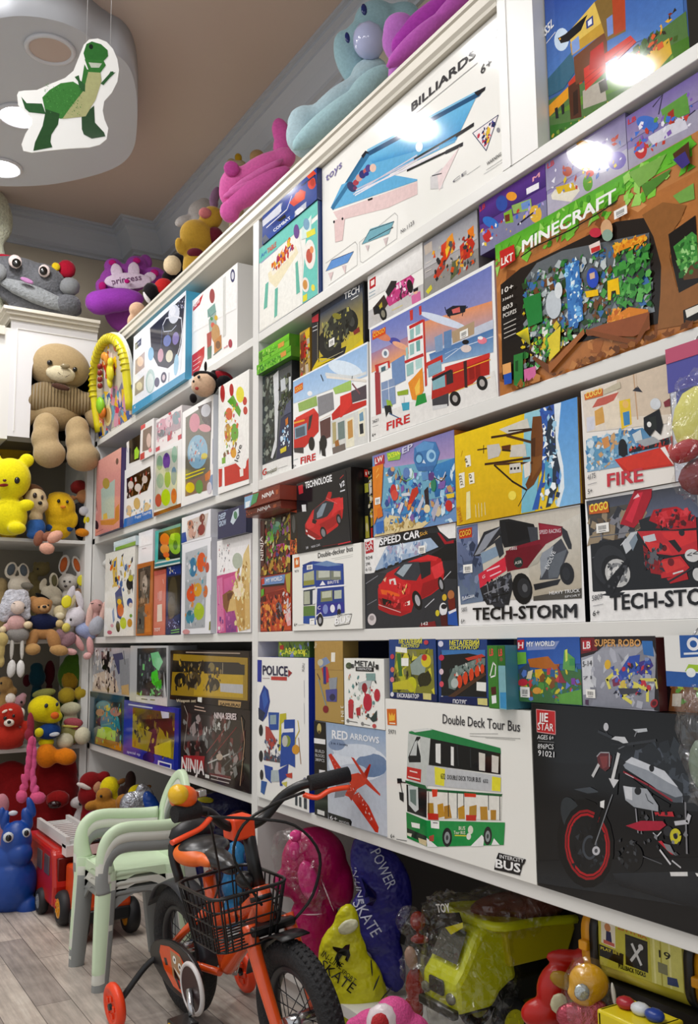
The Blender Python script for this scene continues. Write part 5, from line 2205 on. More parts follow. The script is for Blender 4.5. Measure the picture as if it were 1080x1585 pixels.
('RED ARROWS box with a red model plane over clouds', 'boxes on the lowest shelf', 'c0c8d4', '17181b', -2.1838, -1.8399, -0.004, 0.110, 0.5166, 0.7534, '''
p 17181b 0,1000 183,998 206,0 0,0
g 9ab0cc b8c4d4 183,998 1000,996 1000,756 194,705
g b4c0d0 d0d4dc 194,705 1000,756 1000,7 206,0
e e0e6ee 617 629 403 59 -1 176
e 7a90b0 805 642 215 32 -1 115
e d8e0ea 578 756 299 40 0 65
e c8d0dc 540 528 229 36 0 89
e 8a9cb8 339 784 121 15 0 60
p cf3a22 215,662 257,683 461,501 442,453 340,466
p d8472a 462,486 637,544 751,518 751,460 619,379 542,276 442,287
p c83a20 540,684 579,682 751,518 713,497
p c83a20 751,504 916,389 917,367 723,455
p b0301c 713,556 787,654 805,649 751,504
p d0402a 522,287 638,353 771,246 892,69 883,16 847,15
p 8a8f98 340,436 501,492 521,406 442,272 300,231
p b83a24 462,321 580,357 542,246
s 124 50 2.9 f0d8d0,a02a18 236,649 462,486 771,232 847,30
t f0f2f6 273 840 230 9 0 88 RED
t e8ecf2 531 868 385 1 0 59 ARROWS
t 2a3a5a 257 782 243 8 0 21 2 in 1 bricks
p f0f0ee 0,812 173,817 173,764 0,758
t c8c8c8 22 666 140 3 0 31 BUILD
t c8c8c8 22 619 140 4 0 31 BLOCKS
t c8c8c8 22 572 141 5 0 31 380PCS
e c8b878 81 923 34 4 0 56
e 6a5a3a 81 884 22 2 0 19
p e8e8e8 77,486 169,491 169,411 77,405
p 17181b 206,66 523,63 543,44 533,0 217,0
t d8d8d8 238 2 104 4 0 40 6+
t c8c8c8 372 0 151 5 0 24 MODEL
p e0e0dc 44,64 153,63 153,16 44,17
'''),
('small blue metal kit box with a yellow digger, ЕКСКАВАТОР at its foot', 'boxes on the lowest shelf', '24407c', '1a3060', -1.8279, -1.6447, 0.000, 0.070, 0.8274, 0.9611, '''
p 8a8a3a 155,832 945,837 962,127 62,104
s 131 80 10.2 b8b83a,6a6a30,d8d04a,4a5030,8a8a5a,3a3a2c 155,818 945,837 955,140 70,119
p 4a7a3a 170,764 261,767 297,383 224,380
e c8c82c 490 253 107 5 5 127
p 9aa8a0 468,582 703,751 841,755 761,403 497,419
e d8c83a 803 648 103 3 3 107
e c83a34 770 700 55 2 2 53
e 3a3a24 759 349 139 6 3 109
p c8c03a 70,260 404,332 577,174 83,148
t e8e04a 233 928 493 -1 3 70 МЕТАЛЕВИЙ
t e0dc4a 283 859 389 3 3 54 КОНСТРУКТОР
p f0f0e8 158,878 408,857 405,770 153,791
p f0f0ea 275,685 437,685 431,554 276,554
p 1c2a5c 24,87 996,121 1000,0 4,0
t e8e8f0 170 27 473 6 3 63 ЕКСКАВАТОР
e c84a5a 76 707 44 1 2 44
e d87a6a 75 485 44 2 2 45
e d8808a 66 317 45 2 2 45
e e0e0e8 60 67 38 2 2 40
p d8d08a 724,127 892,126 890,26 728,27
e c84a5a 812 945 48 1 1 37
'''),
('small blue metal kit box with a red train, ПОТЯГ at its foot', 'boxes on the lowest shelf', '24407c', '1a3060', -1.6383, -1.4720, 0.000, 0.070, 0.8274, 0.9588, '''
p 26282a 71,808 965,818 960,133 58,108
p 4a80b8 90,835 966,844 961,743 638,789 86,755
p 7a8a84 210,363 322,550 831,715 960,718 954,617 380,318 341,214 221,234
p c84a3a 567,711 899,780 961,743 632,673
s 132 60 5.5 8a9a94,c85a4a,d8d8d0,5a6a64,3a4a48 252,521 928,717 953,592 342,239
e d8502a 449 347 54 2 5 103
e d8502a 569 403 47 2 5 102
e d8502a 688 458 46 2 5 102
e d8502a 804 513 45 1 5 91
e d8502a 903 553 38 1 4 75
p 5a4030 198,103 949,517 972,468 335,98
e b8c0bc 346 317 75 3 4 78
t e8e04a 263 915 595 -2 3 74 МЕТАЛЕВИЙ
t e0dc4a 266 847 578 6 2 53 КОНСТРУКТОР
e d8d8e8 76 936 57 0 2 48
e c83a5a 84 715 57 1 2 48
e e0c8d0 75 490 46 1 2 48
e d85a6a 73 292 46 2 2 47
e e0e0e8 74 70 35 2 2 37
p 1c2a5c 29,93 1000,123 1000,0 11,1
t e8e8f0 304 6 279 2 3 57 ПОТЯГ
p f0f0ea 787,356 966,354 958,219 780,225
p d8d08a 793,111 978,117 979,11 795,16
'''),
('narrow green box end with two red marks, poking out over the bus box', 'boxes on the lowest shelf', '3f7a3a', '4a8a9a', -1.4345, -1.3826, -0.030, 0.120, 0.8274, 0.9473, '''
p 4a8a3a 0,1000 587,1000 563,15 1,14
p 3f7a34 608,993 1000,1000 1000,683 604,705
p 8ab8c0 603,680 1000,683 1000,0 599,3
t e84a4a 114 834 230 6 10 111 LB
t e84a4a 654 832 209 6 6 109 LB
l f0f0ea 2.8 122,519 321,728 460,678 414,523 156,493
p 5a2a2a 143,333 438,352 444,231 169,212
p f0f0f0 168,198 429,217 435,95 180,74
p 4a9ac8 650,262 995,269 993,13 651,18
e 8a6a4a 784 782 84 1 2 35
'''),
('small blue and green box of a blocky meadow, MY WORLD title', 'boxes on the lowest shelf', '2a5a9a', '2a4a2a', -1.3814, -1.2155, 0.000, 0.090, 0.8421, 0.9617, '''
g 2a5aa8 3a6ab8 14,1000 1000,1000 998,608 0,573
p 8a9ac8 159,906 695,941 615,819 166,798
p 4a7a4a 0,432 1000,531 1000,5 6,0
p b8702a 171,662 507,711 605,594 682,597 653,503 204,539
p e0b02a 284,501 406,520 396,327 287,321
p 4a5a6a 6,489 181,607 223,387 22,320
s 141 90 7.5 5a9a4a,3a6a9a,8a5a2c,d8c83a,c84a4a,4a8a9a,6a8ad0 2,433 988,530 989,53 17,31
e c83a4a 77 295 85 5 4 57
p 6aa85a 765,808 920,683 915,501 729,519
p d8e06a 777,808 815,822 809,654 778,627
p 4a9a5a 835,680 920,683 917,579 836,576
p 9a3a4a 644,596 749,360 785,322 671,315
p 8a4aa8 850,392 912,396 909,303 852,299
p d8d0b0 172,468 257,500 221,359 137,355
p c83440 11,959 127,965 117,811 11,801
t f4e8e8 18 829 89 7 7 93 H
t e8ecf4 164 858 458 11 5 75 MY WORLD
p 7ab84a 0,768 150,771 153,593 0,573
e d8a04a 307 181 71 5 3 51
p 6aa84a 638,135 994,241 993,13 659,12
k 33 67 159 161
'''),
('small grey box with a red crawler robot, red and black corners', 'boxes on the lowest shelf', '9a9aa4', '5a2a2c', -1.2144, -1.0473, 0.000, 0.090, 0.8421, 0.9616, '''
g a8aab4 8f919c 4,751 1000,905 961,36 0,0
p 2a1c1e 0,1000 1000,1000 1000,905 348,890 186,751 0,695
p 24181a 933,1000 1000,1000 1000,0 939,14 998,750
p 7a2026 8,985 201,986 241,806 4,751
t d8a05a 206 863 614 -3 6 98 SUPER ROBO
p d8dade 16,654 172,723 162,193 11,160
t 3a3a40 23 565 133 24 3 75 5-14
t 5a5a60 21 379 124 17 2 46 71
s 142 40 11.1 b8bac4,8a8c96,c8cad0 186,751 1000,827 931,73 24,24
e e0b83a 372 605 43 1 6 68
p 3a5ab0 497,470 665,724 803,750 772,550 668,427 530,375
p 4a3a8a 788,648 926,700 961,602 821,456 765,501
p 3a78b8 832,936 966,933 973,725 848,750
p 8a3a5a 421,394 494,445 525,328 433,300
l e0d86a 6.1 386,275 352,392 504,531
l e0d86a 6.0 522,305 548,171 662,93
l e0d86a 6.0 701,359 872,278 865,129
l d8d070 5.0 793,408 977,416 996,306
e d8c05a 570 341 43 2 7 56
s 143 70 4.9 3a5ab0,c83a4a,e0d86a,5a6ac0,8a9ac0,2a2c40 420,619 926,700 893,172 462,166
p 4a4a54 497,280 774,295 722,226 530,192
e a02830 947 104 46 3 11 58
e 5a1418 947 104 27 2 6 33
p c03440 34,948 159,951 159,807 38,796
t f4e8e8 42 825 108 10 4 99 LB
p 5a3a5a 39,93 86,96 82,17 36,25
k 57 124 131 121
'''),
('small green and brown block-world box with red web corner, behind the hanging card', 'boxes on the lowest shelf', '4a7a3a', '3a2a24', -1.0461, -0.9515, 0.020, 0.090, 0.8421, 0.9620, '''
p 5a9a3a 208,1000 1000,1000 1000,794 180,769
p 241416 0,1000 207,1000 104,284 0,0
e b8303a 83 964 83 -1 16 41
e d0482c 382 973 77 -1 8 30
p 8a5a34 100,336 988,336 1000,0 0,0
s 144 60 6.4 6aa83a,8a5a30,3a7a2c,a8703a,b8c83a 190,750 996,794 984,128 24,79
p d8d0c0 108,230 306,242 266,69 83,69
l c84a50 1.2 0,787 41,507
'''),
('big white box with a green double-decker tour bus', 'boxes on the lowest shelf', 'ecebe4', 'd4d2c8', -1.8387, -1.3444, -0.006, 0.130, 0.5166, 0.8263, '''
t 3c3c40 447 867 492 3 2 63 Double Deck Tour Bus
l a8a8a4 1.0 629,821 808,842
l a8a8a4 1.0 629,806 938,830
l b8b8b4 1.0 730,808 909,818
p d8742a 13,925 92,932 94,814 18,809
p f0c04a 30,838 31,901 47,877 56,903 67,879 81,899 80,849
l f8e8d0 2.7 35,824 82,826
t 4a4a4e 25 748 58 2 1 30 5971
p c8ccc8 187,782 271,809 357,779 320,384 184,414 171,541
p 2f8a52 193,782 359,820 820,757 821,721 356,755 193,768
p e0e2de 200,793 334,823 371,815 239,782
p 1c2024 356,755 819,725 815,596 338,574
p 252a2e 182,602 251,754 280,757 279,582 188,567
p c8ccca 195,616 237,716 256,731 247,623
p d8dad6 256,719 279,745 281,617
p e8e8e4 392,725 428,730 425,596 390,600
p e8e8e4 500,722 520,720 517,598 497,600
p d8d4cc 685,711 725,708 721,600 683,599
p d8d4cc 766,707 808,703 802,602 762,602
l 3a4044 2.0 631,725 630,606
l 3a4044 2.1 543,735 549,603
p c8cacc 326,572 817,586 814,489 315,434
p c83a34 171,535 282,534 275,445 166,452
l f0d8d0 2.9 193,509 250,507
l f0d8d0 2.9 178,466 267,464
p e8e04a 380,570 456,566 446,453 382,452
p e8e04a 764,576 817,576 812,493 759,488
t 3a3a2a 425 499 31 2 1 36 632
t 2c2c30 471 504 222 23 1 29 DOUBLE DECK TOUR BUS
t 4a4a4e 708 527 31 4 1 23 632
p 2a6a42 156,438 309,432 321,412 823,480 817,464 320,395 155,420
p 2a2c2c 164,410 321,406 314,215 166,225
p d0d4d2 177,407 253,410 255,257 229,234 180,274
p 7a8a84 189,380 240,390 237,276 193,300
p 2a2c2c 256,314 306,324 304,257 261,253
p e8e6de 320,395 817,464 810,322 314,215
p b8903a 324,317 366,326 369,250 321,239
p c89a3a 395,322 436,341 445,256 398,235
p b88a34 441,321 482,340 495,258 444,240
p c89a3a 537,331 582,362 583,273 540,263
p b8903a 614,359 662,380 659,307 611,295
p c09238 683,374 729,384 730,303 684,292
p b88a34 748,368 783,376 780,315 747,307
p d8452c 357,413 399,424 394,376 361,364
p d8452c 583,437 660,447 659,426 584,413
p c83a2c 322,250 401,263 400,222 324,206
p c83a2c 590,301 659,315 654,280 590,265
l 2c3034 2.8 332,392 330,252
l 2c3034 2.7 474,426 472,263
l 2c3034 2.7 536,427 532,266
l 2c3034 2.3 580,431 579,351
l 2c3034 2.3 738,458 736,365
l 2c3034 2.2 807,462 803,320
p 2a9a52 159,218 314,198 833,313 821,177 320,25 161,42
p 238a48 159,218 314,198 314,28 161,42
p f0f0ea 196,158 262,163 261,130 201,126
p 2a3a30 163,111 311,93 315,39 162,65
p e0dcc8 162,77 200,81 193,56 164,60
p d8c8a0 249,66 310,65 308,27 254,34
p f0f0ee 310,82 357,62 391,44 314,23
p f0f0ee 613,110 689,202 704,186 696,135
p f0f0ee 747,157 764,201 797,171
e e0e0d0 618 214 17 4 1 27
e e8e8e0 605 170 15 4 1 21
p b85a4a 329,97 365,118 363,74 331,66
t f0f0d8 542 195 43 11 1 23 BUS
t f0f0d8 508 160 77 19 1 21 Tour BUS
l e8d84a 2.0 513,152 589,170
e 2a2c2c 459 126 34 9 2 62
e 9aa0a0 459 123 20 5 2 39
e 4a5050 459 123 9 2 1 17
e 2a2c2c 726 206 26 7 3 57
e 9aa0a0 726 203 15 4 2 35
e 4a5050 726 203 7 2 1 15
p f4f4f0 344,205 406,215 405,166 346,157
l 3a3a3a 1.7 361,195 394,201
p 2a2c30 90,438 126,444 132,416 92,402
l 2a2c30 2.6 119,419 158,421
l 2a2c30 2.6 116,413 130,345
p 2a2c30 104,346 140,347 139,283 109,294
t 2f2f32 30 8 33 2 1 30 6+
l 6a6a6a 1.4 76,11 158,21
p 2a2a2c 789,122 947,129 936,100 926,88 909,26 759,13 770,70
t f0f0ee 797 93 139 14 1 22 INTERCITY
t f4f4f2 770 31 145 13 3 51 BUS
'''),
('huge black box with a silver and red cruiser motorcycle', 'boxes on the lowest shelf', '111214', '0c0d0e', -1.3418, -0.8675, -0.006, 0.140, 0.5166, 0.8410, '''
g 101214 1e2124 9,991 776,995 772,765 15,666
g 1c2024 444a52 413,792 834,844 843,616 653,596
s 151 80 15.6 3a4046,555c66,2a2f34,464d55 489,800 774,852 807,639 654,642
g 1c1f22 2e3236 0,132 766,359 762,131 1,15
g 33373c 1f2124 388,178 827,315 837,119 418,126
p c82c30 30,967 135,965 132,839 30,842
l e8b0b0 1.2 30,967 135,965 132,839 30,842 30,967
t f8f0ee 43 902 53 2 3 48 JIE
t f8f0ee 36 855 88 0 3 41 STAR
t e0e0e0 33 803 90 5 2 24 AGES 6+
t d8d8d8 33 750 88 8 2 27 896PCS
t e8e8e8 34 712 89 2 2 31 91021
l 8a8a8a 0.9 36,791 122,795
e 0c0d0e 260 294 141 50 -12 224
e 3a4044 204 407 51 29 -34 103
e 101214 264 295 118 42 -10 194
e a02028 270 288 113 41 -9 177
e 2a1012 270 288 103 37 -9 164
e b8242c 271 288 100 36 -8 159
e 1c1e20 272 288 91 33 -8 147
s 152 40 5.9 2c3034,121416,3a4046,202428 212,391 350,421 348,202 200,160
e 4a5058 285 278 38 10 3 63
e 24282c 285 278 27 7 2 49
e c8c8cc 315 269 19 5 1 23
e 5a5c60 315 269 8 2 1 11
l 101214 9.3 405,593 303,305
l 8a8c90 2.2 417,603 311,298
l 15171a 11.2 355,542 296,348
p 4a5056 217,561 300,588 340,573 388,565 290,552
p 0f1012 238,538 340,569 404,568 387,531 330,520
p 101113 302,644 440,681 428,572 340,565
p f0f0ee 346,523 367,534 363,492 345,496
p 6a2c30 340,750 358,773 397,778 412,759 398,700 377,680 346,701
p 8a4040 353,752 393,761 386,706 366,691
l a8a8ac 1.9 340,750 358,773 401,778 398,708
l 34363a 3.7 424,772 409,693
l d8d8d8 6.3 444,779 407,635
l c8c8c8 5.5 347,709 315,646
p d8d8da 392,649 439,648 413,603
e c8c8cc 391 907 12 1 1 21
l 3a3c40 2.4 386,886 405,860
l 202224 4.3 354,880 416,857
l 202224 4.1 491,832 612,866
l 5a5c60 1.3 506,841 605,867
p c0c4c8 515,908 576,920 579,905 536,894
l 8a8c90 2.0 521,874 533,902
p d0d2d4 412,848 432,864 477,866 491,839 468,833 446,843
l 6a6c70 2.1 445,803 491,832
l 24262a 3.7 415,824 512,826
p 9aa0a8 463,725 502,769 642,725 710,629 709,591 679,585 585,647 471,710
p d0d4da 472,742 503,771 642,725 694,657 655,673 573,716
p 5a6068 571,645 680,609 709,621 706,590 672,584
e 1c1c1e 588 729 11 2 0 17
l 9a2a3a 3.2 463,692 571,645 666,591
l 0c0d0e 5.8 470,677 584,599 652,565
l e8d8dc 1.1 470,685 507,670
p a8acb2 457,622 563,627 607,556 606,528 502,528 465,554
p d4d6da 460,623 498,621 496,559 466,562
l 3c3e42 1.6 556,602 565,572 586,560
e 1c1c1e 523 609 15 2 1 19
p b02a44 461,428 530,468 623,487 636,471 608,441 521,417
l d83a54 1.6 468,430 622,479
l 9a9aa0 2.4 509,521 514,407
l 9a9aa0 1.8 580,527 584,472
p c03440 589,521 665,540 671,518 595,506
l c8c8cc 6.6 674,488 723,506 732,538
e 3a3c40 642 445 18 4 1 24
l d8d8dc 1.6 579,422 596,410 614,435
e d0c83a 672 429 23 5 1 36
e 2a2c30 672 429 9 2 0 14
s 153 36 4.3 3a3c40,5a5c60,17181a,8a8c90,202224 501,503 719,593 727,349 503,338
l 6a6c70 1.6 502,304 610,285
p c83444 599,387 613,394 660,338 647,343
p 8a8c90 620,384 648,383 667,340 633,355
l d8d8da 3.2 605,348 645,294
l c8c8ca 2.6 653,312 686,290
p e0e0de 641,257 712,278 712,259 644,239
l 3c3e42 7.3 739,657 843,616
p 2a2c30 709,621 831,658 866,577 724,556
p 6a6e74 732,633 783,664 789,635 745,620
e 0b0c0d 876 433 96 25 1 168
e 2c2e32 876 433 63 16 1 117
e a02028 876 433 58 15 1 110
e 1c1e20 876 433 50 13 1 97
p e0e0de 742,282 771,287 771,271 748,269
l 8a8a8e 3.0 719,593 714,361
e 1c1e20 486 283 45 12 2 68
p b02a44 461,428 530,468 623,487 636,471 608,441 521,417
l c8c8cc 5.6 674,488 723,506 732,538
l 3a3d42 4.8 354,880 416,857
l 3a3d42 4.1 491,832 612,866
s 154 26 5.0 33363a,22252a,55585c 419,351 504,372 499,228 414,229
'''),
]
for q in BOXES:
    product_box(*q)

# ------------------------------------------------------------------ soft toys
PLUSH = [
('teddy_bear', 'large beige teddy bear in a ribbed sweater, sitting in the arched niche', 'teddy bear', None, (-4.370,-0.169,1.954), 1.339, [
 ('body','a9926c','plush',0,[(-0.008,0.0,0.092,0.1151,0.0808,0.101,0),(-0.004,-0.011,0.301,0.1448,0.0898,0.1123,-8),(0.158,-0.034,0.079,0.0421,0.0379,0.0842,15),(-0.13,-0.022,0.061,0.0337,0.0303,0.0674,-8)]),
 ('leg','ab946e','plush',0,[(-0.05,-0.073,-0.009,0.0589,0.0589,0.073,6),(-0.054,-0.09,-0.066,0.0629,0.0629,0.0674,2),(-0.032,-0.107,-0.138,0.0741,0.0662,0.0662,0)]),
 ('leg','ab946e','plush',0,[(0.087,-0.073,-0.012,0.0561,0.0561,0.0674,-6),(0.094,-0.09,-0.069,0.0606,0.0606,0.0674,-4),(0.117,-0.107,-0.147,0.0797,0.0674,0.0674,0)]),
 ('sweater','9c855e','rib',0,[(-0.012,-0.02,0.123,0.1471,0.0682,0.0758,-4),(-0.01,-0.022,0.161,0.1347,0.0606,0.0674,-4),(0.135,-0.031,0.124,0.0561,0.0533,0.0589,25),(-0.12,-0.026,0.119,0.0483,0.0459,0.0561,-20)]),
 ('muzzle','d2c6a6','plush',0,[(0.006,-0.084,0.248,0.0685,0.0291,0.0415,-8)]),
 ('nose','8f8060','plush',0,[(0.024,-0.115,0.277,0.0225,0.0099,0.0123,-6)]),
 ('eye','15120f','plush',1,[(-0.044,-0.101,0.292,0.0129,0.0103,0.0129,0),(0.069,-0.093,0.271,0.0112,0.009,0.0118,0)]),
 ('mouth','4a3a30','plush',0,[(0.004,-0.115,0.237,0.0196,0.0028,0.0028,-40),(0.036,-0.112,0.231,0.0191,0.0028,0.0028,35),(0.018,-0.119,0.25,0.0022,0.0022,0.0191,0)]),
 ('chest_patch','4a3026','plush',0,[(0.008,-0.107,0.179,0.0438,0.0073,0.0146,-12)])]),
('yellow_plush', 'bright yellow plush animal with round ears, left end of the shelf under the teddy', 'plush toy', None, (-4.300,-0.374,1.429), 1.381, [
 ('body','e3d516','plush',0,[(-0.012,0.0,0.263,0.0903,0.0767,0.0956,0),(-0.088,0.0,0.352,0.0372,0.0191,0.0319,0),(0.056,0.0,0.352,0.0329,0.0191,0.0319,0),(-0.011,0.0,0.094,0.0797,0.0637,0.0869,0),(-0.008,0.0,0.041,0.069,0.0382,0.0332,0),(0.058,-0.037,0.142,0.0382,0.0221,0.0276,10),(0.024,-0.058,0.035,0.0398,0.0358,0.028,0)]),
 ('eye','15120f','plush',1,[(0.017,-0.069,0.247,0.0127,0.0089,0.0159,0)]),
 ('nose','5a2a1a','plush',0,[(-0.034,-0.088,0.241,0.0085,0.0051,0.0064,0)]),
 ('mouth','7a2418','plush',0,[(-0.038,-0.08,0.221,0.0212,0.0045,0.0074,6)])]),
('puppy_plush', 'puppy plush in blue overalls with its feet dangling off the shelf edge', 'plush toy', None, (-4.320,-0.261,1.436), 1.357, [
 ('body','c9b48c','plush',0,[(-0.008,0.0,0.175,0.0498,0.0448,0.0541,0),(0.018,-0.016,0.145,0.0335,0.026,0.0324,0),(-0.003,0.0,0.093,0.0324,0.026,0.0324,0)]),
 ('hair','5a3c26','plush',0,[(-0.02,0.0,0.221,0.0476,0.0224,0.0249,-12),(-0.05,0.0,0.201,0.0195,0.0156,0.0379,10)]),
 ('overalls','2f5c9c','knit',0,[(-0.001,0.0,0.044,0.0433,0.0346,0.0487,0),(-0.005,-0.016,0.011,0.0379,0.0195,0.0216,0)]),
 ('eye','2a1810','plush',1,[(-0.011,-0.046,0.186,0.0097,0.0058,0.013,0),(0.021,-0.038,0.179,0.0065,0.0039,0.0108,0)]),
 ('nose','15120f','plush',0,[(0.013,-0.046,0.152,0.0103,0.0069,0.0087,0)]),
 ('leg','8a5844','plush',1,[(0.012,-0.049,-0.008,0.0227,0.0204,0.0379,-14),(0.051,-0.049,0.001,0.0324,0.0195,0.0216,20)]),
 ('foot','d8a28c','plush',1,[(0.08,-0.059,-0.001,0.0389,0.0234,0.026,32),(0.048,-0.059,-0.054,0.0346,0.0243,0.027,-10)])]),
('chick_plush', 'yellow egg-shaped chick plush in blue shorts, in front of the dark corner', 'plush toy', None, (-4.360,-0.140,1.468), 1.332, [
 ('body','e0b41c','plush',0,[(-0.009,0.0,0.112,0.0709,0.0567,0.0775,0),(0.001,0.0,0.067,0.0731,0.0443,0.0554,0),(0.052,-0.011,0.057,0.0221,0.0177,0.0388,-8),(-0.009,0.012,0.02,0.0567,0.0454,0.0516,0)]),
 ('shorts','27508c','knit',0,[(-0.009,-0.006,0.022,0.0664,0.0226,0.0266,0)]),
 ('eye','15120f','plush',1,[(-0.015,-0.062,0.139,0.0078,0.0062,0.0089,0),(0.023,-0.055,0.138,0.0066,0.0053,0.0083,0)]),
 ('beak','d8822a','plush',0,[(0.005,-0.066,0.112,0.0133,0.0065,0.0072,0)]),
 ('cap','c8a020','plush',0,[(-0.013,0.0,0.168,0.0526,0.0195,0.0244,0)])]),
('capped_doll', 'dark-suited soft doll with a red cap and an orange shoe, in the shelf corner', 'doll', None, (-4.380,-0.035,1.452), 1.311, [
 ('body','1c1c22','knit',0,[(-0.002,0.0,0.074,0.0422,0.0337,0.0619,0),(-0.02,0.0,0.136,0.0281,0.0225,0.0337,0),(-0.002,0.012,0.028,0.0338,0.027,0.0442,0)]),
 ('head','a8744c','plush',0,[(-0.005,-0.006,0.196,0.0292,0.0263,0.036,0),(-0.054,-0.017,0.183,0.0202,0.0132,0.0146,10)]),
 ('cap','7a1c18','knit',0,[(-0.025,0.0,0.241,0.0405,0.0304,0.0337,20)]),
 ('glove','d8d8de','plush',0,[(0.002,-0.034,0.122,0.0236,0.0189,0.0236,0)]),
 ('tie','d8c820','plush',0,[(0.015,-0.039,0.08,0.0146,0.0058,0.0202,-10)]),
 ('shoe','d8861c','plush',0,[(-0.003,-0.039,0.02,0.0326,0.0202,0.0202,-6)])]),
('mustard_filler', 'added mustard pad giving the back its yellow tone, above the yellow plush', 'cushion', None, (-4.550,-0.324,1.845), 1.381, [  # added pad that gives the compartment back its olive-yellow tone
 ('cover','9a7c14','plush',0,[(-0.013,0.0,0.051,0.1081,0.0242,0.0484,0),(-0.013,0.012,-0.179,0.0865,0.0194,0.23,0)])]),
('bunny_plush', 'grey-white bunny plush with dark grey inner ears, back left of the bunny shelf', 'bunny plush', None, (-4.420,-0.301,0.980), 1.370, [
 ('body','c4baa8','plush',0,[(-0.004,0.0,0.243,0.0511,0.0416,0.0463,0),(0.0,0.0,0.126,0.0438,0.0351,0.0584,0),(-0.043,0.0,0.314,0.0273,0.0109,0.0399,-14),(0.013,0.0,0.31,0.0243,0.0097,0.039,12),(0.003,0.0,0.051,0.039,0.0312,0.0509,0)]),
 ('ear_lining','4a5054','plush',1,[(-0.042,-0.011,0.316,0.0175,0.0061,0.0282,-14),(0.012,-0.011,0.313,0.0166,0.0058,0.0273,12)]),
 ('paw','7a7468','plush',0,[(0.029,-0.039,0.241,0.0282,0.0149,0.0166,-10)])]),
('curly_doll', 'curly-haired white lamb doll in a pink top and grey skirt, long legs dangling', 'doll', None, (-4.290,-0.337,0.980), 1.372, [
 ('hair','c6c6ce','curl',0,[(-0.006,0.009,0.16,0.0637,0.0413,0.059,0),(-0.045,0.0,0.132,0.033,0.0264,0.0378,0),(-0.052,0.0,0.099,0.0236,0.0189,0.0236,0),(0.033,0.0,0.132,0.0236,0.0165,0.0425,0),(0.041,0.0,0.103,0.0189,0.0151,0.0189,0),(-0.025,0.0,0.198,0.033,0.0189,0.0236,0),(0.015,0.0,0.198,0.033,0.0189,0.0236,0)]),
 ('head','d6c4b8','plush',0,[(0.002,-0.026,0.139,0.0312,0.0265,0.0312,0)]),
 ('top','c69c98','knit',0,[(-0.002,-0.019,0.07,0.0387,0.0295,0.0368,0),(-0.042,-0.019,0.052,0.0161,0.0128,0.0189,20)]),
 ('skirt','86827e','knit',0,[(0.006,-0.021,0.021,0.051,0.0272,0.034,-4)]),
 ('hand','dcc8a4','plush',1,[(0.046,-0.033,0.063,0.0189,0.0144,0.0161,0),(-0.055,-0.033,0.043,0.0142,0.0127,0.0161,0)]),
 ('leg','c8c4bc','plush',1,[(-0.016,-0.028,-0.037,0.009,0.0081,0.0519,-1),(0.026,-0.028,-0.038,0.009,0.0081,0.0519,1)]),
 ('shoe','d8d6d2','plush',1,[(-0.015,-0.028,-0.125,0.0189,0.0151,0.0397,-4),(0.023,-0.028,-0.126,0.0179,0.0144,0.0387,2)]),
 ('eye','15120f','plush',1,[(-0.014,-0.053,0.155,0.0061,0.0015,0.0019,-10),(0.032,-0.037,0.138,0.0042,0.0034,0.0057,0)])]),
('sweater_bear', 'tan bear plush in a navy sweater, sitting on the front edge of the bunny shelf', 'teddy bear', None, (-4.300,-0.219,0.979), 1.347, [
 ('body','a97a4a','plush',0,[(-0.014,0.0,0.148,0.047,0.0372,0.0413,0),(-0.047,0.0,0.177,0.0182,0.0104,0.0173,0),(0.022,0.0,0.163,0.0144,0.0086,0.0163,0),(-0.001,-0.01,0.029,0.0504,0.0259,0.0288,0),(-0.045,-0.029,0.0,0.025,0.0225,0.048,-14),(0.046,-0.029,-0.005,0.0288,0.0259,0.0528,18)]),
 ('sweater','10183a','knit',0,[(-0.002,-0.006,0.074,0.0538,0.0375,0.0442,0),(-0.048,-0.01,0.086,0.024,0.019,0.0211,30),(0.043,-0.01,0.076,0.0221,0.0199,0.0259,-20)]),
 ('muzzle','c79a68','plush',0,[(0.0,-0.033,0.138,0.023,0.0147,0.0163,0)]),
 ('nose','15120f','plush',0,[(0.001,-0.05,0.144,0.0096,0.0054,0.0067,0)]),
 ('eye','15120f','plush',1,[(-0.022,-0.04,0.143,0.0048,0.0038,0.0053,0),(0.017,-0.036,0.151,0.0043,0.0035,0.0048,0)]),
 ('hand','c8b07c','plush',1,[(-0.065,-0.024,0.065,0.0202,0.0164,0.0182,0),(0.066,-0.019,0.07,0.0182,0.0156,0.0173,0)]),
 ('foot','b48c58','plush',1,[(-0.042,-0.048,-0.042,0.0346,0.0242,0.0269,0),(0.068,-0.043,-0.048,0.0422,0.0225,0.025,-10)])]),
('fox_plush', 'cream fox-eared plush with dark ear linings and a black scarf, behind the navy sweater bear', 'plush toy', None, (-4.400,-0.163,0.979), 1.339, [
 ('body','c0b6a0','plush',0,[(-0.002,0.0,0.207,0.0483,0.0316,0.0395,-14),(0.018,-0.015,0.177,0.0296,0.0197,0.0247,-20),(0.006,0.0,0.271,0.0217,0.0087,0.0375,6),(-0.041,0.0,0.253,0.0158,0.0063,0.0306,-22),(0.002,0.0,0.103,0.0395,0.0276,0.074,0),(0.002,0.012,0.045,0.0316,0.0221,0.0439,0)]),
 ('ear_lining','5a5438','plush',0,[(0.008,-0.011,0.27,0.0128,0.0045,0.0276,6)]),
 ('scarf','15120f','plush',0,[(-0.039,-0.025,0.192,0.0395,0.0087,0.0108,-28)])]),
('orange_eared_bunny', 'white bunny plush with upright orange-lined ears, top of the bunny shelf', 'bunny plush', None, (-4.430,-0.073,0.998), 1.322, [
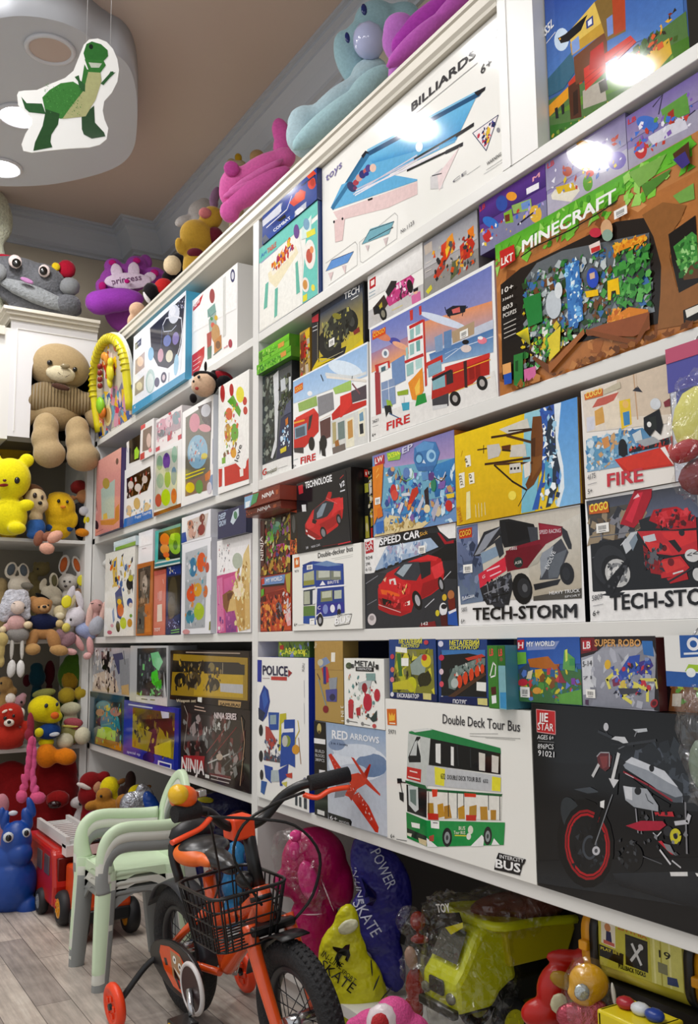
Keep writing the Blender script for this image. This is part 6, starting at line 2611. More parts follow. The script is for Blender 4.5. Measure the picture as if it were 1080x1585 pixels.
 ('body','cfc9c0','plush',0,[(-0.012,0.0,0.246,0.0462,0.0379,0.0421,0),(-0.031,0.0,0.331,0.0251,0.01,0.0482,-10),(0.027,0.0,0.329,0.0221,0.0088,0.0462,18),(-0.004,0.0,0.15,0.0452,0.0361,0.0702,0),(-0.002,0.0,0.06,0.0401,0.0321,0.0652,0),(0.043,0.0,0.281,0.0181,0.0163,0.0201,0),(-0.004,0.012,0.018,0.0362,0.0289,0.0365,0)]),
 ('ear_lining','b0582a','plush',1,[(-0.033,-0.01,0.329,0.0166,0.0058,0.0371,-10),(0.026,-0.01,0.328,0.0135,0.0047,0.0341,18)]),
 ('nose','3a3030','plush',0,[(-0.021,-0.041,0.226,0.0075,0.0048,0.006,0)]),
 ('eye','15120f','plush',1,[(-0.027,-0.04,0.249,0.0055,0.0036,0.0045,0),(-0.003,-0.04,0.247,0.005,0.0036,0.0045,0)]),
 ('price_tag','dcd012','plush',0,[(0.049,-0.04,0.254,0.0211,0.0025,0.0271,-6)])]),
('brown_rabbit', 'brown plush lying under the orange-eared bunny at the right of the shelf', 'plush toy', None, (-4.400,-0.031,0.988), 1.311, [
 ('body','8a6a50','plush',0,[(-0.003,0.0,0.2,0.0401,0.0249,0.0311,0),(0.005,0.0,0.16,0.0301,0.0241,0.0301,0),(0.005,0.0,0.08,0.0351,0.0246,0.0802,0),(0.005,0.012,0.026,0.0281,0.0197,0.0337,0)])]),
('beige_bears', 'faded beige bear plush at the dark back of the bunny shelf', 'teddy bear', None, (-4.550,-0.172,0.980), 1.349, [
 ('body','7d7048','plush',0,[(-0.008,0.0,0.333,0.0406,0.0292,0.0365,0),(-0.048,0.0,0.289,0.0254,0.0203,0.0304,0),(-0.022,0.0,0.233,0.0507,0.0365,0.0457,0),(-0.013,0.0,0.111,0.0507,0.0355,0.1113,0),(-0.036,0.0,0.355,0.0122,0.0073,0.0132,0),(0.018,0.0,0.356,0.0122,0.0073,0.0132,0)]),
 ('eye','15120f','plush',0,[(-0.025,-0.036,0.33,0.0046,0.0037,0.0051,0)])]),
('cream_lamb', 'small cream lamb plush with a yellow tag, beside the navy sweater bear', 'plush toy', None, (-4.300,-0.144,0.978), 1.330, [
 ('body','cdbf98','plush',0,[(-0.004,0.0,0.12,0.0329,0.0296,0.0349,0),(0.051,0.0,0.179,0.0145,0.0073,0.0465,-22),(-0.002,0.0,0.058,0.0242,0.0194,0.0291,0),(-0.009,-0.019,0.07,0.0165,0.0148,0.0165,0),(-0.001,0.0,0.025,0.0242,0.0194,0.0231,0)]),
 ('muzzle','dcd0b0','plush',0,[(-0.005,-0.023,0.106,0.0213,0.0132,0.0165,0)]),
 ('price_tag','dcd012','plush',0,[(0.022,-0.044,0.168,0.0233,0.0028,0.03,-6)])]),
('blue_dress_bunny', 'white bunny plush in a pale blue dress with pink legs over the shelf edge', 'bunny plush', None, (-4.270,-0.045,0.977), 1.307, [
 ('body','d2ccd2','plush',0,[(-0.04,0.0,0.102,0.0463,0.0395,0.0439,0),(-0.024,0.0,0.18,0.0175,0.007,0.0439,16),(-0.064,0.0,0.209,0.0166,0.0066,0.039,-22),(-0.063,-0.019,0.075,0.0244,0.0175,0.0195,0)]),
 ('dress','9aa4c8','knit',0,[(-0.001,0.0,0.044,0.0414,0.0316,0.0351,-14),(0.018,0.0,0.019,0.0351,0.0175,0.0195,-10)]),
 ('eye','15120f','plush',0,[(-0.06,-0.043,0.089,0.0054,0.0043,0.0068,0)]),
 ('leg','cf9a98','plush',1,[(-0.023,-0.019,-0.014,0.0166,0.0149,0.0439,30),(0.027,-0.019,-0.029,0.0166,0.0149,0.0439,8)]),
 ('foot','d8a8a4','plush',1,[(-0.055,-0.029,-0.053,0.0273,0.014,0.0156,-14),(0.016,-0.029,-0.073,0.0195,0.0149,0.0166,10)]),
 ('flower_posy','d0c060','plush',0,[(-0.079,-0.034,0.054,0.0195,0.0156,0.0214,0)])]),
('mauve_bow_toy', 'small mauve patterned soft toy slumped on the shelf edge', 'plush toy', None, (-4.260,-0.129,0.968), 1.325, [
 ('body','8a6a70','knit',0,[(-0.024,0.0,0.029,0.0221,0.0155,0.0308,20),(0.018,0.0,0.014,0.0269,0.0189,0.0318,-16),(-0.002,0.0,-0.005,0.0289,0.0148,0.0212,0)])]),
('lop_eared_bunny', 'pink lop-eared bunny doll with a grey scarf, against the white shelf end', 'bunny plush', None, (-4.250,0.008,0.976), 1.294, [
 ('body','c89a94','plush',0,[(-0.006,0.0,0.151,0.0332,0.029,0.0322,0),(-0.012,0.0,0.087,0.0244,0.0195,0.0488,0),(-0.012,0.012,0.045,0.0195,0.0156,0.0417,0)]),
 ('ear','d8b0a4','plush',1,[(-0.036,-0.015,0.102,0.0156,0.0078,0.0635,-6),(0.021,-0.015,0.117,0.0127,0.0063,0.0635,-12)]),
 ('scarf','a8aab4','knit',0,[(-0.006,-0.01,0.063,0.0342,0.0273,0.0488,-26)]),
 ('eye','15120f','plush',1,[(-0.025,-0.031,0.162,0.0078,0.002,0.0024,10),(0.008,-0.03,0.156,0.0068,0.002,0.0024,-10)])]),
('pale_plush', 'pale beige plush at the left frame edge below the curly doll hair', 'plush toy', None, (-4.250,-0.402,0.957), 1.385, [
 ('body','b8a468','plush',0,[(-0.003,0.0,0.023,0.0288,0.023,0.0325,0),(-0.008,0.0,-0.023,0.0213,0.0171,0.0464,0),(-0.002,0.0,-0.069,0.0158,0.0126,0.0278,0)])]),
('tan_plush', 'tan plush face at the far left of the back shelf, behind the curly doll', 'plush toy', None, (-4.500,-0.364,1.187), 1.387, [
 ('body','a08a60','plush',0,[(-0.006,0.0,0.039,0.0346,0.0277,0.0396,0),(-0.008,0.0,-0.039,0.0396,0.0316,0.0593,0),(-0.008,0.012,-0.123,0.0317,0.0253,0.0841,0)])]),
('red_panda', 'red panda plush with white ears and muzzle, sitting at the left frame edge', 'plush toy', None, (-4.290,-0.346,0.502), 1.374, [
 ('body','a8281a','plush',0,[(-0.005,0.0,0.15,0.0603,0.0493,0.058,0),(-0.011,0.0,0.059,0.0719,0.0473,0.0517,0),(-0.018,0.0,0.03,0.0742,0.0237,0.0223,0),(0.067,-0.005,0.097,0.0223,0.0178,0.0325,10)]),
 ('ear','d8cfc4','plush',1,[(-0.005,0.0,0.224,0.0223,0.0111,0.0241,0),(0.04,-0.009,0.16,0.0167,0.01,0.0241,-10)]),
 ('muzzle','e0d2c4','plush',0,[(-0.007,-0.046,0.125,0.0223,0.0134,0.0167,0)]),
 ('nose','15120f','plush',0,[(-0.007,-0.061,0.129,0.0084,0.0059,0.0074,0)]),
 ('eye','15120f','plush',1,[(-0.024,-0.052,0.145,0.0074,0.0052,0.0084,0),(0.01,-0.05,0.154,0.006,0.0042,0.0074,0)]),
 ('brow','e8d0c0','plush',1,[(-0.026,-0.05,0.174,0.013,0.0033,0.0056,26),(-0.003,-0.052,0.18,0.0084,0.0028,0.0046,-10)])]),
('pink_elephant', 'pale pink elephant plush peeking over the red panda', 'plush toy', None, (-4.360,-0.288,0.668), 1.365, [
 ('body','c898a0','plush',0,[(-0.008,0.0,0.042,0.0248,0.0198,0.0267,0),(0.005,0.0,0.065,0.0162,0.0087,0.0124,-20),(-0.008,0.012,-0.058,0.0198,0.0158,0.1005,0)]),
 ('eye','15120f','plush',0,[(-0.002,-0.024,0.038,0.0057,0.0046,0.0057,0)])]),
('blue_chick', 'yellow big-headed chick plush in a blue shirt and orange trousers', 'plush toy', None, (-4.280,-0.183,0.436), 1.338, [
 ('body','d6c40e','plush',0,[(-0.026,0.0,0.24,0.0707,0.0513,0.0604,-6),(0.003,-0.009,0.208,0.0519,0.0281,0.033,-4),(-0.012,0.0,0.095,0.0354,0.0226,0.0218,0)]),
 ('shirt','143a78','knit',0,[(-0.002,-0.009,0.143,0.0528,0.0313,0.0368,4)]),
 ('trousers','dd7c12','plush',0,[(-0.01,-0.009,0.04,0.0462,0.0416,0.0557,4),(0.071,-0.019,0.033,0.0495,0.0348,0.0387,-14)]),
 ('wing','dccf20','plush',0,[(-0.043,-0.033,0.142,0.0198,0.0158,0.0208,0)]),
 ('beak','d2601e','plush',0,[(0.02,-0.059,0.214,0.0189,0.0128,0.016,0)]),
 ('eye','1a2030','plush',1,[(-0.017,-0.062,0.257,0.0085,0.0051,0.0104,-12),(0.028,-0.049,0.261,0.0066,0.004,0.0094,-6)]),
 ('shirt_print','c8ccd4','plush',0,[(0.021,-0.051,0.133,0.0226,0.0038,0.0094,6)])]),
('green_frog', 'dark green plush with a yellow belly and big yellow feet, behind the chick', 'plush toy', None, (-4.420,-0.066,0.683), 1.320, [
 ('body','3a5a14','plush',0,[(0.006,0.0,0.132,0.062,0.0496,0.0794,0),(0.014,0.0,0.196,0.0447,0.0278,0.0347,0),(0.064,0.0,0.106,0.0228,0.0183,0.0447,-20),(0.006,0.012,-0.031,0.0496,0.0397,0.1434,0)]),
 ('belly','8a6a18','plush',0,[(0.002,-0.03,0.112,0.0397,0.0238,0.0546,0)]),
 ('foot','b49a2c','plush',1,[(-0.011,-0.055,0.042,0.0407,0.0357,0.0397,10),(0.049,-0.055,0.052,0.0308,0.0277,0.0327,-10)])]),
('cream_footed_plush', 'cream-footed plush lying on its back beside the chick, soles forward', 'plush toy', None, (-4.300,-0.072,0.496), 1.314, [
 ('body','8a8450','plush',0,[(-0.03,0.0,0.072,0.0289,0.0231,0.0289,0),(-0.015,0.014,0.054,0.0529,0.0303,0.0412,0)]),
 ('foot','cfc8ac','plush',1,[(-0.036,-0.019,0.034,0.0385,0.03,0.0375,10),(0.038,-0.019,0.055,0.0366,0.0292,0.0404,0)])]),
('cream_cushion', 'cream disc cushion under the yellow feet', 'cushion', None, (-4.330,-0.083,0.641), 1.318, [
 ('cover','c8c4a4','plush',0,[(0.002,0.0,0.028,0.0476,0.0241,0.0301,4),(0.002,0.012,-0.052,0.0381,0.0193,0.0799,0)])]),
('striped_hat_toy', 'small pink and yellow hat-shaped soft toy below the cream cushion', 'plush toy', None, (-4.300,-0.079,0.576), 1.316, [
 ('crown','a85058','knit',0,[(0.004,0.0,0.033,0.0443,0.0177,0.0222,-6),(0.004,0.012,-0.017,0.0354,0.0142,0.0502,0)]),
 ('brim','d0c060','plush',0,[(-0.01,-0.01,0.018,0.0386,0.0061,0.0067,-4)])]),
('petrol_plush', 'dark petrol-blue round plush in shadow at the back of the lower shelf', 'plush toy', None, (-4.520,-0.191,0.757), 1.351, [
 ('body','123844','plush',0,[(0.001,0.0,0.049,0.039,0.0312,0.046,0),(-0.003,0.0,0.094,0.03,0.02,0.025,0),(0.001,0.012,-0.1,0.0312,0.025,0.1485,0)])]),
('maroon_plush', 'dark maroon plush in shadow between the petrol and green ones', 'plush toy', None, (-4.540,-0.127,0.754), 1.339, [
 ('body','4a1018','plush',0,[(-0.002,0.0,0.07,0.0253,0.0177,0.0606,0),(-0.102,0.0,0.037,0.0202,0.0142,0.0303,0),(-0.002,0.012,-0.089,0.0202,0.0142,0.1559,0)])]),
('tan_face_plush', 'tan smiling plush face above the red panda, at the left edge', 'plush toy', None, (-4.400,-0.356,0.734), 1.381, [
 ('body','a88450','plush',0,[(-0.002,0.0,0.049,0.0373,0.0291,0.0363,0),(0.031,0.0,0.018,0.0239,0.0191,0.0239,0),(-0.002,0.012,-0.098,0.0298,0.0233,0.1279,0)]),
 ('eye','15120f','plush',0,[(-0.015,-0.036,0.056,0.0048,0.0033,0.0057,0)])]),
('striped_cap_plush', 'grey-green striped cap lying behind the chick head', 'cap', None, (-4.360,-0.198,0.735), 1.345, [
 ('crown','8a8a4a','knit',0,[(0.004,0.0,0.005,0.0532,0.017,0.0213,10),(0.004,0.012,-0.11,0.0426,0.0136,0.1154,0)])]),
('pink_legs_plush', 'long-legged pink plush hanging head-down behind the red panda, feet crossed', 'plush toy', None, (-4.200,-0.278,0.314), 1.355, [
 ('body','8a2838','knit',0,[(-0.004,0.0,0.308,0.0155,0.0109,0.0502,4),(-0.009,0.0,0.263,0.0201,0.0141,0.0274,0),(-0.004,0.012,0.24,0.0124,0.0087,0.0455,0)]),
 ('leg','d0527e','plush',0,[(0.001,-0.005,0.236,0.0146,0.0117,0.0274,2),(-0.004,-0.005,0.196,0.0146,0.0117,0.0365,4),(-0.006,-0.005,0.151,0.0141,0.0113,0.0365,4),(-0.01,-0.003,0.107,0.0128,0.0102,0.0365,10),(-0.02,-0.002,0.068,0.0123,0.0099,0.0365,20),(-0.026,-0.005,0.033,0.0137,0.0109,0.0274,16)]),
 ('leg','d4588a','plush',0,[(0.008,0.0,0.227,0.0146,0.0117,0.0274,-4),(0.012,0.0,0.186,0.0141,0.0113,0.0365,0),(0.013,0.0,0.141,0.0137,0.0109,0.0365,2),(0.01,-0.003,0.097,0.0128,0.0102,0.0365,-2),(0.015,-0.005,0.057,0.0128,0.0102,0.0365,-10),(0.025,-0.007,0.025,0.0146,0.0117,0.0274,-14)]),
 ('foot','d85a84','plush',1,[(-0.03,-0.009,0.009,0.0237,0.019,0.0283,10),(0.035,-0.009,0.0,0.0347,0.0212,0.0265,-12)])]),
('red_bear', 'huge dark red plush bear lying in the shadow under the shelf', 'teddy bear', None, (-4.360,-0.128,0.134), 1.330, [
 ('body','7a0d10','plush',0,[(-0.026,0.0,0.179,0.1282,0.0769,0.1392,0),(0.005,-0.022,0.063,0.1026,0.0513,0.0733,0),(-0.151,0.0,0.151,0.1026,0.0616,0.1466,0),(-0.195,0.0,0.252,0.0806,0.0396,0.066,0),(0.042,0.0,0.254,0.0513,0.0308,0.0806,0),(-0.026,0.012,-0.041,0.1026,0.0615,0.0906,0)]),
 ('muzzle','8a1414','plush',0,[(0.009,-0.11,0.156,0.0513,0.0305,0.0381,0)]),
 ('nose','2a0808','plush',0,[(-0.004,-0.147,0.139,0.0293,0.0141,0.0176,0)])]),
('pink_ear_toy', 'pink-eared soft toy cut by the left frame edge above the blue hopper', 'plush toy', None, (-3.850,-0.454,0.307), 1.379, [
 ('body','b87a84','plush',0,[(-0.002,0.0,0.043,0.0278,0.0194,0.0442,0),(0.005,0.0,0.012,0.0164,0.0115,0.0252,0),(-0.002,0.012,-0.137,0.0222,0.0155,0.168,0)])]),
('elephant_chair', 'grey elephant plush chair with red ears, on top of the arched cabinet', 'plush chair', None, (-4.460,-0.266,2.516), 1.364, [
 ('body','5f6064','fur',0,[(-0.105,0.0,0.204,0.1638,0.0603,0.0862,0),(0.027,0.0,0.174,0.112,0.0664,0.0948,-24),(0.014,0.0,0.082,0.2069,0.0414,0.069,-10),(0.147,-0.052,0.061,0.0603,0.0465,0.0517,0),(0.014,0.012,0.023,0.1655,0.0331,0.0465,0)]),
 ('cheek','76787a','plush',1,[(0.149,-0.069,0.143,0.0483,0.0372,0.0465,0),(-0.172,-0.069,0.177,0.0345,0.0276,0.0431,0)]),
 ('belly','85888a','fur',0,[(-0.003,-0.052,0.09,0.181,0.0259,0.0431,-18)]),
 ('ear','a3122c','plush',1,[(0.133,0.0,0.256,0.0448,0.0269,0.0483,0),(-0.14,0.0,0.28,0.0517,0.0124,0.0155,-6)]),
 ('ear_patch','d8b820','plush',0,[(0.083,-0.026,0.252,0.0207,0.0103,0.0224,10)]),
 ('eye_white','c8b8b4','plush',1,[(-0.102,-0.086,0.231,0.031,0.0124,0.0345,10),(0.03,-0.079,0.204,0.0276,0.011,0.0328,0)]),
 ('eye','15120f','plush',1,[(-0.096,-0.097,0.221,0.0207,0.0083,0.0224,0),(0.026,-0.089,0.2,0.019,0.0076,0.0224,0)]),
 ('mouth','a0709a','plush',0,[(-0.046,-0.097,0.14,0.0328,0.006,0.0121,-18)])]),
('princess_chair', 'purple crown-shaped plush chair with princess on a white crown, in the corner', 'plush chair', None, (-4.420,0.088,2.528), 1.287, [
 ('backrest','9a48a4','plush',0,[(0.056,0.0,0.238,0.1202,0.0321,0.0801,8),(0.002,0.0,0.299,0.0463,0.0223,0.0445,0),(0.115,0.0,0.319,0.0534,0.024,0.0481,0),(0.205,0.0,0.27,0.0588,0.0231,0.0463,0),(-0.048,0.0,0.191,0.0356,0.0178,0.0445,0),(0.159,0.018,0.342,0.0356,0.0178,0.0445,0),(0.056,0.012,0.085,0.0962,0.0257,0.121,0)]),
 ('crown_print','d8c4d8','plush',0,[(0.074,-0.066,0.204,0.1157,0.0107,0.0445,6),(0.02,-0.055,0.249,0.0303,0.0067,0.0481,14),(0.101,-0.059,0.265,0.0303,0.0067,0.0445,0),(0.179,-0.055,0.239,0.0338,0.0059,0.0267,24)]),
 ('jewel','b81a74','plush',1,[(-0.002,-0.045,0.301,0.0196,0.008,0.016,0),(0.115,-0.045,0.323,0.0196,0.008,0.016,0),(0.203,-0.049,0.265,0.0214,0.0098,0.0196,0),(0.069,-0.098,0.19,0.0134,0.0058,0.0116,0),(-0.047,-0.03,0.18,0.0196,0.0098,0.0249,0)]),
 ('seat_cushion','8f3aa6','plush',0,[(0.015,-0.098,0.089,0.1469,0.0561,0.0623,8),(-0.053,-0.098,0.07,0.0801,0.0577,0.0641,0)])]),
('ladybird_doll', 'black and red soft doll with a cream face, leaning on the top edge', 'doll', None, (-3.873,0.120,2.458), 1.242, [
 ('body','b01c1c','knit',0,[(0.042,0.0,0.078,0.0465,0.0372,0.0481,30),(0.042,0.012,-0.023,0.0372,0.0298,0.1008,0)]),
 ('head','d8c4a0','plush',0,[(0.076,-0.019,0.181,0.0417,0.0355,0.0465,0)]),
 ('hood','120e10','plush',0,[(0.1,0.016,0.193,0.0497,0.0448,0.0642,-16),(0.053,0.008,0.13,0.0241,0.0193,0.0321,0)]),
 ('leg','120e12','plush',1,[(-0.017,-0.013,0.049,0.0369,0.0295,0.0465,0),(0.015,0.0,0.026,0.0321,0.0257,0.0401,0)]),
 ('sole','d0cccc','plush',0,[(-0.033,-0.024,0.019,0.0112,0.0101,0.0321,28)])]),
('beige_foot_toy', 'small beige plush foot toy poking over the cornice in the corner', 'plush toy', None, (-3.904,0.050,2.355), 1.261, [
 ('body','c8a488','plush',0,[(0.002,0.0,0.075,0.0367,0.0316,0.0351,0),(-0.02,0.0,0.023,0.0207,0.0145,0.0351,-10),(0.002,0.012,0.001,0.0294,0.0253,0.0222,0)])]),
('honey_bear', 'honey-yellow bear plush in a maroon shirt lying on the top edge', 'teddy bear', None, (-3.338,0.120,2.523), 1.194, [
 ('body','a8842c','plush',0,[(-0.012,0.0,0.048,0.0688,0.0504,0.063,-24),(0.044,0.0,0.124,0.0459,0.0367,0.0516,-30),(-0.07,0.0,-0.004,0.0264,0.0185,0.0344,10),(-0.012,0.012,-0.083,0.055,0.0403,0.1051,0)]),
 ('ear','b89030','plush',0,[(-0.082,-0.011,0.004,0.0149,0.0089,0.0252,0)]),
 ('shirt','5a1424','knit',0,[(0.059,-0.006,0.049,0.0344,0.031,0.0344,-20),(-0.017,-0.017,-0.034,0.0344,0.0186,0.0206,0)]),
 ('cheek','b86a6a','plush',0,[(0.02,-0.034,0.128,0.0264,0.016,0.0229,0)])]),
('white_arm_plush', 'white long-armed plush behind the honey bear', 'plush toy', None, (-3.765,0.240,2.807), 1.206, [
 ('body','b4aeaa','plush',0,[(-0.026,0.0,0.025,0.0451,0.0232,0.0258,24),(0.044,0.0,0.085,0.058,0.034,0.0425,36),(0.063,0.0,0.114,0.0322,0.0227,0.0284,0),(0.044,0.0,0.01,0.0451,0.0361,0.0516,0),(0.044,0.012,-0.236,0.0464,0.0272,0.2369,0)])]),
('pink_chair', 'bright pink plush chair with draped folds, on the top edge', 'plush chair', None, (-2.912,0.160,2.477), 1.134, [
 ('backrest','cf5aa0','plush',0,[(0.099,0.0,0.333,0.0343,0.024,0.0624,14),(0.104,0.0,0.271,0.0364,0.0291,0.0572,8),(0.099,0.012,0.065,0.0274,0.0192,0.2086,0)]),
 ('body','d866a8','plush',0,[(-0.068,0.0,0.13,0.0572,0.0457,0.0676,-30),(0.02,-0.01,0.183,0.1195,0.0421,0.0468,34),(-0.093,-0.005,0.095,0.0364,0.0291,0.0572,0),(0.099,-0.01,0.226,0.0572,0.0374,0.0416,30)]),
 ('seat_cushion','cf5ca2','plush',0,[(0.01,-0.047,0.088,0.1507,0.0405,0.0405,36),(-0.088,-0.036,0.002,0.0364,0.0327,0.0416,30)]),
 ('roll','d66aac','plush',1,[(0.005,-0.057,0.133,0.1247,0.0177,0.0177,34),(-0.042,-0.057,0.086,0.0831,0.0177,0.0177,30)]),
 ('ear','b84690','plush',0,[(-0.081,-0.047,0.162,0.0291,0.0145,0.0312,20)])]),
('crown_chick', 'small cream and yellow plush peeking behind the pink plush chair', 'plush toy', None, (-3.413,0.340,2.880), 1.147, [
 ('body','b0a080','plush',0,[(-0.049,0.0,0.088,0.0207,0.0165,0.0243,0),(-0.018,0.0,0.077,0.0365,0.0243,0.0304,0),(-0.024,0.0,0.025,0.0425,0.034,0.0486,0),(-0.024,0.012,-0.26,0.034,0.0272,0.2853,0)]),
 ('tuft','b08a1c','plush',0,[(-0.019,-0.012,0.109,0.0158,0.0111,0.0207,10)])]),
('tan_bear_back', 'tan plush head behind the pink plush chair', 'plush toy', None, (-3.271,0.340,2.866), 1.131, [
 ('body','a8865c','plush',0,[(-0.0,0.0,0.066,0.033,0.0264,0.033,0),(-0.0,0.0,0.019,0.0353,0.0283,0.0412,0),(-0.0,0.012,-0.257,0.0282,0.0226,0.2756,0)])]),
('mauve_plush', 'mauve sparkly soft toy between the white plush and the pink plush chair', 'plush toy', None, (-3.420,0.220,2.738), 1.177, [
 ('body','7a5a74','knit',0,[(-0.003,0.0,0.057,0.0203,0.0162,0.0477,-16),(-0.006,0.0,0.025,0.0179,0.0143,0.0298,0),(-0.003,0.012,-0.181,0.0162,0.013,0.2236,0)])]),
('teal_chair', 'large pale teal hippo plush chair with embroidered eyes', 'plush chair', None, (-2.326,0.200,2.550), 1.029, [
 ('backrest','8fb0b8','plush',0,[(0.025,0.0,0.218,0.056,0.0336,0.1119,20),(0.1,0.0,0.352,0.0727,0.04,0.0727,8),(0.186,0.0,0.369,0.056,0.0277,0.0504,0),(0.06,0.0,0.285,0.0615,0.0369,0.0727,20),(0.025,0.012,-0.025,0.0448,0.0269,0.191,0)]),
 ('body','a8c0c8','plush',0,[(-0.129,-0.011,0.008,0.056,0.0453,0.0504,20),(-0.016,-0.022,0.066,0.1343,0.0453,0.0504,38),(0.075,-0.034,0.156,0.0615,0.0403,0.0448,20),(-0.135,-0.022,-0.058,0.0504,0.0403,0.0671,30)]),
 ('seat_cushion','a4c6cc','plush',0,[(-0.034,-0.073,-0.012,0.1735,0.0392,0.0392,39),(0.074,-0.067,0.101,0.0839,0.0336,0.0336,38)]),
 ('nose','b0b6d8','plush',0,[(0.073,-0.073,0.235,0.0515,0.0463,0.0615,8)]),
 ('eye','1c2a66','plush',1,[(0.059,-0.09,0.328,0.0095,0.0048,0.0201,6),(0.007,-0.084,0.239,0.0078,0.0039,0.019,8)])]),
('magenta_chair', 'magenta plush chair next to the teal hippo, cut by the top of the frame', 'plush chair', None, (-1.888,0.140,2.474), 0.954, [
 ('backrest','b06ab8','plush',0,[(-0.027,-0.01,0.106,0.0461,0.0369,0.048,20),(-0.042,0.0,0.07,0.0336,0.0269,0.0528,16),(-0.027,0.002,-0.037,0.0369,0.0295,0.1026,0)]),
 ('body','a43aa4','plush',0,[(0.041,-0.019,0.112,0.1248,0.0389,0.0432,40),(0.129,-0.019,0.19,0.096,0.0389,0.0432,38)]),
 ('seat_cushion','b85ab4','plush',0,[(0.02,-0.053,0.045,0.1152,0.0269,0.0269,42),(0.143,-0.053,0.158,0.1248,0.0269,0.0269,42)])]),
('white_ear_plush', 'big off-white fluffy plush behind the grey elephant, cut by the left frame edge', 'plush toy', None, (-4.550,-0.428,2.887), 1.403, [
 ('body','c4c6b0','fur',0,[(-0.021,0.0,0.125,0.0766,0.0613,0.1306,8),(-0.015,0.0,0.191,0.0522,0.0418,0.087,20),(-0.021,0.012,-0.215,0.0613,0.049,0.2691,0)])]),
('ladybug_plush', 'ladybug plush with a cream face and red wings, lying on the window box', 'plush toy', None, (-2.877,-0.035,1.775), 1.186, [
 ('head','cfae90','plush',0,[(-0.007,0.0,0.046,0.0431,0.0378,0.042,-8)]),
 ('hood','120c0e','plush',0,[(-0.003,0.0,0.078,0.042,0.017,0.0179,-6),(-0.041,0.0,-0.001,0.0137,0.0109,0.0179,10),(0.025,0.011,0.06,0.021,0.0168,0.0452,-6)]),
 ('wing','8a1420','plush',0,[(0.057,0.011,0.08,0.0368,0.0189,0.021,-16)]),
 ('body','0e0c10','plush',0,[(0.062,0.005,0.056,0.0294,0.0265,0.0294,-20)]),
 ('antenna','1c1214','plush',0,[(-0.001,0.0,0.111,0.0053,0.0053,0.0189,0)]),
 ('nose','a83a34','plush',0,[(-0.029,-0.04,0.023,0.0068,0.0057,0.0063,0)]),
 ('eye','15120f','plush',1,[(-0.023,-0.038,0.063,0.0053,0.0042,0.0063,0),(-0.04,-0.035,0.048,0.0037,0.0029,0.0053,0)])]),
('santa_plush', 'santa plush in a red hat with a white cuff, leaning in the corner', 'plush toy', None, (-4.119,-0.030,0.244), 1.294, [
 ('body','7a1014','plush',0,[(-0.014,0.0,0.128,0.0467,0.037,0.0411,20),(-0.015,0.0,0.069,0.0496,0.0397,0.0496,0),(0.045,0.0,0.142,0.0283,0.0227,0.0283,0),(-0.015,0.012,-0.086,0.0397,0.0318,0.1554,0)]),
 ('cuff','d0c4c0','plush',0,[(-0.037,-0.028,0.112,0.0354,0.0102,0.0113,-24)]),
 ('face','b08060','plush',0,[(0.018,-0.021,0.102,0.0212,0.017,0.0283,0)])]),
('dog_plush', 'white toy dog head with dark spots, peering out of the bottom corner', 'plush toy', None, (-4.255,-0.050,0.240), 1.307, [
 ('body','cfc8c8','plush',0,[(-0.002,0.0,0.028,0.0392,0.0235,0.0262,10),(0.021,0.0,0.002,0.0218,0.0174,0.0262,0),(-0.002,0.012,-0.118,0.0314,0.0188,0.12,0)]),
 ('nose','15120f','plush',0,[(0.017,-0.029,0.036,0.0116,0.0064,0.008,0)]),
 ('eye','15120f','plush',0,[(0.005,-0.035,0.026,0.0087,0.007,0.0087,0)])]),
('yellow_bird', 'yellow bird plush with a brown beak, top of the heap behind the chairs', 'plush toy', None, (-4.037,0.030,0.304), 1.275, [
 ('body','d8c414','plush',0,[(-0.011,0.0,0.045,0.0436,0.0392,0.0492,0),(0.007,0.0,0.013,0.0309,0.0247,0.0422,0),(-0.011,0.012,-0.098,0.0349,0.0314,0.118,0)]),
 ('beak','8a5a2a','plush',0,[(0.036,-0.014,0.072,0.0211,0.009,0.0112,24)])]),
('tiger_plush', 'golden tiger cub plush sprawled in the heap behind the chairs', 'plush toy', None, (-4.004,0.000,0.258), 1.280, [
 ('body','a8722a','plush',0,[(-0.015,0.0,0.068,0.0347,0.0287,0.0319,0),(0.006,0.0,0.02,0.0624,0.0312,0.0347,-10),(-0.061,0.0,0.029,0.0347,0.0187,0.0208,10),(0.034,0.0,0.005,0.0319,0.025,0.0278,0),(0.006,0.012,-0.079,0.0499,0.025,0.0907,0)]),
 ('eye','15120f','plush',0,[(-0.027,-0.031,0.069,0.0056,0.0044,0.0062,0)])]),
('yellow_bear', 'second yellow plush with an orange-brown ear, next to the silver packet', 'plush toy', None, (-3.820,0.060,0.304), 1.252, [
 ('body','d2be14','plush',0,[(0.009,0.0,0.048,0.0417,0.0327,0.0363,0),(-0.0,0.0,0.02,0.0296,0.0237,0.0404,0),(0.009,0.012,-0.1,0.0334,0.0262,0.1161,0)]),
 ('ear','8a5a2c','plush',0,[(0.045,-0.013,0.071,0.0188,0.0066,0.0094,16)])]),
('brown_ball_plush', 'round ginger plush between the two yellow ones', 'plush toy', None, (-3.875,0.030,0.273), 1.263, [
 ('body','a8702c','plush',0,[(-0.004,0.0,0.04,0.0312,0.028,0.0325,0),(-0.007,0.0,0.007,0.0271,0.0217,0.0271,0),(-0.004,0.012,-0.086,0.025,0.0224,0.0988,0)])]),
('magenta_owl', 'magenta and beige round plush at the bottom of the heap', 'plush toy', None, (-4.072,-0.020,0.168), 1.289, [
 ('body','7a2c6a','plush',0,[(-0.015,0.0,0.048,0.0462,0.0378,0.042,0),(-0.015,0.012,-0.059,0.037,0.0302,0.1072,0)]),
 ('belly','b89468','plush',0,[(0.03,-0.007,0.032,0.0392,0.0353,0.042,0)]),
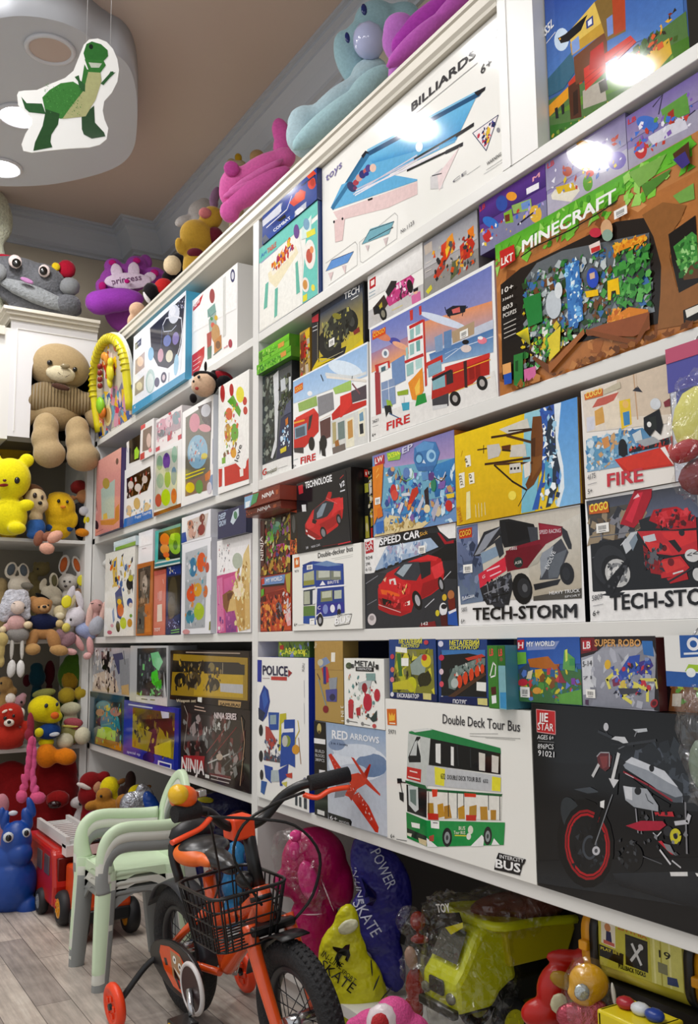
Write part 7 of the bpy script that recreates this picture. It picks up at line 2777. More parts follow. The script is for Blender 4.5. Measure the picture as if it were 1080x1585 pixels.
 ('wing','b08a8a','plush',0,[(0.074,0.0,0.043,0.042,0.0252,0.028,-16)])]),
('brown_reindeer', 'dark brown soft toy in shadow above the yellow birds', 'plush toy', None, (-3.979,0.090,0.320), 1.257, [
 ('body','3a2824','plush',0,[(-0.001,0.0,0.061,0.0238,0.019,0.042,0),(-0.034,0.0,0.015,0.021,0.0168,0.028,0),(0.007,0.0,-0.0,0.035,0.028,0.042,0),(0.007,0.012,-0.116,0.028,0.0224,0.1159,0)])]),
('horse_hopper', 'blue rubber bouncing animal with two horns, standing at the left frame edge', 'hopper', None, (-3.700,-0.424,-0.023), 1.364, [
 ('body','0b3f92','rubber',0,[(-0.016,0.0,0.117,0.0905,0.0724,0.1085,0),(-0.024,0.0,0.193,0.0663,0.0531,0.0724,0),(-0.004,-0.012,0.267,0.0555,0.0472,0.0724,0),(0.008,-0.03,0.222,0.047,0.04,0.047,0),(0.042,-0.024,0.033,0.0374,0.0336,0.0434,0),(-0.069,0.0,0.041,0.0374,0.0336,0.0434,0),(0.031,0.0,0.341,0.0193,0.0174,0.0422,18),(0.044,0.0,0.382,0.0145,0.013,0.0398,20),(-0.046,0.0,0.341,0.0157,0.0141,0.0362,-12),(-0.061,0.0,0.36,0.0133,0.0119,0.0302,-10)]),
 ('eye_white','c8ccd0','rubber',1,[(-0.032,-0.055,0.289,0.0193,0.0096,0.0193,0),(0.029,-0.047,0.299,0.0157,0.0078,0.0169,0)]),
 ('eye','101014','plush',1,[(-0.031,-0.065,0.288,0.0109,0.0065,0.0121,0),(0.03,-0.055,0.299,0.009,0.0054,0.0109,0)]),
 ('crown_knob','c8ccd4','rubber',0,[(-0.019,-0.012,0.366,0.0169,0.0077,0.0096,0)])]),
('silver_packet', 'silver and blue foil packet of a helmet set, behind the chair arms', 'packet', None, (-3.693,0.040,0.236), 1.247, [
 ('foil','a8aab0','foil',0,[(-0.027,0.0,0.083,0.0546,0.0273,0.0624,30),(-0.058,0.0,0.047,0.0455,0.0163,0.0325,20),(0.017,0.0,0.125,0.0325,0.0163,0.052,30),(-0.027,0.012,-0.037,0.0437,0.0218,0.1112,0)]),
 ('blue_panel','14469c','gloss',0,[(0.046,-0.013,0.08,0.0299,0.0179,0.0715,26)])]),
('green_packet', 'clear packet of small green and orange toys, seen through the chair back', 'packet', None, (-3.350,0.050,0.243), 1.214, [
 ('card','5a6a1c','gloss',0,[(-0.001,0.0,0.104,0.048,0.0144,0.1079,0),(-0.001,0.012,-0.05,0.0384,0.0115,0.1057,0)]),
 ('toy','c8742a','gloss',0,[(-0.019,-0.024,0.059,0.0156,0.0094,0.024,0)]),
 ('toy','c8c0b8','gloss',0,[(0.017,-0.024,0.086,0.0204,0.0122,0.042,0)]),
 ('toy','b8d020','gloss',0,[(-0.018,-0.024,0.124,0.012,0.0072,0.0144,0)]),
 ('toy','3a8a2a','gloss',0,[(-0.006,-0.024,0.029,0.024,0.0144,0.024,0)]),
 ('wrapper','ffffff','film',0,[(-0.001,-0.006,0.087,0.057,0.0313,0.1139,0)])]),
('blue_spotted_toy', 'light blue inflatable with dark spots, between the saddle and the post', 'inflatable', None, (-2.755,0.030,0.152), 1.151, [
 ('body','2f7ab0','gloss',0,[(-0.001,0.0,0.135,0.0411,0.0329,0.0645,0),(-0.006,0.0,0.068,0.0387,0.031,0.0528,0),(-0.012,0.0,-0.014,0.0293,0.0235,0.0504,0)]),
 ('spot','1a2a5a','gloss',1,[(0.033,-0.035,0.157,0.0106,0.0042,0.0176,0),(0.029,-0.033,0.123,0.0153,0.0061,0.0176,20)])]),
('navy_packet', 'navy packet with a yellow flash, in the dark behind the bike bell', 'packet', None, (-3.088,0.120,0.333), 1.167, [
 ('bag','10164a','gloss',0,[(-0.0,0.0,0.045,0.1121,0.0363,0.0725,0),(-0.0,0.012,-0.106,0.0897,0.029,0.1389,0)]),
 ('yellow_flash','b8b01c','gloss',0,[(-0.05,-0.04,0.094,0.029,0.0042,0.0105,-8)])]),
('maroon_packet', 'dark red packet with a white dot, behind the handlebar stem', 'packet', None, (-2.795,0.060,0.334), 1.147, [
 ('bag','4a1420','gloss',0,[(-0.0,0.0,0.052,0.0482,0.0241,0.0482,0),(0.018,0.0,-0.001,0.0361,0.0181,0.0361,0),(-0.0,0.012,-0.117,0.0386,0.0193,0.1283,0)]),
 ('white_dot','c8c8c8','gloss',0,[(-0.009,-0.028,0.076,0.0096,0.003,0.006,0)])]),
('pink_helmet_bag', 'magenta bag with clear wrapped pads, right of the post under the shelf', 'bag', None, (-2.263,0.070,0.247), 1.059, [
 ('bag','b0125a','gloss',0,[(-0.03,0.0,0.128,0.0888,0.0444,0.0933,0),(0.023,0.0,0.093,0.0489,0.0244,0.0888,20),(-0.097,0.0,0.078,0.0444,0.02,0.04,0),(-0.044,0.0,0.06,0.0533,0.0267,0.0533,0),(-0.03,0.012,-0.048,0.071,0.0355,0.1118,0)]),
 ('pad','d83a84','gloss',1,[(-0.077,-0.067,0.209,0.016,0.008,0.016,0),(-0.079,-0.067,0.172,0.016,0.008,0.0267,0),(-0.044,-0.058,0.094,0.0267,0.0133,0.0533,14)]),
 ('wrapper','ffffff','film',0,[(-0.088,-0.053,0.154,0.0578,0.0289,0.0827,8),(-0.039,-0.053,0.086,0.04,0.02,0.0844,12)]),
 ('piping','d8b8c4','gloss',0,[(-0.035,-0.067,0.013,0.0311,0.0031,0.0031,0),(0.005,-0.062,0.059,0.0031,0.0031,0.0578,22)])]),
('purple_packet', 'purple wrapped packet with a pink band, below the magenta bag', 'packet', None, (-2.340,0.050,0.138), 1.080, [
 ('bag','4a2a6a','gloss',0,[(0.005,0.0,0.051,0.0497,0.0248,0.0497,0),(0.014,0.0,0.008,0.0361,0.0181,0.0406,0),(0.005,0.012,-0.016,0.0398,0.0198,0.0336,0)]),
 ('band','a01a5c','gloss',0,[(0.006,-0.025,0.043,0.0117,0.0047,0.0497,0)]),
 ('wrapper','ffffff','film',0,[(-0.004,-0.006,0.052,0.0542,0.0271,0.0632,0)])]),
('navy_bag', 'navy drawstring skate bag with white print, leaning under the shelf', 'bag', None, (-2.067,0.120,0.095), 1.002, [
 ('bag','1c1a78','nylon',0,[(-0.02,0.0,0.296,0.054,0.0297,0.0928,16),(0.012,0.0,0.246,0.0664,0.0332,0.1038,12),(-0.014,0.0,0.166,0.0623,0.0311,0.0872,18),(0.014,0.0,0.087,0.0415,0.0208,0.0913,16)])]),
('yellow_bag', 'bright yellow drawstring skate bag with black print, in front of the navy bag', 'bag', None, (-2.096,0.050,0.053), 1.033, [
 ('bag','d0cc10','nylon',0,[(-0.01,0.0,0.196,0.0371,0.0223,0.0618,-4),(-0.023,0.0,0.133,0.0618,0.034,0.0824,-6),(0.001,0.0,0.066,0.0783,0.0392,0.0783,10),(0.034,0.0,0.046,0.0536,0.0268,0.0577,20),(-0.008,0.0,0.008,0.0618,0.0247,0.0495,0)]),
 ('white_patch','e4e4c0','nylon',0,[(-0.008,-0.04,0.212,0.0272,0.0066,0.0165,24)]),
 ('drawcord','1c1c18','gloss',1,[(0.048,-0.04,0.117,0.0021,0.0021,0.0206,4),(0.059,-0.038,0.081,0.0021,0.0021,0.0206,-24),(0.083,-0.029,0.053,0.0021,0.0021,0.0206,-44)])]),
('doll_packet', 'clear packet with a red-haired doll, between the navy bag and the dump truck', 'packet', None, (-1.867,0.080,0.132), 0.970, [
 ('doll','8a2418','gloss',0,[(0.01,0.0,0.185,0.0191,0.0134,0.0229,0),(0.013,0.0,0.145,0.0229,0.008,0.0115,0),(0.001,0.0,0.043,0.0229,0.0137,0.042,0),(-0.004,0.0,-0.0,0.0229,0.0137,0.0229,0),(0.001,0.012,-0.012,0.0183,0.011,0.0313,0)]),
 ('face','a88a78','gloss',0,[(-0.007,-0.011,0.108,0.0153,0.0092,0.0267,10)]),
 ('wrapper','ffffff','film',0,[(-0.006,-0.008,0.189,0.042,0.0191,0.0382,-14),(0.002,-0.008,0.072,0.0382,0.0191,0.0917,6)])]),
('skate_boot', 'pink roller skate boot with a white and red lining, at the bottom of the frame', 'roller skate', None, (-1.646,-0.150,0.222), 1.003, [
 ('boot','d04a8a','mesh',0,[(0.023,0.0,0.006,0.0395,0.029,0.0362,-10),(-0.013,0.0,-0.009,0.0461,0.0237,0.0296,0),(-0.053,0.0,-0.012,0.0198,0.0132,0.0165,0),(0.059,0.0,-0.019,0.0362,0.0237,0.0296,-20),(0.023,0.012,-0.116,0.0316,0.0232,0.1037,0)]),
 ('collar','ddd0d4','gloss',0,[(0.0,-0.02,0.003,0.0329,0.0165,0.0342,-10)]),
 ('lining','b01824','mesh',0,[(-0.005,-0.033,0.003,0.0184,0.0092,0.0211,-8)])]),
('red_bucket_truck', 'red toy truck with a yellow inner tray, lying left of the toolbox', 'toy truck', None, (-1.440,0.100,0.218), 0.837, [
 ('body','b8180e','plastic',0,[(-0.015,0.0,0.029,0.0417,0.0231,0.0289,10),(0.013,0.0,0.079,0.0353,0.0282,0.0481,-24),(0.037,0.0,0.132,0.0417,0.0128,0.016,0),(0.073,0.0,0.107,0.0289,0.0231,0.0481,10),(0.013,0.012,-0.041,0.0282,0.0226,0.0891,0)]),
 ('tray','a8821c','plastic',0,[(0.026,-0.032,0.101,0.0257,0.008,0.016,-20)]),
 ('sticker','c8c4a0','gloss',0,[(0.017,-0.045,0.064,0.016,0.0032,0.0192,-20)])]),
('helmet_packet', 'yellow toy helmet in a clear packet with pink pieces, in front of the toolbox', 'packet', None, (-1.245,0.010,0.301), 0.800, [
 ('helmet','d8a012','plastic',0,[(0.003,0.0,0.075,0.0342,0.025,0.0313,-10),(-0.009,-0.006,0.056,0.0256,0.0137,0.0171,-16),(0.003,0.012,-0.071,0.0274,0.02,0.1414,0)]),
 ('sheen_sticker','b8c0c0','foil',0,[(-0.009,-0.031,0.069,0.0131,0.0039,0.0142,-8)]),
 ('pieces','b85060','foil',0,[(-0.013,0.0,0.018,0.0427,0.0154,0.0256,0),(0.015,0.0,0.033,0.0199,0.0102,0.0171,0)]),
 ('handle','d8d4cc','gloss',0,[(0.043,-0.011,0.062,0.004,0.0032,0.0199,6)]),
 ('wrapper','ffffff','film',0,[(-0.0,-0.006,0.054,0.0455,0.0273,0.0655,0)])]),
]
SOFT_WRITING = [
('navy_bag', 'bag', 'c8cce0', 'POWER', [-0.025, 0.3394], [0.0417, -0.0873], [0.0239, 0.0107]),
('navy_bag', 'bag', 'c8cce0', 'IN-LINE', [-0.0746, 0.299], [0.0192, -0.0848], [0.0141, 0.003]),
('navy_bag', 'bag', 'c8cce0', 'SKATE', [-0.0722, 0.2142], [0.0494, -0.0761], [0.0251, 0.0149]),
('yellow_bag', 'bag', '16160f', 'IN-LINE', [-0.0765, 0.1396], [0.0488, -0.0281], [0.0086, 0.0135]),
('yellow_bag', 'bag', '16160f', 'SPORT', [-0.0278, 0.1056], [0.0329, -0.0239], [0.0066, 0.0081]),
('yellow_bag', 'bag', '16160f', 'SKATE', [-0.0825, 0.1141], [0.079, -0.0557], [0.0153, 0.0195]),
('princess_chair', 'crown_print', '5a2a5a', 'princess', [-0.0022, 0.1745], [0.1418, 0.0378], [-0.0055, 0.0309]),
]
SOFT_FIGURES = [
('yellow_bag', 'bag', '16160f', [[-0.0472, 0.1641], [-0.0231, 0.1607], [-0.0147, 0.1677], [-0.0043, 0.1691], [-0.0065, 0.1565], [-0.0033, 0.1446], [-0.0109, 0.129], [-0.0171, 0.135], [-0.0129, 0.1428], [-0.0232, 0.1449], [-0.0317, 0.1332], [-0.0256, 0.1174], [-0.0339, 0.1214], [-0.042, 0.1372], [-0.0357, 0.1509], [-0.0456, 0.1585]]),
('navy_bag', 'bag', '0c0c3a', [[-0.0483, 0.2786], [-0.0337, 0.2624], [-0.0129, 0.2462], [-0.011, 0.2301], [-0.0218, 0.212], [-0.0386, 0.2141], [-0.028, 0.2221], [-0.0299, 0.2342], [-0.0405, 0.2302], [-0.0381, 0.2463]]),
]
def plush(name, label, cat, group, loc, yaw, parts):
    t = thing(name, label, cat, loc, yaw, group)
    for pn, hx, kind, sep, ells in parts:
        m = plush_mat(hx, kind)
        if pn in ('eye', 'nose'):
            m = mat('bead_'+hx, hx, .15)
        if pn == 'price_tag':
            m = mat('tag_'+hx, hx, .4)
        if sep:
            for e in ells:
                blob(pn, [e], m, t)
        else:
            blob(pn, ells, m, t)
    return t
PT = {}
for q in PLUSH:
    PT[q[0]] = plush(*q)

def skin_print(toy, part, hexc, polys, name):
    """lay flat print onto the front of a soft body by dropping each corner onto its surface"""
    root = PT[toy]
    ob = [c for c in root.children if c.name.split('.')[0] == part][0]
    me = ob.data
    tree = BVHTree.FromPolygons([v.co for v in me.vertices], [list(p.vertices) for p in me.polygons])
    v, f, c = [], [], []
    col = lin(hexc)
    for pts, faces in polys:
        i = len(v)
        for x, z in pts:
            h = tree.ray_cast(Vector((x, -1, z)), Vector((0, 1, 0)))
            v.append((x, (h[0].y if h[0] else 0)-.0035, z))
        for q in faces:
            f.append([i+k for k in q])
            c.append([col]*len(q))
    ink_mesh(name, v, f, c, root)
for toy, part, hx, tx, o0, ax, bx in SOFT_WRITING:
    gv, gf = glyphs(tx, 0)
    skin_print(toy, part, hx, [([(o0[0]+ax[0]*a+bx[0]*b, o0[1]+ax[1]*a+bx[1]*b) for a, b, k in gv], gf)], 'lettering')
for toy, part, hx, pp in SOFT_FIGURES:
    skin_print(toy, part, hx, [(pp, [list(range(len(pp)))])], 'skater_print')

# ------------------------------------------------------------------ dinosaur cutout hung from the ceiling
def cutout():
    base = Vector((-2.455, -.62, 2.47))
    t = thing('dinosaur_cutout', 'die-cut card of a green dinosaur with a white border, hung from the ceiling', 'decoration', base, math.atan2(-base.x*-1-0, 1)*0+math.radians(76.5))
    k = .00181                       # metres per outline unit
    T = lambda p: ((p[0]-136)*k, (138-p[1])*k)
    edge = [(62, 152), (64, 146), (72, 143), (90, 139), (110, 125), (130, 112), (142, 98), (150, 72), (156, 52), (164, 41), (177, 37), (190, 40), (200, 50), (207, 66), (210, 84), (208, 104), (200, 124), (189, 140), (187, 156), (190, 170), (196, 184), (194, 202), (184, 213), (168, 220), (140, 226), (110, 234), (86, 241), (74, 240), (71, 230), (76, 212), (84, 196), (84, 186), (74, 177), (64, 168)]
    b = MB()
    b.prism([T(p) for p in edge], .003, 0, 'Y', 0)
    b.build('card', mat('cutout_card', 'e6e6e2', .4), t)
    A = Art(1, 1, -.0006)
    def P(hx, *pts):
        A.poly([T(p) for p in pts], lin(hx))
    P('2f5a34', (68, 154), (76, 163), (98, 160), (104, 176), (80, 177), (74, 172))
    P('3c7a38', (98, 150), (108, 136), (124, 122), (142, 116), (154, 122), (156, 150), (148, 170), (126, 180), (104, 176))
    P('2a4f2c', (104, 168), (124, 172), (122, 190), (113, 208), (112, 220), (115, 228), (88, 238), (90, 224), (100, 196))
    P('2c4a30', (156, 172), (174, 150), (176, 178), (190, 192), (192, 198), (172, 205), (160, 200), (157, 192))
    P('357234', (158, 84), (162, 92), (182, 92), (184, 106), (176, 136), (160, 156), (150, 150), (154, 118))
    P('a8a878', (164, 96), (182, 94), (184, 108), (176, 140), (162, 170), (128, 180), (140, 158), (158, 128))
    P('2f6a30', (156, 66), (160, 50), (168, 44), (182, 46), (192, 54), (193, 64), (186, 74), (172, 78), (160, 80))
    P('357234', (158, 76), (186, 72), (190, 80), (182, 94), (164, 92))
    P('b8c0b0', (164, 80), (184, 78), (180, 86), (168, 88))
    A.poly([(T((167, 53))[0]+.006*math.cos(a*.7), T((167, 53))[1]+.008*math.sin(a*.7)) for a in range(9)], lin('16241a'))
    A.line([T((184, 112)), T((195, 96)), (T((201, 89)))], .004, lin('2f5a34'))
    A.v  # (lines are clamped to the face, so thin limbs are polygons instead)
    P('2f5a34', (184, 112), (194, 96), (198, 88), (200, 91), (205, 89), (197, 99), (187, 114))
    P('2f5a34', (144, 108), (150, 104), (152, 112), (160, 118), (160, 130), (152, 128), (149, 114))
    r = random.Random(4)
    for k2 in range(120):
        x, y = r.uniform(100, 155), r.uniform(124, 172)
        s_ = r.uniform(.8, 2)
        P(r.choice(('4f9048', '2f6a30', '5aa050', '28582c')), (x, y), (x+s_, y+s_*.4), (x+s_*.6, y+s_*1.3))
    A.build('printed_dinosaur', t)
    for px in (160, 196):
        q = T((px, 44))
        b = MB(); b.tube([(q[0], .0015, q[1]), (q[0], .0015, CEIL-base.z+.0)], .0007, 5)
        b.build('thread', mat('nylon_thread', 'c8c8c8', .3), t)
cutout()

# ------------------------------------------------------------------ child chairs, three in a stack
def chair(name, label, hexc, z):
    t = thing(name, label, 'chair', (-2.85, -.26, z), 0, 'stacked child chairs')
    m = mat('chair_plastic_'+hexc, hexc, .38, spec=.4)
    # seat: rounded slab with a rolled front edge
    b = MB()
    rows = []
    for i in range(9):
        u = -1+2*i/8
        row = []
        for j in range(11):
            q = j/10
            y = -.125+q*.235
            wx = .122-.012*q
            z_ = .268-.010*(1-u*u)*math.sin(q*3.1)
            if j == 0: z_ -= .035
            if j == 1: z_ -= .006; y -= .006
            x = u*wx*(1-.10*(j == 0)-.03*(j == 1))
            if abs(u) == 1: z_ -= .012
            row.append((x, y, z_))
        rows.append(row)
    b.sheet(rows)
    o = b.build('seat', m, t)
    sd = o.modifiers.new('thick', 'SOLIDIFY'); sd.thickness = .012; sd.offset = -1
    # legs
    for sx in (-1, 1):
        for yy0, yy1, h in ((-.118, -.132, .265), (.085, .115, .265)):
            b = MB()
            b.tube([(sx*.112, yy0, h), (sx*.117, (yy0+yy1)/2, h/2), (sx*.123, yy1, .012), (sx*.123, yy1, 0)], [.030, .028, .024, .024], 10, flat=.72, upv=(1, 0, 0))
            b.build('leg', m, t, .002)
    # aprons between the legs
    b = MB()
    pts = [(-.112, .262)]+[(-.1+.2*k/10, .262-.055*(1-math.sin(math.pi*k/10))-.012) for k in range(11)]+[(.112, .262)]
    b.prism(pts, .006, 0, 'Y', -.122); b.build('front_apron', m, t)
    for sx in (-1, 1):
        b = MB()
        pts = [(-.115, .262)]+[(-.11+.2*k/10, .262-.055*(1-math.sin(math.pi*k/10))-.012) for k in range(11)]+[(.10, .262)]
        b.prism(pts, .006, 0, 'X', sx*.112-.003); b.build('side_apron', m, t)
    # arms: rise from the front leg, curve back to the backrest
    for sx in (-1, 1):
        b = MB()
        b.tube([(sx*.116, -.122, .26), (sx*.119, -.128, .30), (sx*.122, -.122, .345), (sx*.124, -.098, .372), (sx*.124, -.06, .380), (sx*.122, 0, .376), (sx*.116, .06, .372), (sx*.104, .108, .372)], [.028, .024, .020, .018, .017, .017, .018, .020], 10, flat=.72, upv=(1, 0, 0))
        b.build('armrest', m, t)
    # backrest: pointed-oval frame round one tall opening, leaning back
    b = MB()
    n = 40
    def pt(a, w_, zc, h, top):
        x = w_*math.sin(a)
        z_ = zc-h*math.cos(a)
        if z_ > zc: x *= 1-.35*((z_-zc)/h)**2*top
        y = .098+.05*(z_-.26)/.27
        return x, y, z_
    F = [[], [], [], []]
    for k in range(n):
        a = 2*math.pi*k/n
        xo, yo, zo = pt(a, .114, .378, .136, .8)
        xi, yi, zi = pt(a, .078, .382, .104, .9)
        F[0].append(b.b.verts.new((xo, yo-.008, zo))); F[1].append(b.b.verts.new((xi, yi-.006, zi)))
        F[2].append(b.b.verts.new((xi, yi+.012, zi))); F[3].append(b.b.verts.new((xo, yo+.012, zo)))
    for k in range(n):
        j = (k+1) % n
        for p, q in ((0, 1), (1, 2), (2, 3), (3, 0)):
            f = b.b.faces.new((F[p][k], F[p][j], F[q][j], F[q][k])); f.smooth = True
    b.build('backrest', m, t, .004)
    return t
chair('child_chair', 'grey child armchair, bottom of the stack of three', '8e918f', 0)
chair('child_chair', 'off-white child armchair, middle of the stack of three', 'd9dad0', .026)
chair('child_chair', 'mint green child armchair, top of the stack of three', 'cfe3c2', .052)

# ------------------------------------------------------------------ child bicycle
def bicycle():
    t = thing('child_bicycle', 'orange and black child bicycle with a wire basket and training wheels', 'bicycle', (-2.447, -.239, 0))
    hd, lean = .063, .094
    h = Vector((math.cos(hd), math.sin(hd), 0)); n = Vector((-math.sin(hd), math.cos(hd), 0)); z = Vector((0, 0, 1))
    u = z*math.cos(lean)-n*math.sin(lean); l = n*math.cos(lean)+z*math.sin(lean)
    m4 = Matrix((h, l, u)).transposed().to_4x4(); m4.translation = Vector((-2.447, -.239, .002))
    t.matrix_world = m4
    OR = mat('bike_orange', 'e4531a', .25, spec=.6, coat=.5); BK = mat('bike_black', '141416', .35); RB = mat('tyre_rubber', '1c1c1e', .75, bump=.6, bscale=120, bdist=.01)
    CH = mat('chrome', 'c8c8ca', .2, metal=.9); RF = mat('bike_plastic_orange', 'f04a1c', .4); GR = mat('grip_rubber', '17171a', .8, bump=.5, bscale=300)
    R, r = .135, .027
    def wheel(name, a, ph):
        b = MB(); b.torus((a, 0, .162), R, r, 'Y', 56, 12, flat=.95)
        w_ = b.build(name, RB, t)
        b = MB(); b.torus((a, 0, .162), R-.03, .011, 'Y', 48, 8, flat=1.4); b.build('rim', mat('rim_black', '202024', .4), w_)
        b = MB(); b.tube([(a, -.035, .162), (a, .035, .162)], .016, 12); b.build('hub', CH, w_)
        b = MB()
        for k in range(20):
            q = 2*math.pi*k/20+ph
            q2 = q+(.5 if k % 2 else -.5)
            sgn = 1 if k % 4 < 2 else -1
            b.tube([(a+.014*math.cos(q2), .024*sgn, .162+.014*math.sin(q2)), (a+.107*math.cos(q), 0, .162+.107*math.sin(q))], .0011, 5)
        b.build('spokes', mat('spoke', '3a3a3e', .4, metal=.5), w_)
        return w_
    wheel('rear_wheel', 0, .1); wheel('front_wheel', .58, .2)
    # tread blocks on the front tyre
    b = MB()
    for k in range(64):
        q = 2*math.pi*k/64
        for s_ in (-1, 0, 1):
            qq = q+.05*abs(s_)
            c = Vector((.58+(R+r*.93-.004*abs(s_))*math.cos(qq), s_*.013, .162+(R+r*.93-.004*abs(s_))*math.sin(qq)))
            tx = Vector((-math.sin(qq), 0, math.cos(qq)))
            b.tube([c-tx*.004, c+tx*.004], .0045, 5)
    b.build('tyre_tread', RB, t)
    def tube(name, pts, rr, m, n=12, flat=1.):
        b = MB(); b.tube(pts, rr, n, flat=flat); return b.build(name, m, t)
    tube('main_tube', [(.452, 0, .375), (.40, 0, .31), (.30, 0, .225), (.255, 0, .185)], .021, OR)
    tube('top_tube', [(.45, 0, .39), (.36, 0, .335), (.235, 0, .29)], .017, OR)
    tube('seat_tube', [(.188, 0, .385), (.205, 0, .30), (.25, 0, .175)], .018, OR)
    for s_ in (-1, 1):
        tube('seat_stay', [(.205, s_*.012, .315), (.12, s_*.042, .25), (0, s_*.05, .165)], .010, OR)
        tube('chain_stay', [(.25, s_*.02, .175), (.10, s_*.045, .168), (0, s_*.05, .160)], .009, OR)
    tube('head_tube', [(.443, 0, .41), (.468, 0, .34)], .024, OR)
    tube('head_band', [(.449, 0, .392), (.4525, 0, .382)], .0255, BK)
    b = MB(); b.box(.445, .505, -.055, .055, .325, .345, bev=.006); b.build('fork_crown', BK, t)
    for s_ in (-1, 1):
        tube('fork_leg', [(.475, s_*.048, .345), (.505, s_*.05, .28), (.555, s_*.05, .19), (.58, s_*.05, .150)], [.017, .016, .014, .013], OR, flat=.8)
    tube('stem', [(.447, 0, .40), (.425, 0, .47), (.41, 0, .545)], .015, BK)
    b = MB(); b.box(.372, .43, -.045, .012, .515, .565, bev=.006); b.build('stem_pad', RF, t)
    bar = tube('handlebar', [(.453, -.185, .611), (.44, -.14, .606), (.425, -.10, .592), (.412, -.06, .556), (.408, -.02, .540), (.408, .02, .540), (.412, .05, .552), (.43, .085, .590), (.455, .12, .612), (.475, .16, .618), (.49, .215, .622)], .0115, BK)
    g = tube('grip', [(.478, .135, .6185), (.50, .232, .624)], .0185, GR)
    g = tube('grip', [(.447, -.135, .609), (.455, -.195, .612)], .0185, GR)
    tube('brake_lever', [(.475, .12, .595), (.50, .14, .588), (.512, .17, .600), (.525, .215, .600)], .0085, RF, flat=.7)
    tube('brake_lever', [(.47, -.12, .590), (.485, -.15, .578), (.495, -.19, .572), (.50, -.225, .566)], .0075, RF, flat=.7)
    b = MB(); b.ball((.440, -.165, .640), .031, .031, .026, sub=3); bl = b.build('bell', mat('bell_orange', 'e8601c', .3), t)
    b = MB(); b.ball((.451, -.181, .651), .026, .022, .022, sub=3); b.build('bell_cap', mat('bell_yellow', 'e8b81c', .3), bl)
    b = MB(); b.box(.43, .455, -.135, -.115, .635, .650, bev=.003); b.build('bell_lever', CH, bl)
    CB = mat('brake_cable', '121214', .4)
    tube('brake_cable', [(.485, .115, .603), (.50, .02, .595), (.49, -.05, .565), (.47, -.07, .50), (.47, -.04, .43), (.475, -.0, .36)], .0035, CB, 6)
    tube('brake_cable', [(.465, -.125, .594), (.50, -.03, .575), (.525, .06, .545), (.53, .115, .47), (.51, .10, .38), (.49, .055, .33)], .0035, CB, 6)
    tube('brake_cable', [(.44, -.11, .60), (.42, -.09, .52), (.35, -.05, .42), (.26, -.03, .34)], .003, CB, 6)
    # saddle
    sd = blob('saddle', [(.235, 0, .437, .075, .034, .022, -4), (.165, 0, .447, .06, .07, .030, -4), (.30, 0, .428, .04, .022, .018, -4)], mat('saddle_vinyl', '17171a', .3, spec=.6), t)
    blob('saddle_side', [(.165, -.030, .440, .066, .046, .026, -4), (.215, -.026, .436, .05, .02, .016, -4)], mat('saddle_orange', 'e86a1c', .4), sd)
    tube('seat_post', [(.185, 0, .39), (.182, 0, .43)], .012, CH)
    tube('rear_bar', [(.12, -.05, .37), (.09, -.05, .45), (.085, 0, .475), (.09, .05, .45), (.12, .05, .37)], .012, BK)
    blob('rear_cushion', [(.105, 0, .478, .028, .065, .034, 0)], mat('vinyl_black', '1a1a1c', .4), t)
    # mudguard
    b = MB()
    rows = []
    for k in range(17):
        q = math.radians(150-150*k/16)
        rows.append([(.0+(R+r+.016-.006*abs(s_))*math.cos(q), s_*.034, .162+(R+r+.016-.006*abs(s_))*math.sin(q)) for s_ in (-1, -.5, 0, .5, 1)])
    b.sheet(rows)
    o = b.build('mudguard', mat('mudguard_grey', '2c2e34', .35), t); q_ = o.modifiers.new('thick', 'SOLIDIFY'); q_.thickness = .003
    b = MB()
    rows = []
    for k in range(9):
        q = math.radians(160-75*k/8)
        rows.append([(.58+(R+r+.014)*math.cos(q), s_*.034, .162+(R+r+.014)*math.sin(q)) for s_ in (-1, 0, 1)])
    b.sheet(rows)
    o = b.build('mudguard', BK, t); q_ = o.modifiers.new('thick', 'SOLIDIFY'); q_.thickness = .003
    # chain guard with a printed badge
    out = []
    for k in range(20):
        q = 2*math.pi*k/20
        out.append((.115+.15*math.cos(q)*(1 if math.cos(q) < 0 else 1.05), .168+(.062+.012*math.cos(q))*math.sin(q)))
    b = MB(); b.prism(out, .012, 0, 'Y', -.082); cg = b.build('chain_guard', BK, t, .003)
    A = Art(1, 1, -.0826)
    A.poly([(.045+.0, .205), (.10, .215), (.16, .212), (.195, .190), (.20, .150), (.165, .118), (.11, .122), (.06, .150), (.035, .185)], lin('e0521c'))
    A.poly([(.105, .208), (.165, .206), (.188, .180), (.180, .135), (.150, .125), (.110, .150)], lin('a8825a'))
    A.poly([(.118, .170), (.150, .150), (.178, .150), (.165, .128), (.145, .126), (.122, .146)], lin('2a1210'))
    A.poly([(.14, .146), (.160, .146), (.152, .132)], lin('c02a24'))
    A.poly([(.120, .172), (.150, .154), (.176, .154), (.150, .162)], lin('f0ece4'))
    for cx, cz in ((.128, .190), (.158, .180)):
        A.poly([(cx+.010*math.cos(a*.63), cz+.010*math.sin(a*.63)) for a in range(10)], lin('f0f0e8'))
        A.poly([(cx+.004*math.cos(a*.63), cz+.004*math.sin(a*.63)) for a in range(10)], lin('181410'))
    A.poly([(.062, .178), (.078, .182), (.086, .166), (.070, .162)], lin('241a18'))
    A.build('badge', cg)
    b = MB(); b.torus((.245, -.092, .158), .055, .006, 'Y', 32, 8); b.build('chainring_guard', mat('ring_white', 'd8d4d2', .4), t)
    b = MB(); b.cyl((.245, -.096, .158), (.245, -.084, .158), .052, n=28); b.build('chainring', mat('ring_dark', '2a1618', .4), t)
    b = MB(); b.tube([(.245, -.10, .158), (.285, -.115, .115)], .008, 8); cr = b.build('crank', CH, t)
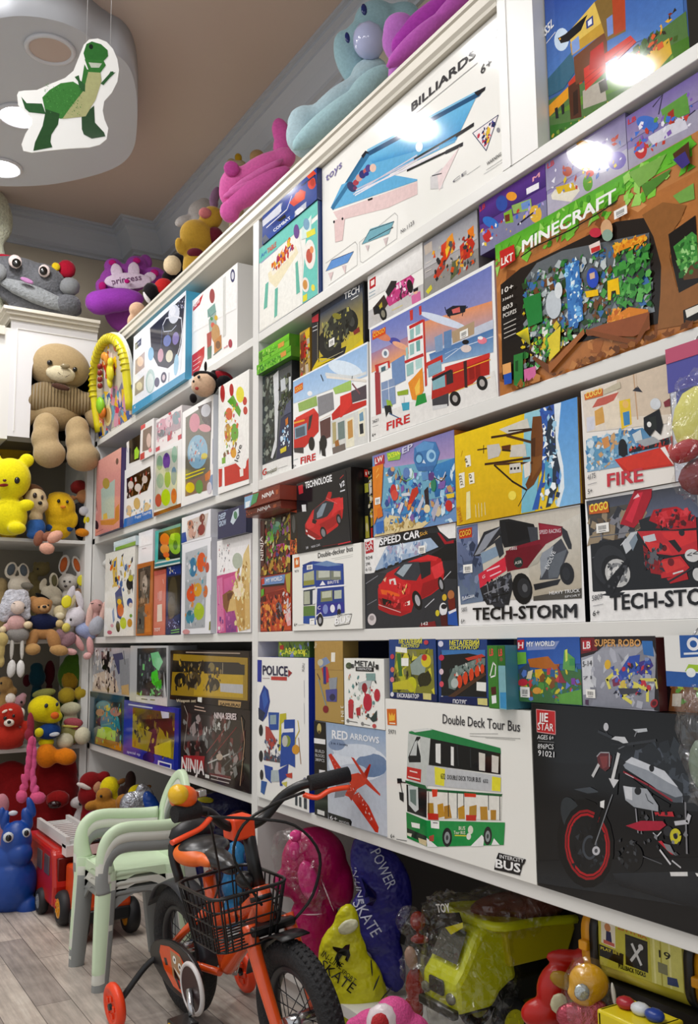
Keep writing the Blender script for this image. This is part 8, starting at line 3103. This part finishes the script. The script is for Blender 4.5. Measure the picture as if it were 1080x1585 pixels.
    b = MB(); b.box(.255, .325, -.165, -.115, .098, .116, bev=.004); b.box(.27, .31, -.168, -.164, .101, .112, 1); b.build('pedal', [BK, mat('reflector_amber', 'c8a01c', .3)], t)
    b = MB(); b.tube([(.245, .02, .158), (.21, .06, .20)], .008, 8); b.build('crank', CH, t)
    b = MB(); b.box(.17, .24, .06, .11, .195, .213, bev=.004); b.build('pedal', BK, t)
    # training wheels
    for s_, cz in ((-1, .066), (1, .040)):
        y0 = s_*.185
        b = MB(); b.tube([(-.005, s_*.06, .165), (-.02, s_*.10, .14), (-.03, s_*.155, cz+.02), (-.03, y0-s_*.012, cz+.005)], .008, 8)
        ar = b.build('stabiliser_arm', BK, t)
        b = MB(); b.torus((-.03, y0, cz), .043, .013, 'Y', 32, 10); b.cyl((-.03, y0-.009, cz), (-.03, y0+.009, cz), .036, n=24)
        for k in range(5):
            q = 2*math.pi*k/5
            b.box(-.03+.022*math.cos(q)-.006, -.03+.022*math.cos(q)+.006, y0-.013, y0+.013, cz+.022*math.sin(q)-.006, cz+.022*math.sin(q)+.006)
        tw = b.build('training_wheel', mat('stabiliser_orange', 'f0451a', .4), t)
        b = MB(); b.tube([(-.03, y0-.016, cz), (-.03, y0+.016, cz)], .008, 10); b.build('hub', BK, tw)
    b = MB(); b.tube([(0, -.07, .162), (0, .07, .162)], .010, 10); b.build('rear_axle', CH, t)
    # wire basket
    b = MB()
    WR = .0022
    def ring(zc, k):
        a0, a1, b0, b1 = .335+.02*k, .535-.02*k, -.155+.015*k, .03-.015*k
        rr = .03
        pts = []
        for cx, cy, s0 in ((a1-rr, b1-rr, 0), (a0+rr, b1-rr, 90), (a0+rr, b0+rr, 180), (a1-rr, b0+rr, 270)):
            for q in range(0, 91, 30):
                an = math.radians(s0+q)
                pts.append((cx+rr*math.cos(an), cy+rr*math.sin(an), zc))
        return pts
    lv = [(.435, 0), (.405, .3), (.375, .6), (.345, .9), (.315, 1.2)]
    rings = [ring(zc, k) for zc, k in lv]
    for i, q in enumerate(rings):
        b.loop(q, .0038 if i == 0 else WR, 6)
    N = len(rings[0])
    for k in range(N):
        b.tube([r_[k] for r_ in rings], WR, 5)
    for k in range(1, 9):
        f = k/9
        def mid(q, ax):
            lo = min(p[ax] for p in q); hi = max(p[ax] for p in q)
            return lo+(hi-lo)*f
        for bb in (0, 1):
            b.tube([(mid(q, 0), (min if bb else max)(p[1] for p in q), q[0][2]) for q in rings], WR*.9, 5)
            if k % 2: b.tube([((min if bb else max)(p[0] for p in q), mid(q, 1), q[0][2]) for q in rings], WR*.9, 5)
        q = rings[-1]
        b.tube([(mid(q, 0), min(p[1] for p in q), q[0][2]), (mid(q, 0), max(p[1] for p in q), q[0][2])], WR*.9, 5)
    b.build('wire_basket', mat('basket_wire', '121214', .35), t)
    blob('basket_mount', [(.42, -.02, .425, .03, .02, .02, 0)], BK, t)
bicycle()

# ------------------------------------------------------------------ ride-on trucks by the back wall
def wheel_part(name, c, R, w_, hubhex, parent, axis='Y'):
    b = MB()
    b.torus(c, R*.72, R*.28, axis, 32, 10, flat=w_/(R*.56))
    o = b.build(name, mat('toy_tyre', '17171a', .6), parent)
    b = MB()
    y = c[1]
    b.cyl((c[0], y-w_*.45, c[2]), (c[0], y+w_*.45, c[2]), R*.55, n=24)
    for k in range(5):
        q = 2*math.pi*k/5
        b.box(c[0]+R*.3*math.cos(q)-R*.1, c[0]+R*.3*math.cos(q)+R*.1, y-w_*.52, y+w_*.52, c[2]+R*.3*math.sin(q)-R*.1, c[2]+R*.3*math.sin(q)+R*.1)
    b.build('hub', mat('toy_hub_'+hubhex, hubhex, .35), o)
    return o
t = thing('fire_engine', 'red toy fire engine with a white ladder on its roof, beside the blue hopper', 'toy truck', (-3.65, -.26, 0))
RP = mat('toy_red', 'b81c10', .25, spec=.6)
b = MB(); b.prism([(-.22, .05), (.205, .05), (.215, .12), (.195, .225), (.17, .242), (-.22, .242)], .19, 0, 'Y', -.095); b.build('body', RP, t, .012)
b = MB(); b.box(.19, .212, -.08, .08, .135, .215, bev=.004); b.build('windscreen', mat('toy_dark_red', '5a0c0a', .2), t)
for x in (-.02, .09):
    b = MB(); b.box(x, x+.07, -.099, -.094, .15, .215, bev=.002); b.build('side_window', mat('toy_window_grey', '5a4a4c', .3), t)
b = MB(); b.box(.202, .224, -.09, .09, .05, .085, bev=.006); b.build('bumper', RP, t)
for x in (-.13, .06):
    for y in (-.095, .095):
        wheel_part('wheel', (x, y, .045), .045, .035, '8a8c8e', t)
b = MB()
for y in (-.055, .055):
    b.box(-.20, .24, y-.007, y+.007, .252, .29)
for k in range(12):
    b.box(-.19+k*.036, -.176+k*.036, -.055, .055, .262, .274)
b.box(-.20, -.12, -.05, .05, .243, .262); b.box(.19, .25, -.062, .062, .225, .262)
b.build('ladder', mat('toy_white', 'd8d6d4', .35), t)

t = thing('ride_on_truck', 'orange toy truck with yellow-hubbed black wheels, left of the chair stack', 'toy truck', (-3.30, -.24, 0))
OP = mat('toy_orange', 'dd4a12', .28, spec=.6)
b = MB(); b.prism([(-.13, .055), (.13, .055), (.14, .11), (.13, .19), (.05, .215), (-.13, .20)], .15, 0, 'Y', -.075); b.build('body', OP, t, .010)
b = MB(); b.box(.128, .150, -.07, .07, .06, .10, bev=.006); b.build('bumper', mat('toy_black', '17171a', .4), t)
b = MB(); b.tube([(0, -.05, .215), (0, -.05, .28), (0, .05, .28), (0, .05, .215)], .008, 8); b.build('handle', mat('toy_black', '17171a', .4), t)
for x in (-.105, .10):
    for y in (-.085, .085):
        wheel_part('wheel', (x, y, .058), .058, .045, 'd8941c', t)
t = thing('black_crate', 'black plastic crate with a red lid, in the shadow under the chair stack', 'crate', (-2.95, -.055, 0))
b = MB(); b.box(-.13, .13, -.05, .05, 0, .12, bev=.008); b.build('crate_body', mat('crate_black', '141416', .5), t)
b = MB(); b.box(-.133, .133, -.053, .053, .12, .14, bev=.006); b.build('lid', mat('crate_red', 'a81a14', .4), t)

# ------------------------------------------------------------------ dump truck in its bag
t = thing('dump_truck', 'yellow toy dump truck in a crackly clear bag, under the shelf', 'toy truck', (-1.735, .06, .087))
TY = mat('toy_yellow', 'c6cc10', .25, spec=.6); TY2 = mat('toy_yellow_tipper', 'b4a80c', .3); TG = mat('toy_dark', '24241a', .35)
b = MB(); b.prism([(-.005, .085), (-.008, .15), (.012, .172), (.055, .243), (.075, .256), (.14, .258), (.165, .13), (.145, .128), (.115, .112), (.095, .085)], .125, 0, 'X', -.065); b.build('cab', TY, t, .014)
b = MB(); b.b.faces.new([b.b.verts.new(q) for q in ((-.048, .014, .181), (.045, .014, .181), (.038, .049, .240), (-.042, .049, .240))]); o = b.build('windscreen', mat('toy_windscreen', '4c4e46', .12), t); o.location = (0, -.006, .004)
b = MB(); b.box(-.028, .022, -.016, -.008, .118, .150, bev=.004); b.build('grille', TG, t)
for x in (-.048, .042):
    b = MB(); b.ball((x, -.008, .118), .015, .008, .012); b.build('headlamp', mat('toy_lamp', '6a6a58', .15), t)
b = MB(); b.box(-.066, .061, -.018, .0, .080, .100, bev=.005); b.build('bumper', TG, t)
b = MB(); b.prism([(.13, .165), (.30, .165), (.325, .215), (.325, .234), (.09, .262), (.085, .245), (.12, .235)], .16, 0, 'X', -.085); b.build('tipper', TY2, t, .006)
b = MB(); b.tube([(.08, .322, .238), (.08, .20, .250), (.078, .085, .258), (-.088, .085, .258), (-.088, .20, .250), (-.088, .322, .238)], .010, 8); b.build('tipper_rim', TY, t)
b = MB(); b.box(-.045, .04, .02, .32, .075, .125, bev=.004); b.build('chassis', TG, t)
blob('load', [(-.02, .20, .262, .05, .10, .028, 0), (.02, .26, .258, .045, .08, .03, 0)], mat('packed_parts', '6a3828', .35), t)
for x in (-.062, .058):
    for y in (.14, .29):
        b = MB(); b.torus((x, y, .050), .035, .015, 'X', 28, 8); o = b.build('wheel', mat('toy_tyre', '17171a', .6), t)
        b = MB(); b.cyl((x-.013, y, .05), (x+.013, y, .05), .027, n=20)
        for k in range(5):
            q = 2*math.pi*k/5
            b.box(x-.015, x+.015, y+.016*math.cos(q)-.004, y+.016*math.cos(q)+.004, .05+.016*math.sin(q)-.004, .05+.016*math.sin(q)+.004)
        b.build('hub', mat('toy_hub_yellow', 'c8c41a', .35), o)
b = MB(); b.prism([(-.055, .262), (.03, .285), (.045, .262), (-.035, .236)], .002, 0, 'Y', .028); g_ = b.build('tag', mat('tag_black', '16160f', .35), t)
A = Art(.1, .05, .0274); A.run('p d8d020 350,0 1000,520 1000,300 560,-200\nt f4f4ec 80 520 420 220 -80 300 TOY'); o = A.build('tag_stripe', t); o.location = (-.055, 0, .242); o.data.materials[0] = PRINT
n0 = set(q.name for q in t.children)
lettering('lettering', [('f4f4ec', [.08, .50, .5, .26, -.06, .34], 'TOY')], .1, .05, .0268, t)
for o in t.children:
    if o.name not in n0: o.location = (-.055, 0, .242)
blob('clear_bag', [(0, .08, .155, .095, .12, .150, 0), (-.06, .06, .25, .05, .07, .06, 0), (.0, .20, .26, .10, .12, .06, 0), (.02, .05, .08, .08, .09, .075, 0)], film_mat('crackly_film', .13, .07, 'ffffff', .5), t)

# ------------------------------------------------------------------ toolbox and yellow case under the right bay
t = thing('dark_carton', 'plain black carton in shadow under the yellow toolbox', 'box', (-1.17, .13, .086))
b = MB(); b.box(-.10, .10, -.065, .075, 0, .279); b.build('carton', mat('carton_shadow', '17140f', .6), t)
t = thing('toy_toolbox', 'yellow and black toy toolbox with a striped label and crossed tools badge', 'toolbox', (-1.17, .06, .367), math.radians(4))
YO = mat('toolbox_yellow', 'd8940e', .3, spec=.5); KB = mat('toolbox_black', '161614', .4)
def rsec(y0, y1, z0, z1, r_):
    pts = []
    for cy, cz, s0 in ((y1-r_, z1-r_, 0), (y0+r_, z1-r_, 90), (y0+r_, z0+r_, 180), (y1-r_, z0+r_, 270)):
        for q in range(0, 91, 15):
            an = math.radians(s0+q)
            pts.append((cy+r_*math.cos(an), cz+r_*math.sin(an)))
    return pts
b = MB(); b.prism(rsec(0, .12, 0, .113, .035), .20, 0, 'X', -.10, True); b.build('drum', mat('toolbox_lime', 'cfc23a', .3), t)
for x in (-.105, .088):
    b = MB(); b.prism(rsec(-.004, .124, -.0, .117, .037), .017, 0, 'X', x, True); b.build('black_band', KB, t)
for sx in (-1, 1):
    b = MB()
    b.prism(rsec(.0, .12, 0, .113, .037), .022, 0, 'X', .105 if sx > 0 else -.127, True); b.prism(rsec(.018, .102, .016, .097, .03), .014, 0, 'X', .126 if sx > 0 else -.140, True)
    b.box((.105 if sx > 0 else -.125), (.125 if sx > 0 else -.105), -.012, .004, .045, .062, bev=.003)
    b.build('end_cap', YO, t)
A = Art(.17, .078, -.0006)
LA = '''
p c9c24a 0,0 1000,0 1000,1000 0,1000
p d8d47a 640,0 1000,0 1000,1000 640,1000
l e8e4a0 4 680,0 680,1000
l b8b04a 3 760,0 760,1000
l e8e4a0 4 860,0 860,1000
p 1c1c16 330,180 600,160 610,800 340,820
g 33332c 1c1c16 345,780 600,760 600,640 345,660
l d8d8d8 5 400,300 530,640
l d8d8d8 5 520,280 420,650
e d8d8d8 525 640 30 0 0 60
p e8e2d0 30,480 210,440 220,960 40,980
e c88a5a 120 840 40 0 0 90
p 2a2a5a 90,520 170,520 160,760 100,760
p c86a5a 60,480 200,470 200,540 60,560
p 1c1c16 0,180 300,140 310,380 0,430
t d8c83a 20 330 250 0 0 60 PLAY SET
t 16160f 740 560 130 0 0 150 19
p 8a8a6a 720,250 830,240 830,450 720,460
p 3a4a7a 820,60 950,80 930,240 820,220
t c8742a 250 880 360 -40 0 110 ZITTMIX
t 16160f 240 60 330 0 0 90 PULLBACK TOOLS
'''
tx, _, _ = A.run(LA)
lab = A.build('printed_label', t); lab.location = (-.086, -.0002, .028)
for q in tx:
    pass
n0 = set(o.name for o in t.children)
lettering('lettering', tx, .17, .078, A.y-A.lay*.000012-.0001, t)
for o in t.children:
    if o.name not in n0:
        o.location = (-.086, -.0002, .028)
b = MB(); b.box(-.03, .03, .03, .09, .113, .119, bev=.002); b.build('handle', KB, t)
t = thing('yellow_case', 'small yellow tool case with blue and red toy tools on top, below the toolbox', 'case', (-1.10, -.03, .086))
YC = mat('case_yellow', 'd8c41a', .3)
b = MB(); b.box(-.055, .05, -.03, .05, 0, .03, bev=.004); b.box(-.055, -.043, -.03, .05, 0, .29, bev=.004); b.box(.038, .05, -.03, .05, 0, .29, bev=.004); b.box(-.055, .05, -.03, .05, .26, .29, bev=.005); b.build('case_frame', YC, t)
b = MB(); b.box(-.043, .038, -.02, .045, .03, .26); b.build('inside', mat('case_dark', '201c18', .5), t)
for x, hx in ((-.03, 'a01c28'), (0, 'c8ccd0'), (.028, '1c3a8a')):
    blob('toy_tool', [(x, .01, .298, .017, .014, .010, 0)], mat('toy_tool_'+hx, hx, .3), t)
t = thing('grey_wrapped_toy', 'grey wrapped toy half cut by the right frame edge, beside the toolbox', 'packet', (-.965, .03, .086))
blob('wrapped_body', [(0, 0, .10, .05, .06, .10, 0), (.01, 0, .27, .05, .05, .11, 0)], mat('toy_grey', '6a6a70', .4), t)

# ------------------------------------------------------------------ packs hanging at the right frame edge
t = thing('hanging_pack', 'clear bag under a white and blue header card, hung from the shelf edge', 'packet', (-1.012, -.02, .70))
A = Art(.11, .078, -.0012)
b = MB(); b.box(0, .11, -.001, .001, .184, .262); b.build('header_card', mat('header_white', 'e4e4e0', .35), t)
A.run('''
p 2a62a8 0,0 1000,0 1000,250 0,300
p 2a62a8 270,560 720,600 720,1000 270,1000
e e8e8ec 500 830 110 0 0 130
e 2a62a8 500 830 60 0 0 70
p e0e4ea 330,620 680,640 680,680 330,660
p a8c83a 330,300 900,300 900,470 760,500 700,420 400,440
e e8ece8 430 280 80 0 0 90
e e8ece8 720 280 80 0 0 90
''')
pic = A.build('header_print', t); pic.location = (0, 0, .184)
blob('clear_bag', [(.055, -.004, .12, .05, .014, .085, 0), (.06, -.004, .05, .045, .013, .06, 0)], film_mat('crackly_film', .13, .07, 'ffffff', .5), t)
blob('toy_piece', [(.06, -.002, .07, .026, .008, .04, 0)], mat('toy_grey_green', '7a8a7a', .4), t)
b = MB(); b.tube([(.055, .0, .262), (.055, .012, .272), (.055, .021, .272)], .0016, 6); b.build('hook', mat('chrome', 'c8c8ca', .2, metal=.9), t)
t = thing('hanging_bag', 'clear bag of yellow and red toys under a purple header, hanging at the right edge', 'packet', (-.968, -.03, 1.155))
b = MB(); b.box(0, .11, -.001, .001, .185, .255); b.build('header_card', mat('header_purple', '4a4a9a', .35), t)
b = MB(); b.box(0, .11, -.002, .0, .232, .256); b.build('header_band', mat('header_pink', 'b84a6a', .35), t)
blob('yellow_toy', [(.05, 0, .13, .045, .018, .055, 0)], mat('toy_pale_yellow', 'd0cc6a', .8), t)
blob('red_toy', [(.035, -.012, .085, .03, .012, .018, 10)], mat('toy_crimson', 'a01c24', .7), t)
blob('dark_red_toy', [(.055, 0, .045, .045, .016, .03, 0)], mat('toy_maroon', '701420', .7), t)
blob('clear_bag', [(.052, -.004, .12, .056, .026, .10, 0), (.052, -.004, .05, .052, .024, .055, 0)], film_mat('crackly_film', .13, .07, 'ffffff', .5), t)
b = MB(); b.tube([(.055, 0, .255), (.055, .01, .264), (.055, .031, .266)], .0016, 6); b.build('hook', mat('chrome', 'c8c8ca', .2, metal=.9), t)
# white plush wrapped in film on the third shelf of the left bay
t = thing('wrapped_plush', 'white plush wrapped in film, at the far left of the third shelf', 'plush toy', (-4.2, .06, .988))
blob('body', [(.0, .05, .12, .035, .05, .12, 0), (.0, -.01, .33, .05, .04, .03, 0), (-.02, .0, .27, .035, .035, .04, 0)], plush_mat('c8c8c4'), t)

# ------------------------------------------------------------------ baby gym pack at the far left of the top shelf
t = thing('baby_gym', 'yellow arch baby gym with hanging toys, white-edged pack beside the arched cabinet', 'toy', (-4.294, .002, 1.909))
t.rotation_euler = (math.radians(7), 0, 0)
def gym(k, grow=0.):
    a = math.pi*(1-k/24)
    return (.275+(.272-grow)*math.cos(a), .20+(.225-grow)*math.sin(a))
b = MB(); b.prism([(.003, 0)]+[gym(k) for k in range(25)]+[(.547, 0)], .014, 0, 'Y', 0); b.build('card', mat('pack_white', 'e6e4dc', .3), t)
A = Art(.55, .43, -.0008)
A.run('''
p c8c0b4 30,20 30,450 120,780 300,930 500,960 700,920 880,780 970,450 970,20
s 301 160 40 d8a0b8,4a6aa8,d84a6a,e8d8c8,7ab0c8,e8c040,8a8a9a 60,30 940,30 940,330 60,420
s 302 40 30 d8822a,e8c82a,c83a3a,e8e0d8 250,500 700,500 700,820 300,820
p 2a3a78 30,20 140,20 140,120 30,100
e e8d8a0 330 180 110 0 0 110
e c8a86a 330 180 70 0 0 80
''')
A.build('printed_picture', t)
b = MB()
rib = [(.03, 0, .03)]+[(gym(k, .028)[0], -.008, gym(k, .028)[1]) for k in range(25)]+[(.52, -.008, .03)]
b.tube(rib, .021, 10)
ar = b.build('arch', mat('gym_yellow', 'd8cc14', .35), t)
b = MB()
for k in range(0, 25):
    x, z = gym(k, .028)
    b.torus((x, -.010, z), .019, .006, 'X' if abs(k-12) < 7 else 'Z', 12, 5)
b.build('arch_ribs', mat('gym_yellow_dark', 'c0b010', .4), ar)
blob('hanging_toy', [(.33, -.018, .24, .035, .014, .04, 0), (.35, -.018, .28, .022, .013, .022, 0), (.31, -.018, .20, .018, .012, .03, 10)], mat('gym_toy_yellow', 'e0d41c', .35), t)
blob('hanging_toy', [(.15, -.020, .13, .038, .018, .042, 0)], mat('gym_toy_green', '8ac820', .3), t)
blob('hanging_toy', [(.145, -.014, .10, .042, .014, .03, 0)], mat('gym_toy_orange', 'e07a1c', .3), t)
for k in range(4):
    blob('spiral_toy', [(.16+.008*k, -.016, .22+.028*k, .016, .012, .013, 20)], mat('gym_toy_red', '8a2018', .35), t)
blob('hanging_toy', [(.26, -.016, .33, .03, .012, .02, 0), (.29, -.016, .31, .02, .012, .03, 0)], mat('gym_toy_amber', 'd88a1c', .35), t)
